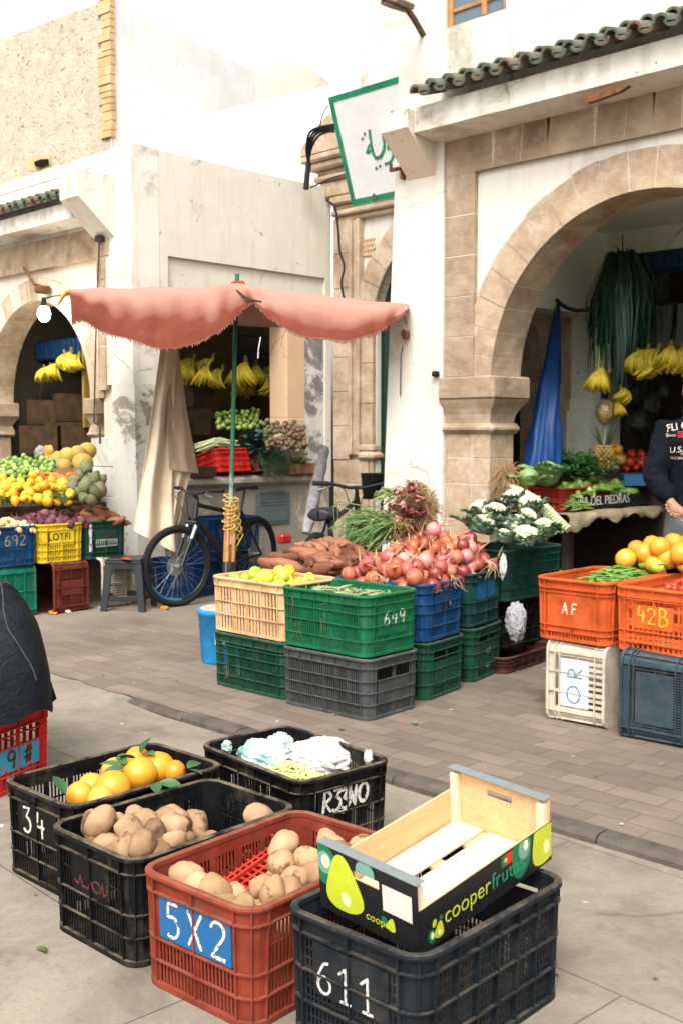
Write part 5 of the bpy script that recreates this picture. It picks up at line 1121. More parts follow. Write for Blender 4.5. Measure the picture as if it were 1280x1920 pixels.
# awning crank rod on the stone strip
m = MB(); m.tube([onY(187, 446, 6.0), onY(181, 600, 6.0), onY(177, 775, 5.98)], .008, 6); m.tube([onY(177, 770, 5.98), onY(177, 792, 5.97), onY(188, 800, 5.95), onY(188, 832, 5.95)], [.008, .012, .009, .012], 6); c = onY(186, 449, 6.0); m.cbox(c.x-.05, c.x+.05, 5.98, 6.04, c.z-.02, c.z+.04, .006)
single('awning_crank', m, simple('dark_rod', (.05, .028, .02, 1), .7, .3), 'thin dark awning crank rod hanging on the left pillar', 'crank rod')
# lit bulb in the left arch
BULB = onD(83, 588, 11.2)
o = thing('bulb_lamp', 'lit white bulb hanging in the left stone arch', 'lamp', (BULB.x, BULB.y, BULB.z-.08))
m = MB(); m.tube([BULB+Vector((0, 0, .07)), BULB+Vector((0, 0, .16))], [.035, .022], 10); m.tube([BULB+Vector((0, 0, .15)), BULB+Vector((.12, .05, .17)), BULB+Vector((.5, .2, .18))], .008, 6); part('socket', m, M_cab, o)
t = NT('lit_bulb'); t.b.inputs['Emission Color'].default_value = (.93, 1.0, .9, 1); t.b.inputs['Emission Strength'].default_value = 9.0; M_bulb = t.done((.9, .9, .85, 1), .3)
m = MB(); m.lathe([(.066*math.sin(PI*i/14*.86)*(1 if i < 9 else .96), -.085+.16*(1-math.cos(PI*i/14*.9))/1.95) for i in range(15)], 32, Matrix.Translation(BULB)); part('bulb', m, M_bulb, o)
ld = bpy.data.lights.new('bulb_light', 'POINT'); lo = bpy.data.objects.new('bulb_light', ld); COL.objects.link(lo); ld.energy = 22; ld.color = (1, .93, .8); ld.shadow_soft_size = .07; lo.location = BULB+Vector((.05, -.02, -.14)); lo.parent = None
# ---------------------------------------------------------------- black cover slumped over the red crate
def leather():
    t = NT('black_waxed_cover'); v = t.coord(world=True); n = t.noise(5, 6, .6, v, .5); c = t.ramp(n, [(.3, (.004, .005, .007, 1)), (.7, (.012, .016, .021, 1))]); t.bump(t.math('ADD', n, t.math('MULTIPLY', t.noise(13, 4, .6, v, 1.5), .5)), .6, .03); return t.done(c, .6, .12)
M_lea = leather()
LC = thing('black_cover', 'shiny black waterproof cover slumped over the red crate at the left edge', 'cover', (-4.36, 2.12, .28))
m = MB()
def cov(u, v):
    a = 2*PI*u; k = v; z = .10+.44*(1-k**2.6)*(1.0)-.10*(k > .999)
    rr = .43*(k**.6)*(1+.05*math.sin(3*a+1))+.02*noise.noise(Vector((math.cos(a)*2, math.sin(a)*2, k*3)))
    if k > .8: z = z-.30*(k-.8)+.02*math.sin(7*a)*(k-.8)*5
    return Vector((-4.36+rr*math.cos(a), 2.16+rr*.8*math.sin(a), .345+z*.86+.045*noise.noise(Vector((math.cos(a)*3*k, math.sin(a)*3*k, 2)))+.02*abs(noise.noise(Vector((math.cos(a)*7*k, math.sin(a)*7*k, 6))))))
m.grid(cov, 56, 24, True); part('cover_sheet', m, M_lea, LC)
m = MB()
for u_ in (.02, .2, .38, .55, .72, .88): m.tube([cov(u_+.02*math.sin(k*.3), .12+.85*k/24)+Vector((0, 0, .003)) for k in range(25)], .004, 5)
part('seams', m, simple('grey_thread', (.05, .055, .06, 1), .8, .1), LC)
def flap(u, v):
    x = lerp(lerp(70, 84, v), lerp(78, 107, v), u); y = lerp(lerp(1222, 1330, v), lerp(1222, 1310, v), u); return onD(x, y, 4.62+.05*math.sin(v*3))
m = MB(); m.grid(flap, 6, 12, True, .004); part('strap', m, M_lea, LC)
# ---------------------------------------------------------------- fruit and vegetables: one model of each kind, then single pieces
rp = random.Random(99)
def me_of(name, mb, m): return mb.mesh(name, m)
def lump(r, sc, amp, fr, seed, n=3):
    bm = bmesh.new(); bmesh.ops.create_icosphere(bm, subdivisions=n, radius=1)
    for w in bm.verts:
        d = w.co.copy(); k = 1+amp*noise.noise(d*fr+Vector((seed*7.3, seed, 0)))+amp*.4*noise.noise(d*fr*2.7+Vector((seed, seed*3.1, 4)))
        w.co = Vector((d.x*sc[0], d.y*sc[1], d.z*sc[2]))*(r*k)
    return MB().bm(bm, None, True)
def spun(prof, n=14, bend=0.0, amp=0.0, seed=0, axis='Z'):
    m = MB().lathe(prof, n); z0, z1 = prof[0][1], prof[-1][1]
    for i, p in enumerate(m.v):
        k = (p.z-z0)/(z1-z0)-.5
        q = Vector((p.x+bend*(.25-k*k*1.0)*4, p.y, p.z)); 
        if amp: q += Vector((noise.noise(q*30+Vector((seed, 0, 0))), noise.noise(q*30+Vector((0, seed, 9))), 0))*amp
        m.v[i] = Vector((q.z, q.y, q.x)) if axis == 'X' else q
    return m
M_pot = fruit('potato_skin', [(.16, .088, .046, 1), (.29, .17, .092, 1), (.41, .26, .15, 1)], .7, 11, .35, 60, .2, spots=((.11, .06, .03, 1), 17, .58))
M_pot2 = fruit('pale_potato_skin', [(.23, .13, .064, 1), (.37, .225, .118, 1), (.48, .315, .178, 1)], .68, 11, .3, 60, .2, spots=((.15, .08, .04, 1), 18, .60))
M_oni = fruit('onion_skin', [(.20, .035, .02, 1), (.42, .085, .035, 1), (.52, .17, .085, 1), (.36, .075, .06, 1)], .36, 5, .12, 30, .5, stretch=(5, 5, .6), rnd=.75)
M_oni2 = fruit('red_onion_skin', [(.22, .03, .035, 1), (.38, .085, .085, 1), (.52, .24, .20, 1)], .36, 5, .1, 30, .5, stretch=(5, 5, .6), rnd=.6)
M_lem = fruit('lemon_skin', [(.62, .50, .03, 1), (.72, .60, .06, 1), (.55, .55, .06, 1)], .38, 4, .15, 120, .45, rnd=.6)
M_lime = fruit('lime_skin', [(.22, .34, .03, 1), (.40, .46, .05, 1)], .38, 4, .12, 120, .45, rnd=.5)
M_ora = fruit('orange_skin', [(.60, .22, .012, 1), (.68, .30, .022, 1), (.66, .36, .05, 1)], .42, 3, .2, 130, .45, rnd=.5)
M_swe = fruit('sweet_potato_skin', [(.085, .030, .018, 1), (.20, .072, .036, 1), (.31, .135, .075, 1)], .65, 14, .3, 50, .25, stretch=(.6, 2, 2), spots=((.07, .028, .016, 1), 16, .60), rnd=.5)
M_car = fruit('carrot_skin', [(.52, .10, .02, 1), (.66, .17, .035, 1), (.60, .20, .06, 1)], .5, 8, .2, 60, .3, stretch=(3, 1, 1))
M_bee = fruit('beet_skin', [(.05, .018, .025, 1), (.12, .045, .055, 1), (.17, .08, .08, 1)], .6, 7, .25, 50, .2)
M_art = fruit('artichoke_leaf', [(.07, .085, .035, 1), (.15, .17, .075, 1), (.17, .13, .085, 1)], .55, 6, .1, 50, .25, rnd=.5)
M_gin = fruit('ginger_skin', [(.50, .30, .12, 1), (.64, .44, .22, 1), (.68, .52, .32, 1)], .6, 9, .25, 60, .25)
M_mel = fruit('melon_rind', [(.28, .20, .05, 1), (.52, .37, .06, 1), (.24, .22, .10, 1)], .6, 16, .3, 60, .25, rnd=.75)
M_grn = fruit('green_lime_skin', [(.08, .15, .02, 1), (.18, .28, .04, 1), (.30, .42, .10, 1)], .3, 4, .08, 90, .5, rnd=.55)
M_zuc = fruit('courgette_skin', [(.06, .15, .02, 1), (.14, .28, .04, 1), (.24, .38, .09, 1)], .3, 7, .08, 60, .5, rnd=.5)
M_tom = fruit('tomato_skin', [(.42, .03, .012, 1), (.56, .055, .02, 1)], .2, 3, .03, 60, .5, rnd=.6)
M_ban = fruit('banana_skin', [(.34, .30, .02, 1), (.60, .46, .03, 1), (.58, .42, .05, 1)], .45, 5, .06, 60, .3, spots=((.08, .05, .015, 1), 18, .7), rnd=.5)
M_bean = fruit('bean_pod', [(.08, .20, .03, 1), (.16, .32, .05, 1), (.28, .42, .10, 1)], .42, 20, .05, 90, .4)
M_bean2 = fruit('pale_bean_pod', [(.36, .42, .10, 1), (.50, .55, .18, 1), (.58, .60, .30, 1)], .42, 20, .05, 90, .4)
M_leaf = fruit('dark_leaf', [(.012, .045, .015, 1), (.03, .095, .03, 1), (.07, .15, .05, 1)], .42, 9, .3, 60, .4, rnd=.3)
M_cleaf = fruit('cauliflower_leaf', [(.02, .055, .03, 1), (.07, .13, .075, 1), (.26, .33, .20, 1)], .45, 9, .35, 50, .35, rnd=.2)
M_curd = fruit('cauliflower_curd', [(.60, .52, .32, 1), (.78, .72, .52, 1)], .75, 20, .6, 90, .2)
M_cabb = fruit('cabbage_leaf', [(.07, .16, .04, 1), (.16, .28, .09, 1), (.28, .38, .17, 1)], .45, 6, .3, 40, .35)
M_stalk = fruit('leek_stalk', [(.36, .44, .16, 1), (.55, .60, .33, 1), (.70, .72, .52, 1)], .42, 6, .1, 60, .4, stretch=(1, 5, 5))
M_lkl = fruit('leek_leaf', [(.006, .035, .02, 1), (.014, .06, .032, 1), (.035, .11, .05, 1)], .4, 6, .2, 40, .4)
M_root = fruit('dry_roots', [(.20, .12, .05, 1), (.36, .23, .11, 1), (.46, .33, .19, 1)], .9, 20, 0, 60, .1)
M_skinpaper = fruit('dry_onion_neck', [(.40, .23, .10, 1), (.56, .38, .20, 1)], .8, 20, 0, 60, .1)
def proto(name, mb, m, kids=()):
    o = bpy.data.objects.new(name, mb.mesh(name, m))
    o['_kids'] = 0
    return (o, [(n, k.mesh(n, mm)) for n, k, mm in kids])
def put(p, loc, rot, sc, label, cat, group):
    o = p[0].copy(); COL.objects.link(o); o.location = loc; o.rotation_euler = rot; o.scale = (sc, sc, sc) if isinstance(sc, (int, float)) else sc
    if '_kids' in o: del o['_kids']
    tag(o, label, cat, group)
    for n, me in p[1]:
        c = bpy.data.objects.new(n, me); COL.objects.link(c); c.parent = o
    return o
def rnd_rot(flat=False): return (rp.uniform(-.35, .35), rp.uniform(-.35, .35), rp.uniform(0, 6.28)) if flat else (rp.uniform(0, 6.28), rp.uniform(0, 6.28), rp.uniform(0, 6.28))
class Heap:
    """settles pieces one by one on what lies there already"""
    def __init__(s, squash=.86): s.b = []; s.q = squash
    def rest(s, x, y, r, base):
        z = base+r*.8
        for (a, b, c, q) in s.b:
            d2 = (a-x)**2+(b-y)**2; R = (q+r)*s.q
            if d2 < R*R: z = max(z, c+math.sqrt(R*R-d2))
        return z
    def drop(s, sample, r, tries=10):
        best = None
        for _ in range(tries):
            x, y, base = sample(); z = s.rest(x, y, r, base)
            if best is None or z-base < best[2]-best[3]: best = (x, y, z, base)
        s.b.append((best[0], best[1], best[2], r)); return Vector(best[:3])
def rect(cx, cy, rz, L, Wd, z0, mound=0.0, tilt=(0, 0)):
    c, s_ = math.cos(R_(rz)), math.sin(R_(rz))
    def f():
        u, v = rp.uniform(-.5, .5), rp.uniform(-.5, .5)
        return (cx+u*L*c-v*Wd*s_, cy+u*L*s_+v*Wd*c, z0+mound*(1-4*u*u)*(1-4*v*v)+tilt[0]*u+tilt[1]*v)
    return f
def quad(a, b, c, d, sink=.0):
    """a far left, b far right, c near right, d near left, each (px, py, distance)"""
    A, B_, C_, D_ = (onD(*q) for q in (a, b, c, d))
    def f():
        u, v = rp.random(), rp.random(); p = A.lerp(B_, u).lerp(D_.lerp(C_, u), v); return (p.x, p.y, p.z-sink)
    return f
def heap(protos, n, r, sample, label, cat, group, flat=False, jit=.15, H=None, sc0=1.0, tries=10, rot=None):
    H = H or Heap()
    for i in range(n):
        s_ = rp.uniform(1-jit, 1+jit)*sc0; p = H.drop(sample, r*s_, tries); put(rp.choice(protos), p, rot() if rot else rnd_rot(flat), s_, label, cat, group)
    return H
# ---- models
POT = [proto('potato', lump(.045, (1.22, .97, .86), .24, 1.15, k), M_pot) for k in range(4)]
POT2 = [proto('potato', lump(.045, (1.25, .96, .86), .22, 1.15, k+9), M_pot2) for k in range(3)]
def onion_mb(seed):
    pr = [(.0, -.040), (.012, -.040), (.028, -.034), (.041, -.014), (.043, .004), (.036, .024), (.022, .036), (.010, .044), (.006, .056), (.008, .068), (.003, .074)]
    m = MB().lathe(pr, 14)
    for i, p in enumerate(m.v): m.v[i] = p*(1+.06*noise.noise(p*30+Vector((seed, 0, 0))))+Vector((.25*max(0, p.z-.035)*math.sin(seed*2.1), .25*max(0, p.z-.035)*math.cos(seed), 0))
    return m
def onion_tail(seed):
    m = MB(); r_ = random.Random(seed)
    for k in range(5): a = r_.uniform(0, 6.28); m.tube([(0, 0, -.039), (.008*math.cos(a), .008*math.sin(a), -.048), (.018*math.cos(a), .018*math.sin(a), -.055)], .0012, 3)
    return m
def onion_neck(seed):
    m = MB(); r_ = random.Random(seed)
    a = r_.uniform(0, 6.28); L_ = r_.uniform(.0, .05); m.tube([(0, 0, .06), (.01*math.cos(a), .01*math.sin(a), .075), (.03*math.cos(a), .03*math.sin(a), .085+L_)], [.006, .006, .002], 5); return m
ONI = [proto('onion', onion_mb(k), M_oni if k % 3 else M_oni2, [('roots', onion_tail(k), M_skinpaper), ('dry_neck', onion_neck(k), M_skinpaper)]) for k in range(6)]
LEM = [proto('lemon', spun([(0, -.046), (.006, -.043), (.012, -.038), (.026, -.026), (.033, -.006), (.032, .012), (.022, .030), (.010, .038), (.007, .043), (0, .045)], 14), M_lem)]
LIM_ = [proto('lime', LEM[0][0].data and spun([(0, -.038), (.008, -.035), (.024, -.024), (.031, -.004), (.029, .014), (.018, .028), (.006, .034), (0, .035)], 14), M_lime)]
ORA = [proto('orange', lump(.054, (1, 1, .96), .05, 1.3, k), M_ora) for k in range(2)]
def sweet(seed): return spun([(0, -.095), (.012, -.092), (.024, -.075), (.034, -.04), (.037, .0), (.034, .04), (.025, .072), (.013, .095), (.004, .112)], 12, rp.uniform(-.012, .014), .012, seed, 'X')
SWE = [proto('sweet_potato', sweet(k), M_swe) for k in range(4)]
CAR = [proto('carrot', spun([(0, -.085), (.003, -.08), (.009, -.03), (.014, .03), (.017, .065), (.013, .078), (0, .08)], 10, .006, .002, k, 'X'), M_car) for k in range(3)]
def beet(seed):
    m = lump(.040, (1, 1, .92), .10, 1.5, seed, 3); m.tube([(0, 0, -.034), (.004, 0, -.05), (.012, .004, -.075)], [.008, .004, .001], 6); return m
def beet_stalks(seed):
    m = MB(); r_ = random.Random(seed)
    for k in range(5): a = r_.uniform(0, 6.28); m.tube([(.004*math.cos(a), .004*math.sin(a), .03), (.014*math.cos(a), .014*math.sin(a), .052), (.03*math.cos(a), .03*math.sin(a), .064)], .0035, 5)
    return m
BEE = [proto('beetroot', beet(k), M_bee, [('stalks', beet_stalks(k), fruit('beet_stalk', [(.20, .012, .04, 1), (.30, .03, .07, 1)], .4))]) for k in range(3)]
def artichoke():
    m = MB(); m.sphere((0, 0, 0), .036, 2, (1, 1, 1.25))
    for ring in range(7):
        z = -.034+.0125*ring; n = 9 if ring < 5 else 6; r0 = .040*math.sqrt(max(.05, 1-((z+.004)/.052)**2))
        for k in range(n):
            a = 2*PI*(k+.5*(ring % 2))/n; ca, sa = math.cos(a), math.sin(a)
            def fn(u, v):
                w = (u-.5)*.034*math.sin(PI*(.18+.82*(1-v)))**.6; rr = r0+.006+.004*v-.012*v*v*(ring/3); zz = z-.004+.034*v; c_ = -.010*(2*(u-.5))**2
                return Vector(((rr+c_)*ca-w*sa, (rr+c_)*sa+w*ca, zz))
            m.grid(fn, 4, 4, True)
    m.tube([(0, 0, -.04), (0, 0, -.075)], .009, 8); return m
ART = [proto('artichoke', artichoke(), M_art)]
GIN = []
for k in range(3):
    m = MB(); r_ = random.Random(k)
    for j in range(5): m.sphere((r_.uniform(-.035, .035), r_.uniform(-.02, .02), r_.uniform(-.008, .01)), r_.uniform(.014, .022), 2, (1.3, 1, .9))
    GIN.append(proto('ginger_root', m, M_gin))
MEL = [proto('melon', lump(.085, (1, 1, 1.08), .03, 1.2, k), M_mel) for k in range(2)]
LIMG = [proto('green_lime', spun([(0, -.034), (.010, -.031), (.023, -.02), (.028, 0), (.024, .018), (.012, .029), (.004, .034), (0, .035)], 12), M_grn)]
ZUC = [proto('courgette', spun([(0, -.085), (.012, -.083), (.021, -.07), (.023, -.02), (.021, .03), (.016, .065), (.010, .075), (.009, .092), (0, .093)], 12, .006+.004*k, 0, 0, 'X'), M_zuc) for k in range(3)]
TOM = [proto('small_tomato', lump(.019, (1, 1, 1.1), .03, 1.2, 3, 2), M_tom)]
BIGT = [proto('tomato', lump(.034, (1, 1, .85), .05, 1.2, 3, 2), M_tom)]
def leaf_mb(L_=.09, w=.028, curl=.3, n=7):
    def fn(u, v): ww = w*math.sin(PI*min(1, v*.96+.04))**.75; x = (u-.5)*2; return Vector((x*ww, v*L_, -curl*L_*v*v+.25*ww*x*x))
    return MB().grid(fn, 4, n, True)
# ---- potatoes in the two street crates
GPO = 'potatoes in the black crate'; GPR = 'potatoes in the brick red crate'
H1 = heap(POT, 44, .037, rect(-2.630, 1.895, 90.9, .36, .27, .165, .035, (-.12, 0)), 'earthy brown potato in the black crate between the oranges and the red crate', 'potato', GPO, jit=.22, sc0=.86, tries=24)
p = onZ(486, 1530, .23); put(POT[1], p, (0, .3, 1), .95, 'lone round potato in the far corner of the black potato crate', 'potato', None)
for (x, y, z_) in ((-2.58, 2.07, .12), (-2.66, 2.10, .11), (-2.55, 2.14, .10), (-2.70, 2.0, .13)): put(rp.choice(POT), (x, y, z_), rnd_rot(), 1.1, 'earthy brown potato in the black crate between the oranges and the red crate', 'potato', GPO)
H2 = heap(POT2, 20, .037, rect(-2.11, 2.0, 93.7, .36, .20, .165, .03, (.06, 0)), 'pale potato in the brick red crate', 'potato', GPR, jit=.2, sc0=.85)
heap(POT2, 12, .037, rect(-2.22, 1.785, 93.7, .12, .28, .15, .0), 'pale potato in the brick red crate', 'potato', GPR, jit=.15, H=H2, sc0=.85)
for (x, y, D) in ((533, 1585, 2.88), (575, 1615, 2.75), (530, 1620, 2.78)): put(POT2[0], onZ(x, y, .235), (.4, .5, x), 1.0, 'pale potato in the brick red crate', 'potato', GPR)
# small red basket lying among the potatoes
bkt = thing('basket', 'small bright red lattice basket lying inside the brick red potato crate', 'basket', onZ(468, 1632, .175), R_(95)); bkt.rotation_euler = (R_(4), R_(-12), R_(95))
m = MB(); mr = plast((.56, .035, .022, 1), .1)
for k in range(12): m.box(-.14+.0245*k, -.134+.0245*k, -.085, .085, -.002, .002)
for k in range(7): m.box(-.14, .14, -.085+.0278*k, -.079+.0278*k, -.002, .0018)
part('lattice', m, mr, bkt, True); m = MB()
for a in ((-.145, .145, -.09, -.085), (-.145, .145, .085, .09), (-.145, -.14, -.085, .085), (.14, .145, -.085, .085), (-.14, .14, -.004, .004)): m.box(a[0], a[1], a[2], a[3], -.004, .028 if abs(a[2]) > .01 else .012)
part('side_wall', m, mr, bkt, True)
# ---- oranges with leaves
GOR = 'oranges in the black crate painted 34'
for i, (x, y, D, s_) in enumerate(((150, 1492, 3.10, .92), (172, 1474, 3.22, .9), (212, 1480, 3.13, 1.22), (262, 1451, 3.28, 1.22), (297, 1440, 3.32, 1.18), (216, 1447, 3.40, 1.0), (257, 1424, 3.48, .95), (328, 1447, 3.34, .78), (190, 1500, 3.08, .9))):
    put(ORA[i % 2], onZ(x, y, .235), rnd_rot(), s_*.95, 'orange in the black crate painted 34', 'orange', GOR)
def leaves(name, label, pts, m, L_=.075, w=.02, cat='leaf', grp='orange leaves'):
    for (x, y, D, az, tl) in pts:
        mb = leaf_mb(L_, w, .35); o = bpy.data.objects.new(name, mb.mesh(name, m)); COL.objects.link(o); o.location = onZ(x, y, .28); o.rotation_euler = (tl, rp.uniform(-.5, .5), az); tag(o, label, cat, grp)
leaves('leaf', 'dark green leaf on the oranges in the crate painted 34', [(228, 1437, 3.22, 2.2, .4), (236, 1432, 3.22, 1.2, .5), (232, 1440, 3.2, 3.0, .2), (265, 1412, 3.36, .2, .9), (270, 1414, 3.36, 4.6, .5), (290, 1470, 3.18, 4.2, .2), (300, 1468, 3.18, 5.4, .1), (122, 1488, 3.06, 1.6, .9), (345, 1445, 3.25, 5.0, .3), (352, 1440, 3.24, .3, .3), (258, 1425, 3.4, 2.9, .6)], M_leaf)
# ---- crumpled bags and pale beans
def crumple(name, label, c, rx, ry, rz_, m, seed, k=1.0, cat='bag', grp=None, rot=0):
    bm = bmesh.new(); bmesh.ops.create_icosphere(bm, subdivisions=5 if name == 'plastic_bag' else 4, radius=1)
    for w in bm.verts:
        d = w.co.copy(); f = 1+k*(.30*noise.noise(d*1.6+Vector((seed, 0, 0)))+.36*abs(noise.noise(d*3.0+Vector((0, seed, 0))))-.30*abs(noise.noise(d*5.2+Vector((0, 0, seed)))))
        w.co = Vector((d.x*rx, d.y*ry, d.z*rz_))*f
    mb = MB().bm(bm, Matrix.Translation(c) @ Matrix.Rotation(rot, 4, 'Z'), True); return single(name, mb, m, label, cat, grp)
def bagmat(key, a, b):
    t = NT(key); v = t.coord(world=True); n = t.noise(16, 5, .6, v, 1.2); c = t.ramp(t.noise(7, 4, .6, v), [(.42, a), (.62, b)]); t.bump(t.math('ADD', n, t.math('MULTIPLY', t.noise(240, 2, .5, v), .2)), .7, .012); return t.done(c, .55, .35)
M_bagw, M_bagg = bagmat('white_sack', (.46, .45, .41, 1), (.56, .54, .49, 1)), bagmat('milky_green_bag', (.44, .49, .45, 1), (.14, .36, .30, 1))
crumple('plastic_bag', 'crumpled white woven sack in the black scrawled crate', onZ(604, 1420, .215), .14, .10, .07, M_bagw, 3.3, .55, rot=.4)
crumple('plastic_bag', 'crumpled milky green plastic bag in the black scrawled crate', onZ(496, 1418, .21), .115, .095, .06, M_bagg, 8.1, .6)
crumple('plastic_bag', 'bunched neck of the green plastic bag poking up in the scrawled crate', onZ(526, 1402, .235), .05, .045, .055, M_bagg, 5.2, 1.0)
crumple('plastic_bag', 'tip of white sack folded over the crate rim at its near right corner', onZ(690, 1420, .28), .016, .014, .028, M_bagw, 2.2)
crumple('plastic_bag', 'tip of pale bag folded over the crate rim at its left end', onZ(426, 1400, .265), .022, .016, .022, M_bagg, 6.2)
crumple('plastic_bag', 'flat pale green bag under the beans in the scrawled crate', onZ(545, 1442, .19), .10, .07, .02, M_bagg, 1.4)
def pods(name, label, sample, n, L_, r, m, cat='beans', z=.0, curve=.15, lift=.05):
    mb = MB()
    for i in range(n):
        x, y, b = sample(); a = rp.uniform(0, 6.28); d = Vector((math.cos(a), math.sin(a), rp.uniform(-.25, .25))).normalized(); s_ = Vector((-d.y, d.x, rp.uniform(-.4, .4))); l = L_*rp.uniform(.7, 1.15); c = Vector((x, y, b+z+rp.uniform(0, lift)))
        pts = [c+d*(l*(t-.5))+s_*(curve*l*(4*t*(1-t)-.5)) for t in (0, .15, .4, .65, .88, 1)]
        mb.tube(pts, [r*.35, r*.9, r, r, r*.7, r*.15], 5)
    return single(name, mb, m, label, cat, None, 'stuff')
pods('green_beans', 'loose heap of pale green beans among the bags in the scrawled crate', rect(-2.80, 2.60, -5.3, .24, .14, .215), 110, .075, .0045, M_bean2, lift=.02)
# ---- corner display: lemons, limes, wilted greens
GLM = 'lemons in the beige crate'
hl_ = heap(LEM, 34, .034, rect(-4.60, 4.125, 1, .46, .28, .55, .02), 'yellow lemon in the beige crate', 'lemon', GLM)
heap(LIM_, 9, .031, rect(-4.62, 4.10, 1, .46, .26, .56, .02), 'green lime among the lemons in the beige crate', 'lime', 'limes in the beige crate', H=hl_)
pods('wilted_greens', 'wilted greens and bean stalks lying inside the bright green crate 649', rect(-4.02, 4.14, 2, .40, .24, .56), 110, .10, .006, fruit('wilted_stalk', [(.05, .055, .025, 1), (.16, .19, .07, 1), (.32, .34, .17, 1)], .6, 20), 'greens', lift=.05)
m = MB(); a = onD(722, 1096, 6.0); m.tube([a, a+_R*.02+Vector((0, 0, .035)), a+_R*.05+Vector((0, 0, .07))], [.008, .010, .012], 6); single('stalk', m, M_stalk, 'single pale stalk sticking out of the green crate 649', 'stalk')
# a plank table behind the crates carries the heaps
pt_ = thing('plank_table', 'rough plank table hidden under the heaped sweet potatoes and onion bunches', 'table', (-4.72, 5.1, 0))
m = MB(); m.cbox(-5.06, -4.42, 4.37, 5.80, .56, .60, .005); part('top', m, M_wood, pt_)
for x in (-5.0, -4.5):
    for y in (4.45, 5.7): m = MB(); m.box(x-.025, x+.025, y-.025, y+.025, 0, .56); part('leg', m, M_wood, pt_)
GON = 'onions heaped on the corner display'
ho = Heap(.80)
heap(ONI, 58, .043, rect(-4.06, 4.60, 9, .50, .40, .57, .06), 'shiny red brown onion heaped on the blue and dark green crates', 'onion', GON, H=ho, rot=lambda: (rp.gauss(0, 1.0), rp.gauss(0, 1.0), rp.uniform(0, 6.28)))
heap(ONI, 66, .044, rect(-4.22, 5.10, 12, .56, .40, .60, .12), 'shiny red brown onion heaped on the blue and dark green crates', 'onion', GON, H=ho, rot=lambda: (rp.gauss(0, 1.0), rp.gauss(0, 1.0), rp.uniform(0, 6.28)))
M_strand = M_skinpaper
for i, (x, y, D) in enumerate(((905, 1045, 6.3), (845, 1078, 6.05), (765, 1070, 6.0), (700, 1072, 5.95), (915, 1050, 6.3))):
    m = MB(); a = onD(x, y, D); 
    for k in range(4): m.tube([a, a+_R*rp.uniform(-.02, .05)+Vector((0, 0, -.03)), a+_R*rp.uniform(-.02, .1)+Vector((0, 0, -rp.uniform(.06, .12)))], [.004, .003, .001], 4)
    single('onion_stalk', m, M_strand, 'dry onion stalks trailing over the rims of the corner crates', 'dry stalks', 'dry onion stalks')
GSW = 'sweet potatoes on the corner display'
heap(SWE, 46, .034, rect(-4.70, 4.66, 0, .62, .56, .62, .12), 'rusty brown sweet potato heaped behind the lemons', 'sweet potato', GSW, rot=lambda: (rp.uniform(-.3, .3), rp.uniform(-.3, .3), rp.uniform(-.9, .9)))
# bunch of red onions with tops and roots
ob = thing('onion_bunch', 'tied bunch of red onions with green tops and shaggy brown roots on the display', 'onion bunch', (-4.75, 5.40, .60))
bc = onD(765, 960, 7.0)
r_ = random.Random(3)
def strands(n, c, spread, L_, r, drop_, seed, dirn=None):
    m = MB(); q = random.Random(seed)
    for i in range(n):
        a = Vector((q.gauss(0, 1), q.gauss(0, 1), q.gauss(0, .9))); a.normalize(); p = Vector(c)+Vector((a.x*spread[0], a.y*spread[1], a.z*spread[2]))*q.uniform(.5, 1)
        d = (a+Vector((q.gauss(0, .6), q.gauss(0, .6), q.gauss(0, .6)))).normalized() if dirn is None else (Vector(dirn)+Vector((q.gauss(0, .28), q.gauss(0, .28), q.gauss(0, .22)))).normalized()
        l = L_*q.uniform(.5, 1.1); s_ = Vector((q.gauss(0, 1), q.gauss(0, 1), q.gauss(0, 1)))*l*.12
        m.tube([p, p+d*l*.35+s_, p+d*l*.7+s_*1.4-Vector((0, 0, drop_*l*.4)), p+d*l-Vector((0, 0, drop_*l))], [r, r, r*.8, r*.3], 4)
    return m
part('roots', strands(1300, onD(778, 952, 6.95), (.11, .11, .16), .09, .0032, .6, 1), M_root, ob)
part('roots', strands(300, onD(735, 985, 6.8), (.12, .1, .06), .09, .0028, .6, 4), M_root, ob)
part('green_tops', strands(170, onD(735, 985, 6.75), (.07, .07, .035), .34, .005, .25, 2, (-.75, -.62, .02)), fruit('onion_tops', [(.03, .09, .02, 1), (.12, .22, .05, 1), (.36, .40, .16, 1)], .45, 14, 0), ob)
part('green_tops', strands(26, onD(735, 925, 7.0), (.05, .05, .02), .13, .006, .25, 6, (-.6, -.5, .15)), MATS['onion_tops'], ob)
for i in range(16):
    x, y = ((745, 920), (770, 915), (755, 945), (785, 935), (735, 950), (765, 960), (720, 965), (745, 975), (700, 975), (690, 990), (770, 985), (725, 992), (755, 1000), (790, 960), (668, 985), (795, 1000))[i]
    me = onion_mb(i+20); R3 = Euler((rp.uniform(0, 6), rp.uniform(0, 6), 0)).to_matrix().to_4x4(); me.v = [onD(x, y, 6.72+.1*rp.random())+(R3 @ p)*.72 for p in me.v]; part('bulb', me, M_oni2, ob)
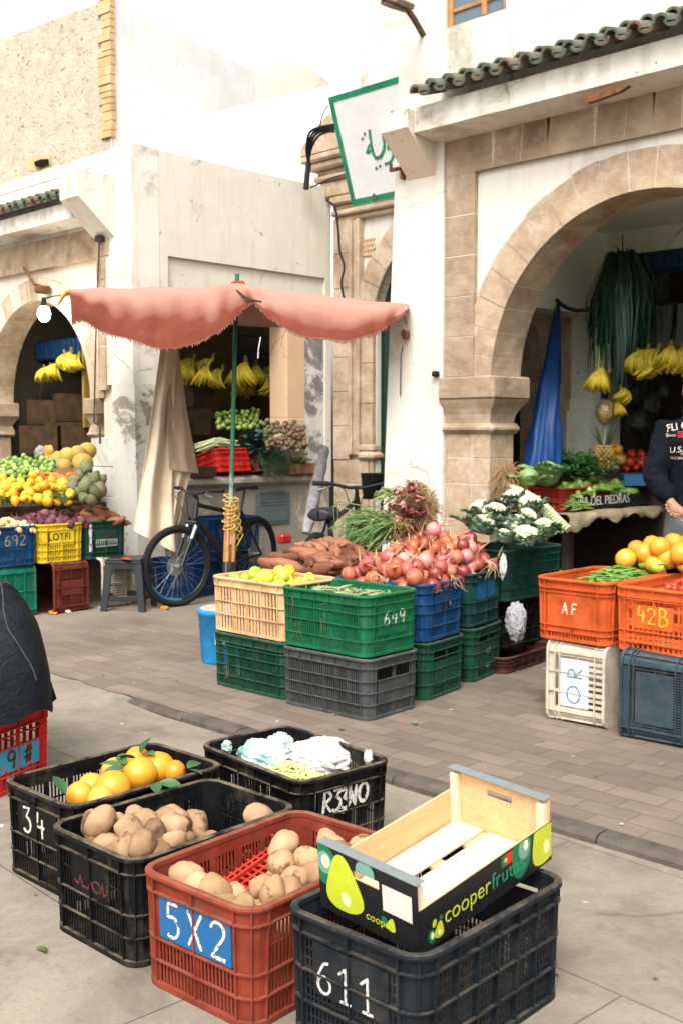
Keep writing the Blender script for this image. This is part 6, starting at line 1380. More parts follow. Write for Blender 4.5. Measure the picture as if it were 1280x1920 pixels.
# cauliflowers in their crate
GCF = 'cauliflowers in the dark green crate'
def curd():
    m = MB(); q = random.Random(5); m.sphere((0, 0, 0), .066, 3, (1, 1, .78))
    for i in range(70):
        a = q.uniform(0, 6.28); z = q.uniform(-.1, 1); r = math.sqrt(max(0, 1-z*z)); m.sphere((.066*r*math.cos(a), .066*r*math.sin(a), .052*z), q.uniform(.012, .02), 1)
    return m
def wrap_leaves(n, L_, w, seed, r0=.035, open_=.6):
    m = MB(); q = random.Random(seed)
    for k in range(n):
        a = 2*PI*k/n+q.uniform(-.3, .3); l = L_*q.uniform(.75, 1.2); ww = w*q.uniform(.8, 1.2); o_ = open_*q.uniform(.5, 1.4); ph = q.uniform(0, 6)
        def fn(u, v):
            x = (u-.5)*2; wv = ww*math.sin(PI*min(1, .12+.80*v))**.8; rr = r0+l*(v*o_*.75+.15*v*v); z = -.05+l*(v*.75-.32*v*v*o_)+.010*math.sin(x*6+ph+v*9)*v; t = x*wv
            rr += -.35*wv*x*x+.010*math.sin(v*11+x*3+ph)+.012*x*x*math.sin(v*19+ph*2)
            return Vector((rr*math.cos(a)-t*math.sin(a), rr*math.sin(a)+t*math.cos(a), z))
        m.grid(fn, 8, 12, True)
    return m
CAUL = [proto('cauliflower', curd(), M_curd, [('outer_leaves', wrap_leaves(9, .125, .05, k, .052, .38), M_cleaf)]) for k in range(3)]
for i, (x, y, D) in enumerate(((905, 985, 6.6), (965, 985, 6.6), (926, 962, 6.75), (992, 945, 6.95), (988, 968, 6.75), (944, 1006, 6.45), (1020, 990, 6.62), (985, 1005, 6.48), (960, 935, 7.0), (900, 955, 6.85))):
    put(CAUL[i % 3], onD(x, y, D), (rp.uniform(-.2, .5), rp.uniform(-.3, .3), rp.uniform(0, 6)), rp.uniform(.9, 1.15)*(.75 if i in (4, 5) else 1), 'cauliflower with dark leaves in the crate beside the stone pier', 'cauliflower', GCF)
m = wrap_leaves(14, .16, .06, 77, .06, .6); m.v = [onD(955, 985, 6.8)+p*1.1 for p in m.v]; m2 = wrap_leaves(12, .15, .055, 78, .06, .55); m2.v = [onD(905, 980, 6.7)+p*1.1 for p in m2.v]; m3 = wrap_leaves(12, .15, .055, 79, .05, .6); m3.v = [onD(1005, 1000, 6.62)+p for p in m3.v]
for q in (m2, m3): m.add(q.v, q.f, True)
single('cauliflower_leaves', m, M_cleaf, 'loose dark cauliflower leaves filling the gaps of the cauliflower crate', 'leaves', None, 'stuff')
crumple('plastic_bag', 'white plastic bag hanging over the rim behind the onions', onD(942, 1062, 6.5), .02, .02, .07, M_bagw, 4.4)
crumple('plastic_bag', 'clear crumpled plastic bag in the dark under the cauliflower crate', onD(966, 1165, 6.55), .06, .06, .11, bagmat('clear_bag', (.30, .30, .31, 1), (.42, .42, .42, 1)), 7.7, .6)
# leeks lying beside the pier, roots up
lk = thing('leek_bundle', 'bundle of pale leeks with shaggy brown roots leaning on the stone pier', 'leeks', onD(1000, 950, 7.1))
for i in range(9):
    a = onD(945+i*4, 905+i*1.5, 7.35); b = onD(1025+i*5, 965+i*3.5, 7.0); m = MB(); c = a.lerp(b, .5)+Vector((0, 0, .03)); m.tube([a, a.lerp(c, .5), c, c.lerp(b, .5), b], [.016, .02, .019, .022, .026], 8); part('stalk', m, M_stalk, lk)
part('roots', strands(420, onD(952, 892, 7.35), (.05, .05, .06), .13, .002, .9, 8, (-.1, -.1, .1)), M_root, lk)
# ---------------------------------------------------------------- left display, stepped up into the arch
sd_ = thing('display_stand', 'dark stepped wooden stand carrying the left fruit display', 'display stand', (-8.9, 4.9, 0))
M_dkwood = simple('dark_wood', (.05, .032, .02, 1), .8, .2, var=.4, scale=14)
for i, (x1, x0, z, y0, y1) in enumerate(((-8.36, -8.72, .66, 4.0, 5.6), (-8.72, -9.2, .80, 4.0, 5.75), (-9.2, -9.7, .93, 4.2, 6.0), (-9.7, -10.3, 1.02, 4.6, 6.3))):
    m = MB(); m.cbox(x0, x1, y0, y1, z-.04, z, .005); part('step', m, M_dkwood, sd_)
    m = MB(); m.cbox(x1-.03, x1, y0, y1, 0 if i else .05, z-.04, .004); part('riser', m, M_dkwood, sd_)
GLEM = [(lambda o: (o, []))(bpy.data.objects.new('lemon', LEM[0][0].data.copy()))]; GLEM[0][0].data.materials[0] = fruit('golden_lemon_skin', [(.66, .30, .015, 1), (.76, .40, .02, 1), (.72, .46, .03, 1)], .42, 3, .15, 120, .4, rnd=.6); GLEM[0][0]['_kids'] = 0
GD1 = 'vegetables of the left display'
def hq(protos, n, r, q, label, cat, group, **k): return heap(protos, n, r, quad(*q[:4], sink=k.pop('sink', .03)), label, cat, group, **k)
heap(GIN, 40, .030, rect(-8.03, 4.27, 0, .56, .36, .67, .04), 'pale knobbly ginger root in the blue crate chalked 692', 'ginger', 'ginger roots in the left display')
heap(BEE, 36, .038, rect(-8.03, 4.70, 0, .56, .38, .67, .05), 'dark purple beetroot in the yellow crate', 'beetroot', 'beetroots in the left display')
heap(SWE, 40, .032, rect(-8.05, 5.11, 0, .54, .36, .67, .10), 'brown sweet potato piled on the flaking dark green crate', 'sweet potato', 'sweet potatoes in the left display', rot=lambda: (rp.uniform(-.3, .3), rp.uniform(-.35, .35), rp.uniform(.6, 2.4)))
hq(GLEM, 52, .036, ((-20, 905, 9.35), (118, 915, 9.3), (140, 945, 9.0), (-20, 945, 9.0)), 'golden yellow lemon in the left display, above the ginger and beetroot', 'lemon', 'lemons in the left display', sc0=1.12)
hq(CAR, 90, .020, ((62, 893, 9.75), (165, 893, 9.7), (150, 928, 9.3), (75, 928, 9.35)), 'orange carrot in the heap behind the lemons', 'carrot', 'carrots in the left display', rot=lambda: (rp.uniform(-.3, .3), rp.uniform(-.4, .4), rp.uniform(0, 6.28)), sc0=1.15)
hq(ART, 15, .048, ((122, 892, 9.45), (195, 896, 9.4), (190, 945, 8.95), (118, 945, 9.0)), 'green artichoke in the left display', 'artichoke', 'artichokes in the left display', rot=lambda: (rp.uniform(-1.2, 1.2), rp.uniform(-1.2, 1.2), rp.uniform(0, 6.28)), sc0=1.05)
for (x, y, D) in ((175, 900, 9.2), (160, 912, 9.15), (188, 920, 9.1)): put(ART[0], onD(x, y, D), (rp.uniform(-.5, .5), rp.uniform(-.5, .5), x), 1.25, 'green artichoke in the left display', 'artichoke', 'artichokes in the left display')
hq(LIMG, 120, .028, ((4, 868, 10.1), (100, 866, 10.1), (108, 905, 9.75), (6, 900, 9.8)), 'small green lime in the heap below the melons', 'lime', 'green limes in the left display', sc0=.95)
for i, (x, y, D, s_) in enumerate(((108, 862, 10.3, .95), (128, 856, 10.3, 1.05), (147, 852, 10.3, 1.0), (155, 870, 10.2, 1.2), (120, 875, 10.1, .9), (164, 846, 10.4, 1.0), (112, 874, 10.1, .85))):
    put(MEL[i % 2], onD(x, y, D), rnd_rot(), s_*.98, 'yellow and grey green netted melon at the back of the left display', 'melon', 'melons in the left display')
def carton(name, label, c, L_, Wd, h, rz, m, grp=None, open_=True):
    o = thing(name, label, 'box', c, R_(rz), grp); e = .006
    for nm, a in (('side', (-L_/2, L_/2, -Wd/2, -Wd/2+e)), ('side', (-L_/2, L_/2, Wd/2-e, Wd/2)), ('end', (-L_/2, -L_/2+e, -Wd/2+e, Wd/2-e)), ('end', (L_/2-e, L_/2, -Wd/2+e, Wd/2-e))):
        b = MB(); b.box(a[0], a[1], a[2], a[3], 0, h); part(nm+'_wall', b, m, o, True)
    b = MB(); b.box(-L_/2+e, L_/2-e, -Wd/2+e, Wd/2-e, .001, e); part('base', b, m, o, True); return o
M_card = simple('brown_cardboard', (.28, .15, .075, 1), .85, .15, var=.3, scale=12)
ca = onD(135, 893, 9.85); carton('carton', 'torn brown cardboard box standing among carrots and melons', (ca.x, ca.y, ca.z-.05), .30, .22, .12, 70, M_card)
mb = lump(.07, (1, .5, 1), .35, 1.5, 3); single_loc = onD(92, 848, 10.3); mb.v = [single_loc+p for p in mb.v]; single('pumpkin_piece', mb, fruit('pumpkin_flesh', [(.55, .16, .02, 1), (.72, .27, .04, 1)], .6, 9), 'bright orange piece of cut pumpkin beside the melons', 'pumpkin')
crumple('plastic_bag', 'pale plastic bag beside the cut pumpkin', onD(78, 850, 10.35), .06, .05, .07, bagmat('clear_bag2', (.25, .24, .22, 1), (.33, .32, .30, 1)), 9.1)
m = wrap_leaves(9, .10, .05, 31, .02, .7); c = onD(8, 932, 9.05); m.v = [c+p for p in m.v]; single('cabbage', m, M_cabb, 'pale green cabbage at the left edge of the display', 'cabbage')
def foliage(c, spread, n, L_, w, m, seed, up=.5):
    mb = MB(); q = random.Random(seed)
    for i in range(n):
        p = Vector(c)+Vector((q.gauss(0, .45)*spread[0], q.gauss(0, .45)*spread[1], q.gauss(0, .45)*spread[2])); a = q.uniform(0, 6.28); l = L_*q.uniform(.6, 1.2); ww = w*q.uniform(.7, 1.2)
        d = Vector((math.cos(a), math.sin(a), q.uniform(-.3, 1)*up*2)).normalized(); s_ = d.cross(Vector((q.gauss(0, .3), q.gauss(0, .3), 1))).normalized()*ww; t = d*l
        mb.add([p, p+t*.5+s_, p+t-Vector((0, 0, .15*l)), p+t*.5-s_], [(0, 1, 2, 3)])
    return mb
single('parsley', foliage(onD(118, 932, 9.05), (.08, .10, .10), 500, .03, .008, M_leaf, 4), fruit('herb_leaf', [(.02, .08, .015, 1), (.06, .17, .03, 1)], .5, 20, 0), 'bunch of bright green parsley beside the artichokes', 'herbs', None, 'stuff')
# ---------------------------------------------------------------- bananas
def banana_mb(ang, row, q):
    """one finger of a hand: it leaves the crown, bows outwards and hooks back in"""
    L_ = .17*q.uniform(.88, 1.1); R0 = [.007, .011, .017, .0185, .0185, .017, .012, .005]; pts = []
    for i in range(8):
        t = i/7; d = L_*t; bow = .055*math.sin(PI*min(1, t*.95))*(1+.25*row)
        pts.append(Vector((math.sin(ang)*(d*.85+.02), -.012-.028*row-bow, -math.cos(ang*.55)*d*.95)))
    return MB().tube(pts, [r*q.uniform(.95, 1.05) for r in R0], 7)
BANM = []
_q = random.Random(77)
for k in range(3): BANM.append([banana_mb(R_(-38+76*i/6)+_q.uniform(-.06, .06), row, _q).mesh('banana', M_ban) for row in (0, 1, 1.8) for i in range(6)])
def bananas(loc, rot, sc, label, grp='hanging banana bunches'):
    o = thing('banana_bunch', label, 'bananas', loc, 0, grp); o.rotation_euler = (rot[0]*.6, rot[1], rot[2]); o.scale = (sc, sc, sc)
    m = MB(); m.tube([(0, 0, .05), (0, -.005, 0), (0, -.02, -.02)], [.012, .02, .022], 8); part('stem', m, simple('banana_stem', (.18, .15, .04, 1), .7), o, True)
    for me in BANM[_q.randrange(3)]: c = bpy.data.objects.new('banana', me); COL.objects.link(c); c.parent = o
    return o
def toward(): return YAW+1.6+rp.uniform(-1.1, 1.1)
for i, (x, y, D, s_) in enumerate(((1194, 666, 8.1, .95), (1214, 658, 8.1, 1.0), (1235, 656, 8.05, .95), (1256, 652, 8.0, 1.0), (1277, 656, 8.0, 1.0))):
    bananas(onD(x, y, D), (rp.uniform(-.25, .25), rp.uniform(-.25, .25), toward()-1.7+rp.uniform(-.3, .3)), s_*1.1, 'ripe yellow banana bunch in the row hanging at the right edge of the arcade shop', 'row of bananas in the arcade')
bananas(onD(1128, 690, 8.0), (.2, .1, toward()-1.6), 1.05, 'ripe banana bunch hanging below the leek leaves by the pilaster')
bananas(onD(1162, 728, 8.2), (.1, .4, toward()-1.5), .7, 'small banana bunch hanging right of the big one by the pilaster')
bananas(onD(1152, 752, 8.2), (.4, -.3, toward()-1.5), .7, 'small banana bunch beside the bag of potatoes under the leeks')
for i, (x, y, D, s_) in enumerate(((122, 664, 11.9, .9), (136, 660, 12.0, 1.0), (150, 668, 11.8, .9), (163, 668, 12.0, .9), (108, 684, 12.1, .9), (96, 688, 12.2, .8), (84, 692, 12.2, .8))):
    bananas(onD(x, y, D), (rp.uniform(-.2, .2), rp.uniform(-.2, .2), toward()-1.6+rp.uniform(-.4, .4)), s_*1.15, 'banana bunch hanging behind the left stone arch', 'bananas in the left arch')
for i, (x, y, D, s_) in enumerate(((346, 684, 10.6, 1), (364, 680, 10.6, 1.05), (382, 686, 10.65, 1.0), (400, 678, 10.6, 1.05), (418, 682, 10.7, 1), (440, 684, 10.7, 1), (462, 672, 10.7, 1.3), (480, 684, 10.7, 1.1), (496, 690, 10.8, 1.2), (512, 694, 10.8, 1.1), (530, 686, 10.8, 1.1), (545, 692, 10.8, .9))):
    bananas(onX(x, y+rp.uniform(-8, 12), -9.45+rp.uniform(-.15, .15)), (rp.uniform(-.2, .2), rp.uniform(-.2, .2), toward()-1.6+rp.uniform(-.4, .4)), s_*1.2, 'banana bunch hanging inside the corner shop window', 'bananas in the shop window')
M_wire = simple('dark_wire', (.03, .028, .025, 1), .7, .3)
rk_ = thing('hanging_rack', 'dark wire rack carrying bananas inside the corner shop window', 'rack', (-9.25, 7.3, 2.25))
m = MB()
for z in (2.52, 2.33): m.tube([(-9.45, 6.5, z), (-9.45, 8.4, z)], .008, 6)
for k in range(12): m.tube([(-9.45, 6.55+.15*k, 2.05), (-9.45, 6.55+.15*k, 2.74)], .004, 4)
part('wires', m, M_wire, rk_)
# ---------------------------------------------------------------- goods on the sill of the corner shop
XS = -8.78
def sill(x, y, dz=0): p = onX(x, y, XS); return Vector((p.x, p.y, p.z+dz))
c = sill(428, 880); crate('small red crate tilted on the window sill of the corner shop', RED, (XS-.03, c.y, 1.01), R_(180), L=.34, W=.46, H=.24, levels=(.06, .12, .17), ribs=(4, 3), tilt=(0, R_(14), PI), group='boxes on the window sill')
c = sill(482, 885); crate('narrow maroon crate on the window sill beside the red one', (.12, .03, .025, 1), (XS-.02, c.y, 1.01), R_(180), L=.34, W=.22, H=.21, levels=(.05, .1, .15), ribs=(2, 3), r=.03, tilt=(0, R_(12), PI), group='boxes on the window sill')
c = sill(372, 890); carton('wooden_tray', 'brown wooden tray on the window sill left of the red crate', (XS, c.y-.02, 1.005), .30, .26, .10, 90, M_dkwood, 'boxes on the window sill')
c = sill(555, 885); carton('carton', 'brown cardboard tray on the window sill under the pale lettuce', (XS+.02, c.y, 1.005), .44, .26, .11, 90, M_card, 'boxes on the window sill')
so_ = thing('spring_onions', 'pale spring onions lying on the red crate at the window sill', 'spring onions', sill(400, 835))
m = MB()
for i in range(26):
    a = sill(370+rp.uniform(-6, 10), 838+rp.uniform(-8, 12)); b = sill(440+rp.uniform(-25, 10), 832+rp.uniform(-6, 10)); m.tube([a, a.lerp(b, .5)+Vector((.05, 0, .05)), b], [.006, .009, .008], 5)
part('stalks', m, M_stalk, so_)
m = foliage(sill(478, 835), (.13, .20, .14), 260, .10, .035, M_leaf, 12); m.v = [p+Vector((.05, 0, 0)) for p in m.v]
single('leafy_greens', m, fruit('blue_green_leaf', [(.015, .05, .04, 1), (.04, .10, .075, 1), (.10, .17, .12, 1)], .5, 12, .2), 'blue green leafy heads drooping over the sill crates', 'greens', None, 'stuff')
m = MB(); q = random.Random(8)
for i in range(240):
    a = sill(500+q.gauss(0, 14), 850+q.gauss(0, 12))+Vector((.12, 0, 0)); l = q.uniform(.08, .24); m.tube([a, a+Vector((.04, q.uniform(-.03, .03), -l*.4)), a+Vector((.05, q.uniform(-.05, .05), -l))], [.003, .003, .001], 3)
single('dill', m, M_leaf, 'feathery dark dill hanging down from the window sill', 'herbs', None, 'stuff')
m = wrap_leaves(10, .14, .07, 41, .02, .9); c = sill(548, 868, .0)+Vector((.08, 0, .03)); m.v = [c+p for p in m.v]; single('lettuce', m, M_cabb, 'pale green lettuce in the cardboard tray on the sill', 'lettuce')
rad = proto('turnip', lump(.026, (1, 1, 1), .15, 1.4, 2, 2), fruit('turnip_skin', [(.07, .035, .022, 1), (.18, .10, .065, 1), (.11, .11, .045, 1)], .6, 8, .2, 60, .2, rnd=.7))
heap([rad], 90, .026, quad(DX(494, 796, -8.72), DX(570, 800, -8.66), DX(578, 850, -8.42), DX(502, 844, -8.46), sink=.02), 'small brownish root vegetable piled at the right end of the window sill', 'root vegetable', 'root vegetables on the sill')
heap(LIMG, 50, .03, quad(DX(405, 778, -9.4), DX(490, 778, -9.4), DX(490, 806, -9.15), DX(410, 810, -9.15)), 'green lime in the heap at the back of the corner shop window', 'lime', 'limes in the corner shop')
bs_ = thing('back_shelf', 'dark shelf with goods deep inside the corner shop', 'shelf', (-9.2, 7.3, 0)); m = MB(); m.cbox(-9.6, -8.98, 6.45, 8.6, 0, 1.0); part('counter', m, M_dkwood, bs_); m = MB(); m.cbox(-9.9, -9.2, 6.5, 8.6, 1.0, 1.16); part('upper_step', m, M_dkwood, bs_)
# ---------------------------------------------------------------- the arcade stall
M_burlap = cloth_mat('burlap', ((.20, .16, .10, 1), (.34, .28, .18, 1)), sc=9, weave=160, bump=.4)
tb = thing('stall_table', 'long stall table covered with burlap in the stone arch, heaped with vegetables', 'table', (-4.65, 7.1, 0))
m = MB(); m.box(-5.08, -4.16, 6.46, 8.0, .83, .87); part('top', m, M_dkwood, tb)
for x in (-5.0, -4.25):
    for y in (6.55, 7.85): m = MB(); m.box(x-.03, x+.03, y-.03, y+.03, 0, .82); part('leg', m, M_dkwood, tb)
def burl(u, v):
    y = lerp(6.30, 8.02, u); k = v
    if k < .6: return Vector((lerp(-5.1, -4.10, k/.6), y+.02*math.sin(k*9), .886+.012*noise.noise(Vector((k*6, u*9, 0)))))
    d = (k-.6)/.4; return Vector((-4.10+.03*math.sin(d*2)+.012*math.sin(u*40), y+.012*math.sin(d*7+u*9), .886-d*(.055+.05*max(0, 1-u*5)+.018*math.sin(u*23)+.012*math.sin(u*61))))
m = MB(); m.grid(burl, 60, 20, True, .004); part('burlap_cover', m, M_burlap, tb)
def tbl(x, y, z): return onZ(x, y, z)
crate('small red crate under the cabbage on the burlap stall table', (.34, .022, .018, 1), (-4.36, 6.62, .895), R_(95), L=.42, W=.26, H=.16, levels=(.06,), ribs=(1, 2), style='solid', r=.03, group='boxes on the burlap table')
crate('second red crate under the parsley on the burlap stall table', (.36, .026, .02, 1), (-4.44, 7.00, .895), R_(95), L=.42, W=.34, H=.17, levels=(.06,), ribs=(1, 2), style='solid', r=.03, group='boxes on the burlap table')
crate('bright red crate behind the cabbage, its handle slot showing', (.52, .03, .02, 1), (-4.70, 6.70, .895), R_(95), L=.40, W=.30, H=.22, levels=(.06, .14), ribs=(1, 2), style='solid', r=.03, group='boxes on the burlap table')
P0, P1 = onX(1082, 948, -4.17), onX(1216, 942, -4.17); P0.z = P1.z = .90
dv = (P1-P0); az = math.degrees(math.atan2(dv.y, dv.x)); cc = (P0+P1)/2+Vector((-dv.y, dv.x, 0)).normalized()*.18
zb = carton('fruit_tray', 'black printed tray of green courgettes on the burlap table', (cc.x, cc.y, .90), dv.length, .34, .085, az, simple('black_card', (.012, .012, .013, 1), .6, .3))
M_ = Matrix.Translation(P0+Vector((0, 0, .028))) @ Matrix.Rotation(math.radians(az), 4, 'Z') @ Matrix.Translation((.02, -.002, 0)) @ Matrix.Rotation(PI/2, 4, 'X')
tx = text_mb('RA DEL PIEDRAS', .058*dv.length/.62, M_, .0008); off = zb.location
part('lettering', tx, simple('pale_print', (.55, .53, .48, 1), .6, .2), zb).parent = zb
lo_ = zb.children[-1]
o2 = [c for c in zb.children if c.name.startswith('lettering')][0]
o2.data.transform(Matrix.Rotation(-math.radians(az), 4, 'Z'))
heap(ZUC, 40, .024, rect(cc.x, cc.y, az, dv.length-.16, .24, .975, .08), 'green courgette in the black tray on the burlap table', 'courgette', 'courgettes in the black tray', rot=lambda: (rp.uniform(-.4, .4), rp.uniform(-.4, .4), rp.uniform(0, 6.28)))
heap(LIMG, 34, .028, rect(cc.x, cc.y, az, dv.length-.1, .26, .99, .09), 'round green pepper among the courgettes in the black tray', 'green pepper', 'round peppers in the black tray')
bq = onX(1066, 930, -4.25)
pods('green_beans', 'heap of green beans on the burlap left of the black tray', rect(bq.x, bq.y, 100, .26, .20, .90, .07), 170, .11, .004, M_bean, lift=.04)
def cabbage_at(x, y, D, r, label, seed, sc=1.0):
    o = thing('cabbage', label, 'cabbage', onD(x, y, D)-Vector((0, 0, r*.6)), 0, 'cabbages on the burlap table'); m = lump(r, (1, 1, .92), .08, 1.5, seed); part('heart', m, M_cabb, o, True); m = wrap_leaves(9, r*2.0, r*.9, seed, r*.55, .75); part('outer_leaves', m, M_cabb, o, True)
cabbage_at(1024, 872, 7.5, .095, 'big green cabbage on the red crate in the stone arch', 3)
cabbage_at(990, 884, 7.35, .07, 'smaller pale cabbage left of the big one in the stone arch', 5)
pp = onD(1078, 872, 8.0)
m = foliage(pp, (.24, .22, .10), 2600, .035, .010, M_leaf, 14); single('parsley', m, MATS['herb_leaf'], 'thick dark green heap of parsley and herbs on the second red crate', 'herbs', None, 'stuff')
pn = thing('pineapple', 'pineapple standing behind the courgette tray', 'pineapple', onD(1131, 862, 8.0)-Vector((0, 0, .07)))
m = MB(); q = random.Random(2)
for i in range(9):
    z = .02+.018*i; R0 = .062*math.sin(PI*(.22+.62*i/9))+.006
    for k in range(12): a = 2*PI*(k+.5*(i % 2))/12; m.sphere((R0*math.cos(a), R0*math.sin(a), z), .016, 1)
m.sphere((0, 0, .09), .06, 2, (1, 1, 1.4)); part('fruit', m, fruit('pineapple_rind', [(.20, .12, .03, 1), (.36, .22, .06, 1)], .7, 30, .3), pn, True)
m = MB()
for i in range(46):
    a = q.uniform(0, 6.28); l = q.uniform(.10, .22); o_ = q.uniform(.15, 1.0); d = Vector((math.cos(a)*o_, math.sin(a)*o_, 1)).normalized(); s_ = Vector((-math.sin(a), math.cos(a), 0))*.009; p = Vector((.02*math.cos(a), .02*math.sin(a), .16)); m.add([p-s_, p+s_, p+d*l*.6+s_*.6+Vector((0, 0, .0)), p+d*l, p+d*l*.6-s_*.6], [(0, 1, 2, 3, 4)])
part('crown', m, fruit('pineapple_crown', [(.04, .08, .03, 1), (.13, .17, .08, 1)], .55, 12), pn, True)
mb = lump(.05, (1.2, .9, .9), .06, 1.2, 3); c = onD(1153, 842, 8.5); mb.v = [c+p for p in mb.v]; single('mango', mb, fruit('mango_skin', [(.66, .30, .02, 1), (.74, .42, .03, 1)], .4, 5), 'orange yellow mango right of the pineapple', 'mango')
mb = lump(.05, (1.1, .9, .9), .06, 1.2, 6); c = onD(1160, 862, 8.45); mb.v = [c+p for p in mb.v]; single('mango', mb, fruit('green_mango_skin', [(.30, .24, .04, 1), (.42, .30, .06, 1)], .4, 5), 'greenish mango below the orange yellow one', 'mango')
sh = thing('shop_counter', 'dark counter inside the arcade shop carrying tomatoes and mangoes', 'counter', (-5.2, 8.6, 0)); a = onD(1185, 880, 8.6)
m = MB(); m.cbox(a.x-.9, a.x+1.4, a.y-.15, a.y+.7, 0, a.z-.02); part('cabinet', m, M_dkwood, sh)
heap(BIGT, 44, .032, quad((1160, 862, 9.0), (1240, 860, 8.9), (1240, 885, 8.5), (1170, 885, 8.6)), 'red tomato on the counter behind the courgettes', 'tomato', 'tomatoes on the counter')
ct = onD(1215, 897, 8.25); carton('fruit_tray', 'blue tray below the tomatoes beside the person', (ct.x, ct.y, ct.z-.05), .40, .2, .08, 40, simple('blue_tray', (.02, .10, .22, 1), .5), None)
# blue furled tarpaulin, hanging leeks, shutter and dark goods
m = MB(); A, Bq = onD(1046, 568, 8.42), onD(1012, 880, 7.75)
def cone(u, v):
    a = 2*PI*u; r = lerp(.012, .118, v**.85)*(1+.14*math.sin(5*a+2*v)+.08*math.sin(9*a-3*v)+.25*noise.noise(Vector((math.cos(a)*1.5, math.sin(a)*1.5, v*5)))); c = A.lerp(Bq, v); return c+_R*(r*math.cos(a))+Vector((-_R.y, _R.x, 0))*(r*math.sin(a))
m.grid(cone, 48, 20); single('furled_parasol', m, simple('blue_tarpaulin', (.004, .035, .13, 1), .5, .3, var=.3, scale=6), 'tall furled blue tarpaulin parasol leaning beside the white pilaster', 'parasol')
lb = thing('leek_bunch', 'large bunch of dark green leek leaves hanging in the arcade', 'leeks', onD(1165, 475, 8.3)); q = random.Random(12)
top_ = onD(1166, 500, 8.3)
for k in range(4):
    m = MB()
    for i in range(100):
        a = q.uniform(0, 6.28); o_ = q.uniform(.02, .23); l = q.uniform(.45, 1.15)*(1.0 if q.random() < .8 else .6); w = q.uniform(.005, .013); dx, dy = math.cos(a)*o_, math.sin(a)*o_; P_ = []
        for j in range(8):
            t = j/7; rise = .10*math.sin(min(1, t*3.2)*PI)*(o_/.2+.2); x_ = min(1, t*2.6)**.7; P_.append(top_+Vector((dx*x_*1.25+.02*math.sin(t*5+i), dy*x_*1.25, rise-l*max(0, t-.12)-.06*o_)))
        s0 = Vector((-math.sin(a+q.uniform(-.6, .6)), math.cos(a), 0)); vs = []
        for j, p in enumerate(P_): ww = w*math.sin(PI*(.15+.82*j/7)); vs += [p-s0*ww, p+s0*ww]
        m.add(vs, [(2*j, 2*j+1, 2*j+3, 2*j+2) for j in range(7)], True)
    part('leaf_cluster', m, M_lkl, lb)
m = MB()
for i in range(14): a = q.uniform(0, 6.28); e = Vector((math.cos(a)*.09, math.sin(a)*.09, q.uniform(.08, .2))); s0 = Vector((-math.sin(a), math.cos(a), 0))*.012; m.add([top_-s0, top_+s0, top_+e*.7+s0*.8, top_+e, top_+e*.7-s0*.8], [(0, 1, 2, 3, 4)])
part('leaf_tips', m, M_lkl, lb)
m = MB()
for i in range(9): a = onD(1118+3*i, 690-rp.uniform(0, 8), 8.35); m.tube([a+Vector((0, 0, .16)), a+Vector((0, 0, .02)), a-Vector((0, 0, .05))], [.010, .013, .016], 6)
part('white_stalks', m, M_stalk, lb)
m = MB(); m.tube([onD(1166, 500, 8.3), onD(1166, 440, 8.3)], .004, 4); part('string', m, M_cab, lb)
crumple('potato_bag', 'clear plastic bag of brown potatoes hanging below the banana bunch', onD(1133, 772, 8.1), .070, .065, .09, fruit('bagged_potato', [(.14, .08, .03, 1), (.32, .22, .08, 1), (.22, .14, .05, 1)], .25, 14, .3, 30, .6), 2.6, .4)
s0, s1 = onD(1180, 497, 8.9), onD(1290, 492, 8.4)
m = MB(); m.cbox(-4.98, 2, 7.98, 8.28, 2.72, 2.86, .01)
for k in range(40): m.box(-4.97+.06*k, -4.94+.06*k, 7.965, 7.98, 2.73, 2.85)
sb_ = thing('shutter_box', 'blue roller shutter box above the dark arcade shop', 'shutter', (-3, 8.1, 2.72)); part('housing', m, M_bluep, sb_)
m = MB(); m.cbox(-4.95, -4.88, 8.0, 8.1, 0, 2.72); part('guide_rail', m, M_bluep, sb_)
m = MB(); a, b = onD(1205, 575, 9.6), onD(1246, 690, 9.6); m.cbox(a.x, a.x+.42, a.y, a.y+.03, b.z, a.z, .005); single('display_board', m, simple('pale_board', (.34, .36, .27, 1), .7, .2), 'pale board standing deep inside the arcade shop', 'board')
m = MB(); m.tube([onD(1240, 570, 9.3), onD(1265, 566, 9.3), onD(1262, 620, 9.3), onD(1252, 690, 9.3)], .02, 6); single('scale_arm', m, M_blk, 'dark bent arm hanging in front of the pale board', 'arm')
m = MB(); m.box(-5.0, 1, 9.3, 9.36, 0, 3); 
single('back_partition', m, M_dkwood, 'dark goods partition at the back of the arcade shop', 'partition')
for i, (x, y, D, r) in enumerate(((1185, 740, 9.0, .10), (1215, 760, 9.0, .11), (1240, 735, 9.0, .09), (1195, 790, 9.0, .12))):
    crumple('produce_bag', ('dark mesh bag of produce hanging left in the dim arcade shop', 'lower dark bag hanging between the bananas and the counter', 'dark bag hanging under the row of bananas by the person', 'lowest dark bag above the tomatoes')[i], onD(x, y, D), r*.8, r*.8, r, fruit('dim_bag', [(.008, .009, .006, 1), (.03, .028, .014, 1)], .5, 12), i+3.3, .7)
cable('thick black cable sagging from the beam to the pilaster', [(1042, 562, 8.3), (1058, 575, 8.25), (1080, 582, 8.2), (1112, 580, 8.2)], .016, 'cable', M_cab, 'cable', None)
m = MB(); c = onX(967, 665, -4.62); m.box(c.x-.0, c.x+.02, c.y-.04, c.y+.04, c.z-.05, c.z+.05); 
single('red_tag', m, simple('red_label', (.55, .03, .02, 1), .5), 'small red label on the inner side of the stone arch', 'label')
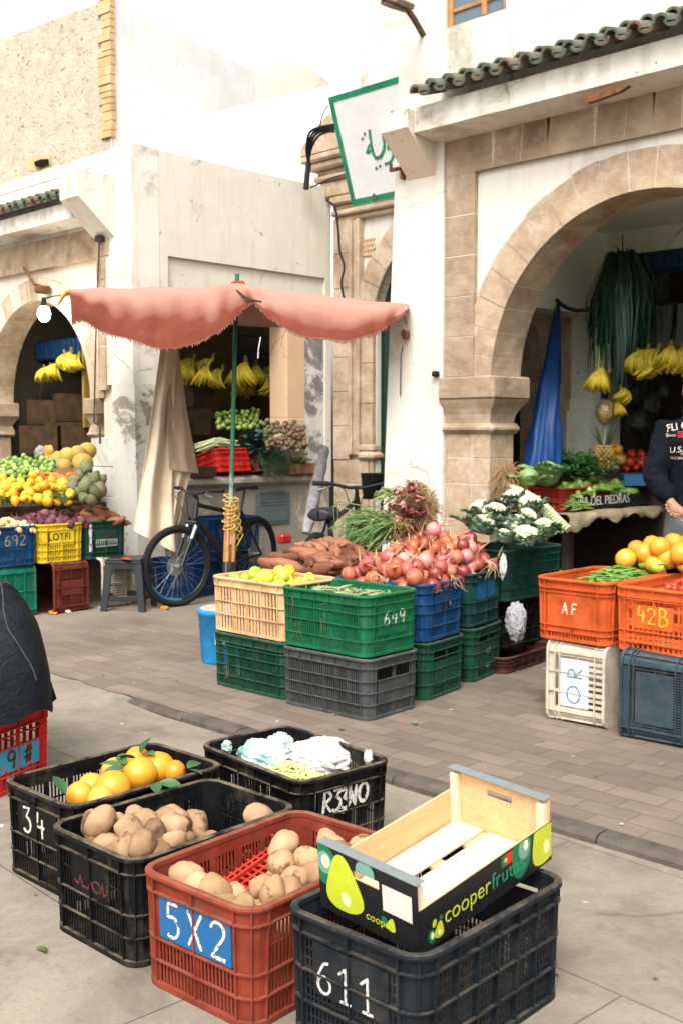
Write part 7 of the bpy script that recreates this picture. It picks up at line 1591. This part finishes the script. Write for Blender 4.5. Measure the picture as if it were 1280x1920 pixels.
# ---------------------------------------------------------------- right hand stall goods
pods('green_beans', 'fresh green bean pods piled in the orange crate AF', rect(-2.93, 5.02, 91, .32, .30, .655, .06), 230, .10, .0055, M_bean, lift=.03)
heap(TOM, 110, .019, rect(-2.50, 5.02, 90, .38, .30, .63, .05), 'small red tomato in the orange crate 42B', 'small tomato', 'small tomatoes in crate 42B')
cS, _ = crate('black crate holding the oranges behind crate 42B', BLACKP, (-2.66, 5.62, .42), R_(92), levels=(.1, .2), group=GR)
cS2, _ = crate('grey crate supporting the oranges crate behind the AF stack', GREYP, (-2.66, 5.62, .0), R_(92), H=.42, levels=(.1, .2, .3), group=GR)
for i, (x, y, z, s_) in enumerate(((1172, 1048, .78, 1.0), (1207, 1038, .80, 1.08), (1250, 1048, .78, 1.06), (1236, 1026, .84, 1.0), (1276, 1038, .82, 1.1), (1222, 1022, .84, .95), (1262, 1018, .85, 1.0), (1290, 1020, .84, 1.0), (1192, 1030, .79, .95), (1225, 1058, .75, .9), (1285, 1060, .76, .8))):
    put(ORA[i % 2], onZ(x, y, z), rnd_rot(), s_*1.0, 'orange heaped in the crate behind crate 42B', 'orange', 'oranges behind crate 42B')
for (x, y) in ((1209, 1056), (1230, 1062)): put(LIM_[0], onZ(x, y, .75), (1.2, .3, x), 1.15, 'green lime tucked between the oranges behind crate 42B', 'lime', 'limes between the oranges')
for i, (x, y) in enumerate(((1255, 1062), (1262, 1066), (1245, 1064), (1270, 1060))):
    mb = leaf_mb(.11, .014, .2); o = bpy.data.objects.new('leaf', mb.mesh('leaf', M_leaf)); COL.objects.link(o); o.location = onZ(x, y, .77); o.rotation_euler = (.3, rp.uniform(-.4, .4), 3.0+i*.5); tag(o, 'narrow dark leaf at the foot of the oranges behind crate 42B', 'leaf', 'leaves by the stall oranges')
crate('dirty whitish crate standing in the dark under the burlap table', CREAMP, onZ(1078, 1075, .12)+Vector((-.05, .25, -.12)) if False else Vector((-4.06, 6.62, .22)), R_(60), L=.42, W=.34, H=.26, levels=(.08, .16), pitch=.028, slat=.014, dust=.6, group=None)
crate('black crate on the ground under the whitish crate below the table', BLACKP, Vector((-4.08, 6.64, 0)), R_(60), L=.44, W=.36, H=.215, levels=(.08,), dust=.4, group=None)
# litter
for (x, y, label, m_, r) in ((100, 1149, 'orange peel on the ground below the maroon crate', M_ora, .03), (128, 1147, 'pale fruit peel on the ground below the maroon crate', M_curd, .022), (310, 1140, 'small orange pepper lying by the bicycle wheel', M_ora, .028)):
    p = onZ(x, y, .012); mb = lump(r, (1.6, .8, .5), .5, 2, x); mb.v = [p+q_ for q_ in mb.v]; single('fruit_scrap', mb, m_, label, 'litter')
for (x, y, z, label) in ((778, 1357, .004, 'bright green leaf lying on the pavers before the grey crate'), (1032, 1735, STREET+.01, 'small green leaf on the street behind the charcoal crate')):
    mb = leaf_mb(.06, .014, .05); o = bpy.data.objects.new('leaf', mb.mesh('leaf', M_cabb)); COL.objects.link(o); o.location = onZ(x, y, z+.006); o.rotation_euler = (0, 0, .8); tag(o, label, 'leaf')

for i, (x, y, X, s_) in enumerate(((350, 715, -9.8, .9), (372, 722, -9.9, 1.0), (395, 712, -9.9, .9), (455, 716, -9.9, 1.0), (478, 722, -10.0, .9), (500, 728, -9.9, 1.0), (522, 722, -9.8, .9))):
    bananas(onX(x, y, X), (rp.uniform(-.2, .2), rp.uniform(-.2, .2), toward()-1.6), s_*1.1, 'dim banana bunch in the back row deep in the corner shop window', 'back row of bananas')
# cartons at the back of the shops, the shade there put into their colour
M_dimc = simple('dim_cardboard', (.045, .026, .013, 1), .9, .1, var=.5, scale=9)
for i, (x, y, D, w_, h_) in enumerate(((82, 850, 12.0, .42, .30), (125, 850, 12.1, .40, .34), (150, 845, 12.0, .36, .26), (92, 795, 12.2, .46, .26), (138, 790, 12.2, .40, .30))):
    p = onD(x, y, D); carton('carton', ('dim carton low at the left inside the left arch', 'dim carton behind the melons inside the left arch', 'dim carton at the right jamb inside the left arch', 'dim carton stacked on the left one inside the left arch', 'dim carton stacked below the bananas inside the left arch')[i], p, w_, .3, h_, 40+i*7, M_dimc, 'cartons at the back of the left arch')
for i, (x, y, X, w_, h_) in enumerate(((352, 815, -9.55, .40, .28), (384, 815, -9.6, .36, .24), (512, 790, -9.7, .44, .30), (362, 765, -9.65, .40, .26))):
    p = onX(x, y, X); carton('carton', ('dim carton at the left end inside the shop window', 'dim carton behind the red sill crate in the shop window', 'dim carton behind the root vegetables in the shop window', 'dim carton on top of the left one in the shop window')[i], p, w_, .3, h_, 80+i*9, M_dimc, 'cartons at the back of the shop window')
# trodden leaves and scraps
q = random.Random(61); m = MB()
for i in range(170):
    if q.random() < .55: x, y, z = q.uniform(-7.5, -1.5), q.uniform(3.5, 5.6), .003
    else: x, y, z = q.uniform(-5, -.6), q.uniform(1.0, 3.3), STREET+.003
    if z < 0 and x < -4.3: continue
    s_ = q.uniform(.004, .016)*(1 if q.random() < .9 else 1.8); a = q.uniform(0, 6.28); n = q.randint(4, 6)
    ring = [(x+s_*q.uniform(.5, 1.2)*math.cos(a+2*PI*k/n), y+s_*q.uniform(.3, .9)*math.sin(a+2*PI*k/n), z+q.uniform(.001, .006)) for k in range(n)]
    m.add(ring, [tuple(range(n))])
t = NT('trodden_scraps'); v = t.coord(world=True); MSC = t.done(t.ramp(t.noise(3.5, 2, .5, v), [(.36, (.05, .035, .02, 1)), (.46, (.09, .13, .03, 1)), (.54, (.25, .19, .12, 1)), (.64, (.5, .47, .4, 1))]), .9, .1)
single('litter', m, MSC, 'trodden leaf scraps and paper bits scattered over street and pavers', 'litter', None, 'stuff')
# ---------------------------------------------------------------- the person at the right, seen from behind with hands held at the back
from mathutils.bvhtree import BVHTree
def skinned(name, verts, edges, radii, m, parent, root=0, sub=2):
    me = bpy.data.meshes.new(name); me.from_pydata(verts, edges, []); o = bpy.data.objects.new(name, me); COL.objects.link(o)
    sk = o.modifiers.new('skin', 'SKIN'); sk.use_smooth_shade = True
    for i, r in enumerate(radii):
        d = me.skin_vertices[0].data[i]; d.radius = r if isinstance(r, tuple) else (r, r); d.use_root = (i == root)
    ss = o.modifiers.new('sub', 'SUBSURF'); ss.levels = sub; ss.render_levels = sub
    dg = bpy.context.evaluated_depsgraph_get(); nm = bpy.data.meshes.new_from_object(o.evaluated_get(dg)); bpy.data.objects.remove(o); bpy.data.meshes.remove(me)
    nm.name = name; nm.materials.clear(); nm.materials.append(m)
    for p in nm.polygons: p.use_smooth = True
    q = bpy.data.objects.new(name, nm); COL.objects.link(q); q.parent = parent; return q
pc_ = onD(1306, 900, 6.62)
PS = thing('person', 'person seen from behind in dark printed jacket and grey trousers, hands clasped behind', 'person', (pc_.x, pc_.y, 0), YAW+R_(4))
M_skin = fruit('skin', [(.30, .14, .09, 1), (.40, .20, .13, 1)], .5, 14, .12, 90, .3, .1)
M_jack = cloth_mat('navy_jacket', ((.003, .004, .007, 1), (.008, .010, .015, 1)), sc=7, weave=180, bump=.35); M_trs = cloth_mat('grey_trousers', ((.12, .125, .13, 1), (.19, .195, .20, 1)), sc=9, weave=240, bump=.3)
V = []; E_ = []; Rr = []
def vert(p, r, to=None): V.append(tuple(p)); Rr.append(r); i = len(V)-1; (E_.append((to, i)) if to is not None else None); return i
pel = vert((0, 0, .95), (.13, .10)); sp_ = vert((0, .01, 1.14), (.12, .09), pel); ch = vert((0, .01, 1.34), (.14, .10), sp_); nk0 = vert((0, .0, 1.50), (.07, .065), ch); nk = vert((0, .02, 1.57), .056, nk0); h0 = vert((0, .04, 1.66), (.075, .088), nk); h1 = vert((0, .035, 1.75), (.07, .085), h0)
nose = vert((0, .135, 1.665), .016, h0)
for s in (-1, 1):
    ear = vert((s*.082, .03, 1.675), (.012, .022), h0)
    hp = vert((s*.095, 0, .90), .095, pel); kn = vert((s*.11, .02, .50), .058, hp); an = vert((s*.115, -.02, .09), .042, kn); toe = vert((s*.13, .14, .035), (.045, .03), an)
    sh_ = vert((s*.185, -.01, 1.465), .062, ch); el = vert((s*.275, -.05, 1.17), .046, sh_)
    wr_ = vert((s*.085-.135, -.175, 1.015), (.030, .026), el)
    pm = vert((s*.015-.17, -.205, .985-.015*s), (.036, .020), wr_)
    # fingers: palm turned to the viewer, curled up towards the other wrist; thumb leaves the side of the palm
    if s > 0:
        for k in range(4):
            b0 = Vector((-.18-.012*k, -.212, .962+.008*k)); l = (.030, .034, .032, .025)[k]
            f1 = vert(b0+Vector((-.026, -.008, -.008+.009*k-.01)), .0105, pm); f2 = vert(b0+Vector((-.026-l, -.018, -.010+.010*k)), .0095, f1); f3 = vert(b0+Vector((-.026-l*1.5, -.034, .002+.010*k)), .0085, f2)
        t1 = vert((-.14, -.228, .952), .012, pm); t2 = vert((-.163, -.238, .930), .0105, t1); t3 = vert((-.183, -.24, .918), .009, t2)
    else:
        for k in range(4):
            b0 = Vector((-.17+.010*k, -.195, .960+.004*k)); f1 = vert(b0+Vector((.028, .004, -.014)), .0105, pm); f2 = vert(b0+Vector((.055, .0, -.010)), .0095, f1); f3 = vert(b0+Vector((.068, -.018, .0)), .0085, f2)
        t1 = vert((-.205, -.215, .968), .012, pm); t2 = vert((-.213, -.232, .95), .0105, t1)
body = skinned('body', V, E_, Rr, M_skin, PS, 0)
V = []; E_ = []; Rr = []
a0 = vert((0, -.01, .87), (.195, .145)); a1 = vert((0, .0, 1.06), (.205, .14), a0); a2 = vert((0, .005, 1.24), (.215, .14), a1); a3 = vert((0, .0, 1.40), (.19, .125), a2); a4 = vert((0, .0, 1.50), (.11, .085), a3); a5 = vert((0, .015, 1.56), (.078, .075), a4)
for s in (-1, 1):
    b1 = vert((s*.215, -.015, 1.445), .082, a3); b2 = vert((s*.24, -.03, 1.31), .082, b1); EL = Vector((s*.275, -.05, 1.17)); WR = Vector((s*.085-.135, -.175, 1.015)); b3 = vert((s*.285, -.05, 1.16), .075, b2); b4 = vert(EL.lerp(WR, .5), .068, b3); b5 = vert(EL.lerp(WR, .93), .046, b4)
jk = skinned('jacket', V, E_, Rr, M_jack, PS, 0, 4)
V = []; E_ = []; Rr = []
pw_ = vert((0, 0, 1.06), (.15, .115)); p0 = vert((0, -.005, .95), (.175, .135), pw_)
for s in (-1, 1):
    q1 = vert((s*.095, -.01, .86), (.115, .125), p0); q2 = vert((s*.11, .015, .50), .085, q1); q3 = vert((s*.118, -.015, .12), .075, q2)
skinned('trousers', V, E_, Rr, M_trs, PS, 0)
m = MB()
for s in (-1, 1):
    sm = lump(.1, (.5, 1.35, .42), .08, 1.4, 4+s); m.add([p+Vector((s*.125, .06, .045)) for p in sm.v], sm.f, True)
part('shoes', m, M_seat, PS, True)
hr = lump(.1, (.92, 1.02, .95), .06, 2.5, 8); hr.v = [Vector((p.x, p.y+.018, max(p.z, -.035 if p.y < .0 else .02)+1.725)) for p in hr.v]; part('hair', hr, simple('black_hair', (.012, .010, .009, 1), .6, .3, bump=.5, scale=120), PS, True)
m = MB(); m.lathe([(.088, 1.53), (.095, 1.555), (.085, 1.60), (.078, 1.60), (.08, 1.55)], 20, Matrix.Translation((0, .015, 0)) @ Matrix.Scale(.95, 4, (0, 1, 0))); part('collar', m, M_jack, jk, True)
for v_ in jk.data.vertices:
    p = v_.co; f = abs(noise.noise(Vector((p.x*7, p.y*7, p.z*4+3))))*.8+abs(noise.noise(Vector((p.x*13, p.y*9, p.z*17))))*.5; v_.co = p+v_.normal*(f*.03-.008)
bv = BVHTree.FromPolygons([v.co for v in jk.data.vertices], [tuple(p.vertices) for p in jk.data.polygons])
def on_back(txt, size, x, z, mat_, rot=0.0, arc_=0.0, bold=0.0):
    M_ = Matrix.Translation((x, 0, z)) @ Matrix.Rotation(rot, 4, 'Y') @ Matrix.Rotation(PI/2, 4, 'X'); t = text_mb(txt, size, M_, 0.0, 0, bold) if isinstance(txt, str) else txt
    for i, p in enumerate(t.v):
        z_ = p.z-arc_*(p.x*p.x); h = bv.ray_cast(Vector((p.x, -1, z_)), Vector((0, 1, 0)))
        t.v[i] = Vector((p.x, (h[0].y if h[0] else -.14)-.003, z_))
    return part('lettering', t, mat_, jk, True)
M_pr = simple('cream_print', (.60, .50, .42, 1), .8, .2, var=.4, scale=90); M_prr = simple('red_print', (.40, .03, .03, 1), .8, .2)
on_back('FLI G', .060, -.232, 1.462, M_pr, 0, .45, .0004)
on_back('Since', .028, -.235, 1.408, M_pr, -.05); on_back('19', .032, -.07, 1.415, M_pr)
for k in range(2):
    t = MB(); x0 = -.168+.052*k
    for r in range(4): t.add([(x0+.0115*i, 0, 1.405+.010*r) for i in range(5)]+[(x0+.0115*i, 0, 1.4115+.010*r) for i in range(5)], [(i, i+1, 6+i, 5+i) for i in range(4)])
    on_back(t, 0, 0, 0, M_prr)
on_back('U.S.A.', .050, -.212, 1.325, M_pr, 0, .3, .0003); on_back('ON.TOT', .016, -.15, 1.304, M_pr); on_back('VLICENT AUSTA', .022, -.205, 1.272, M_pr, 0, -.15)
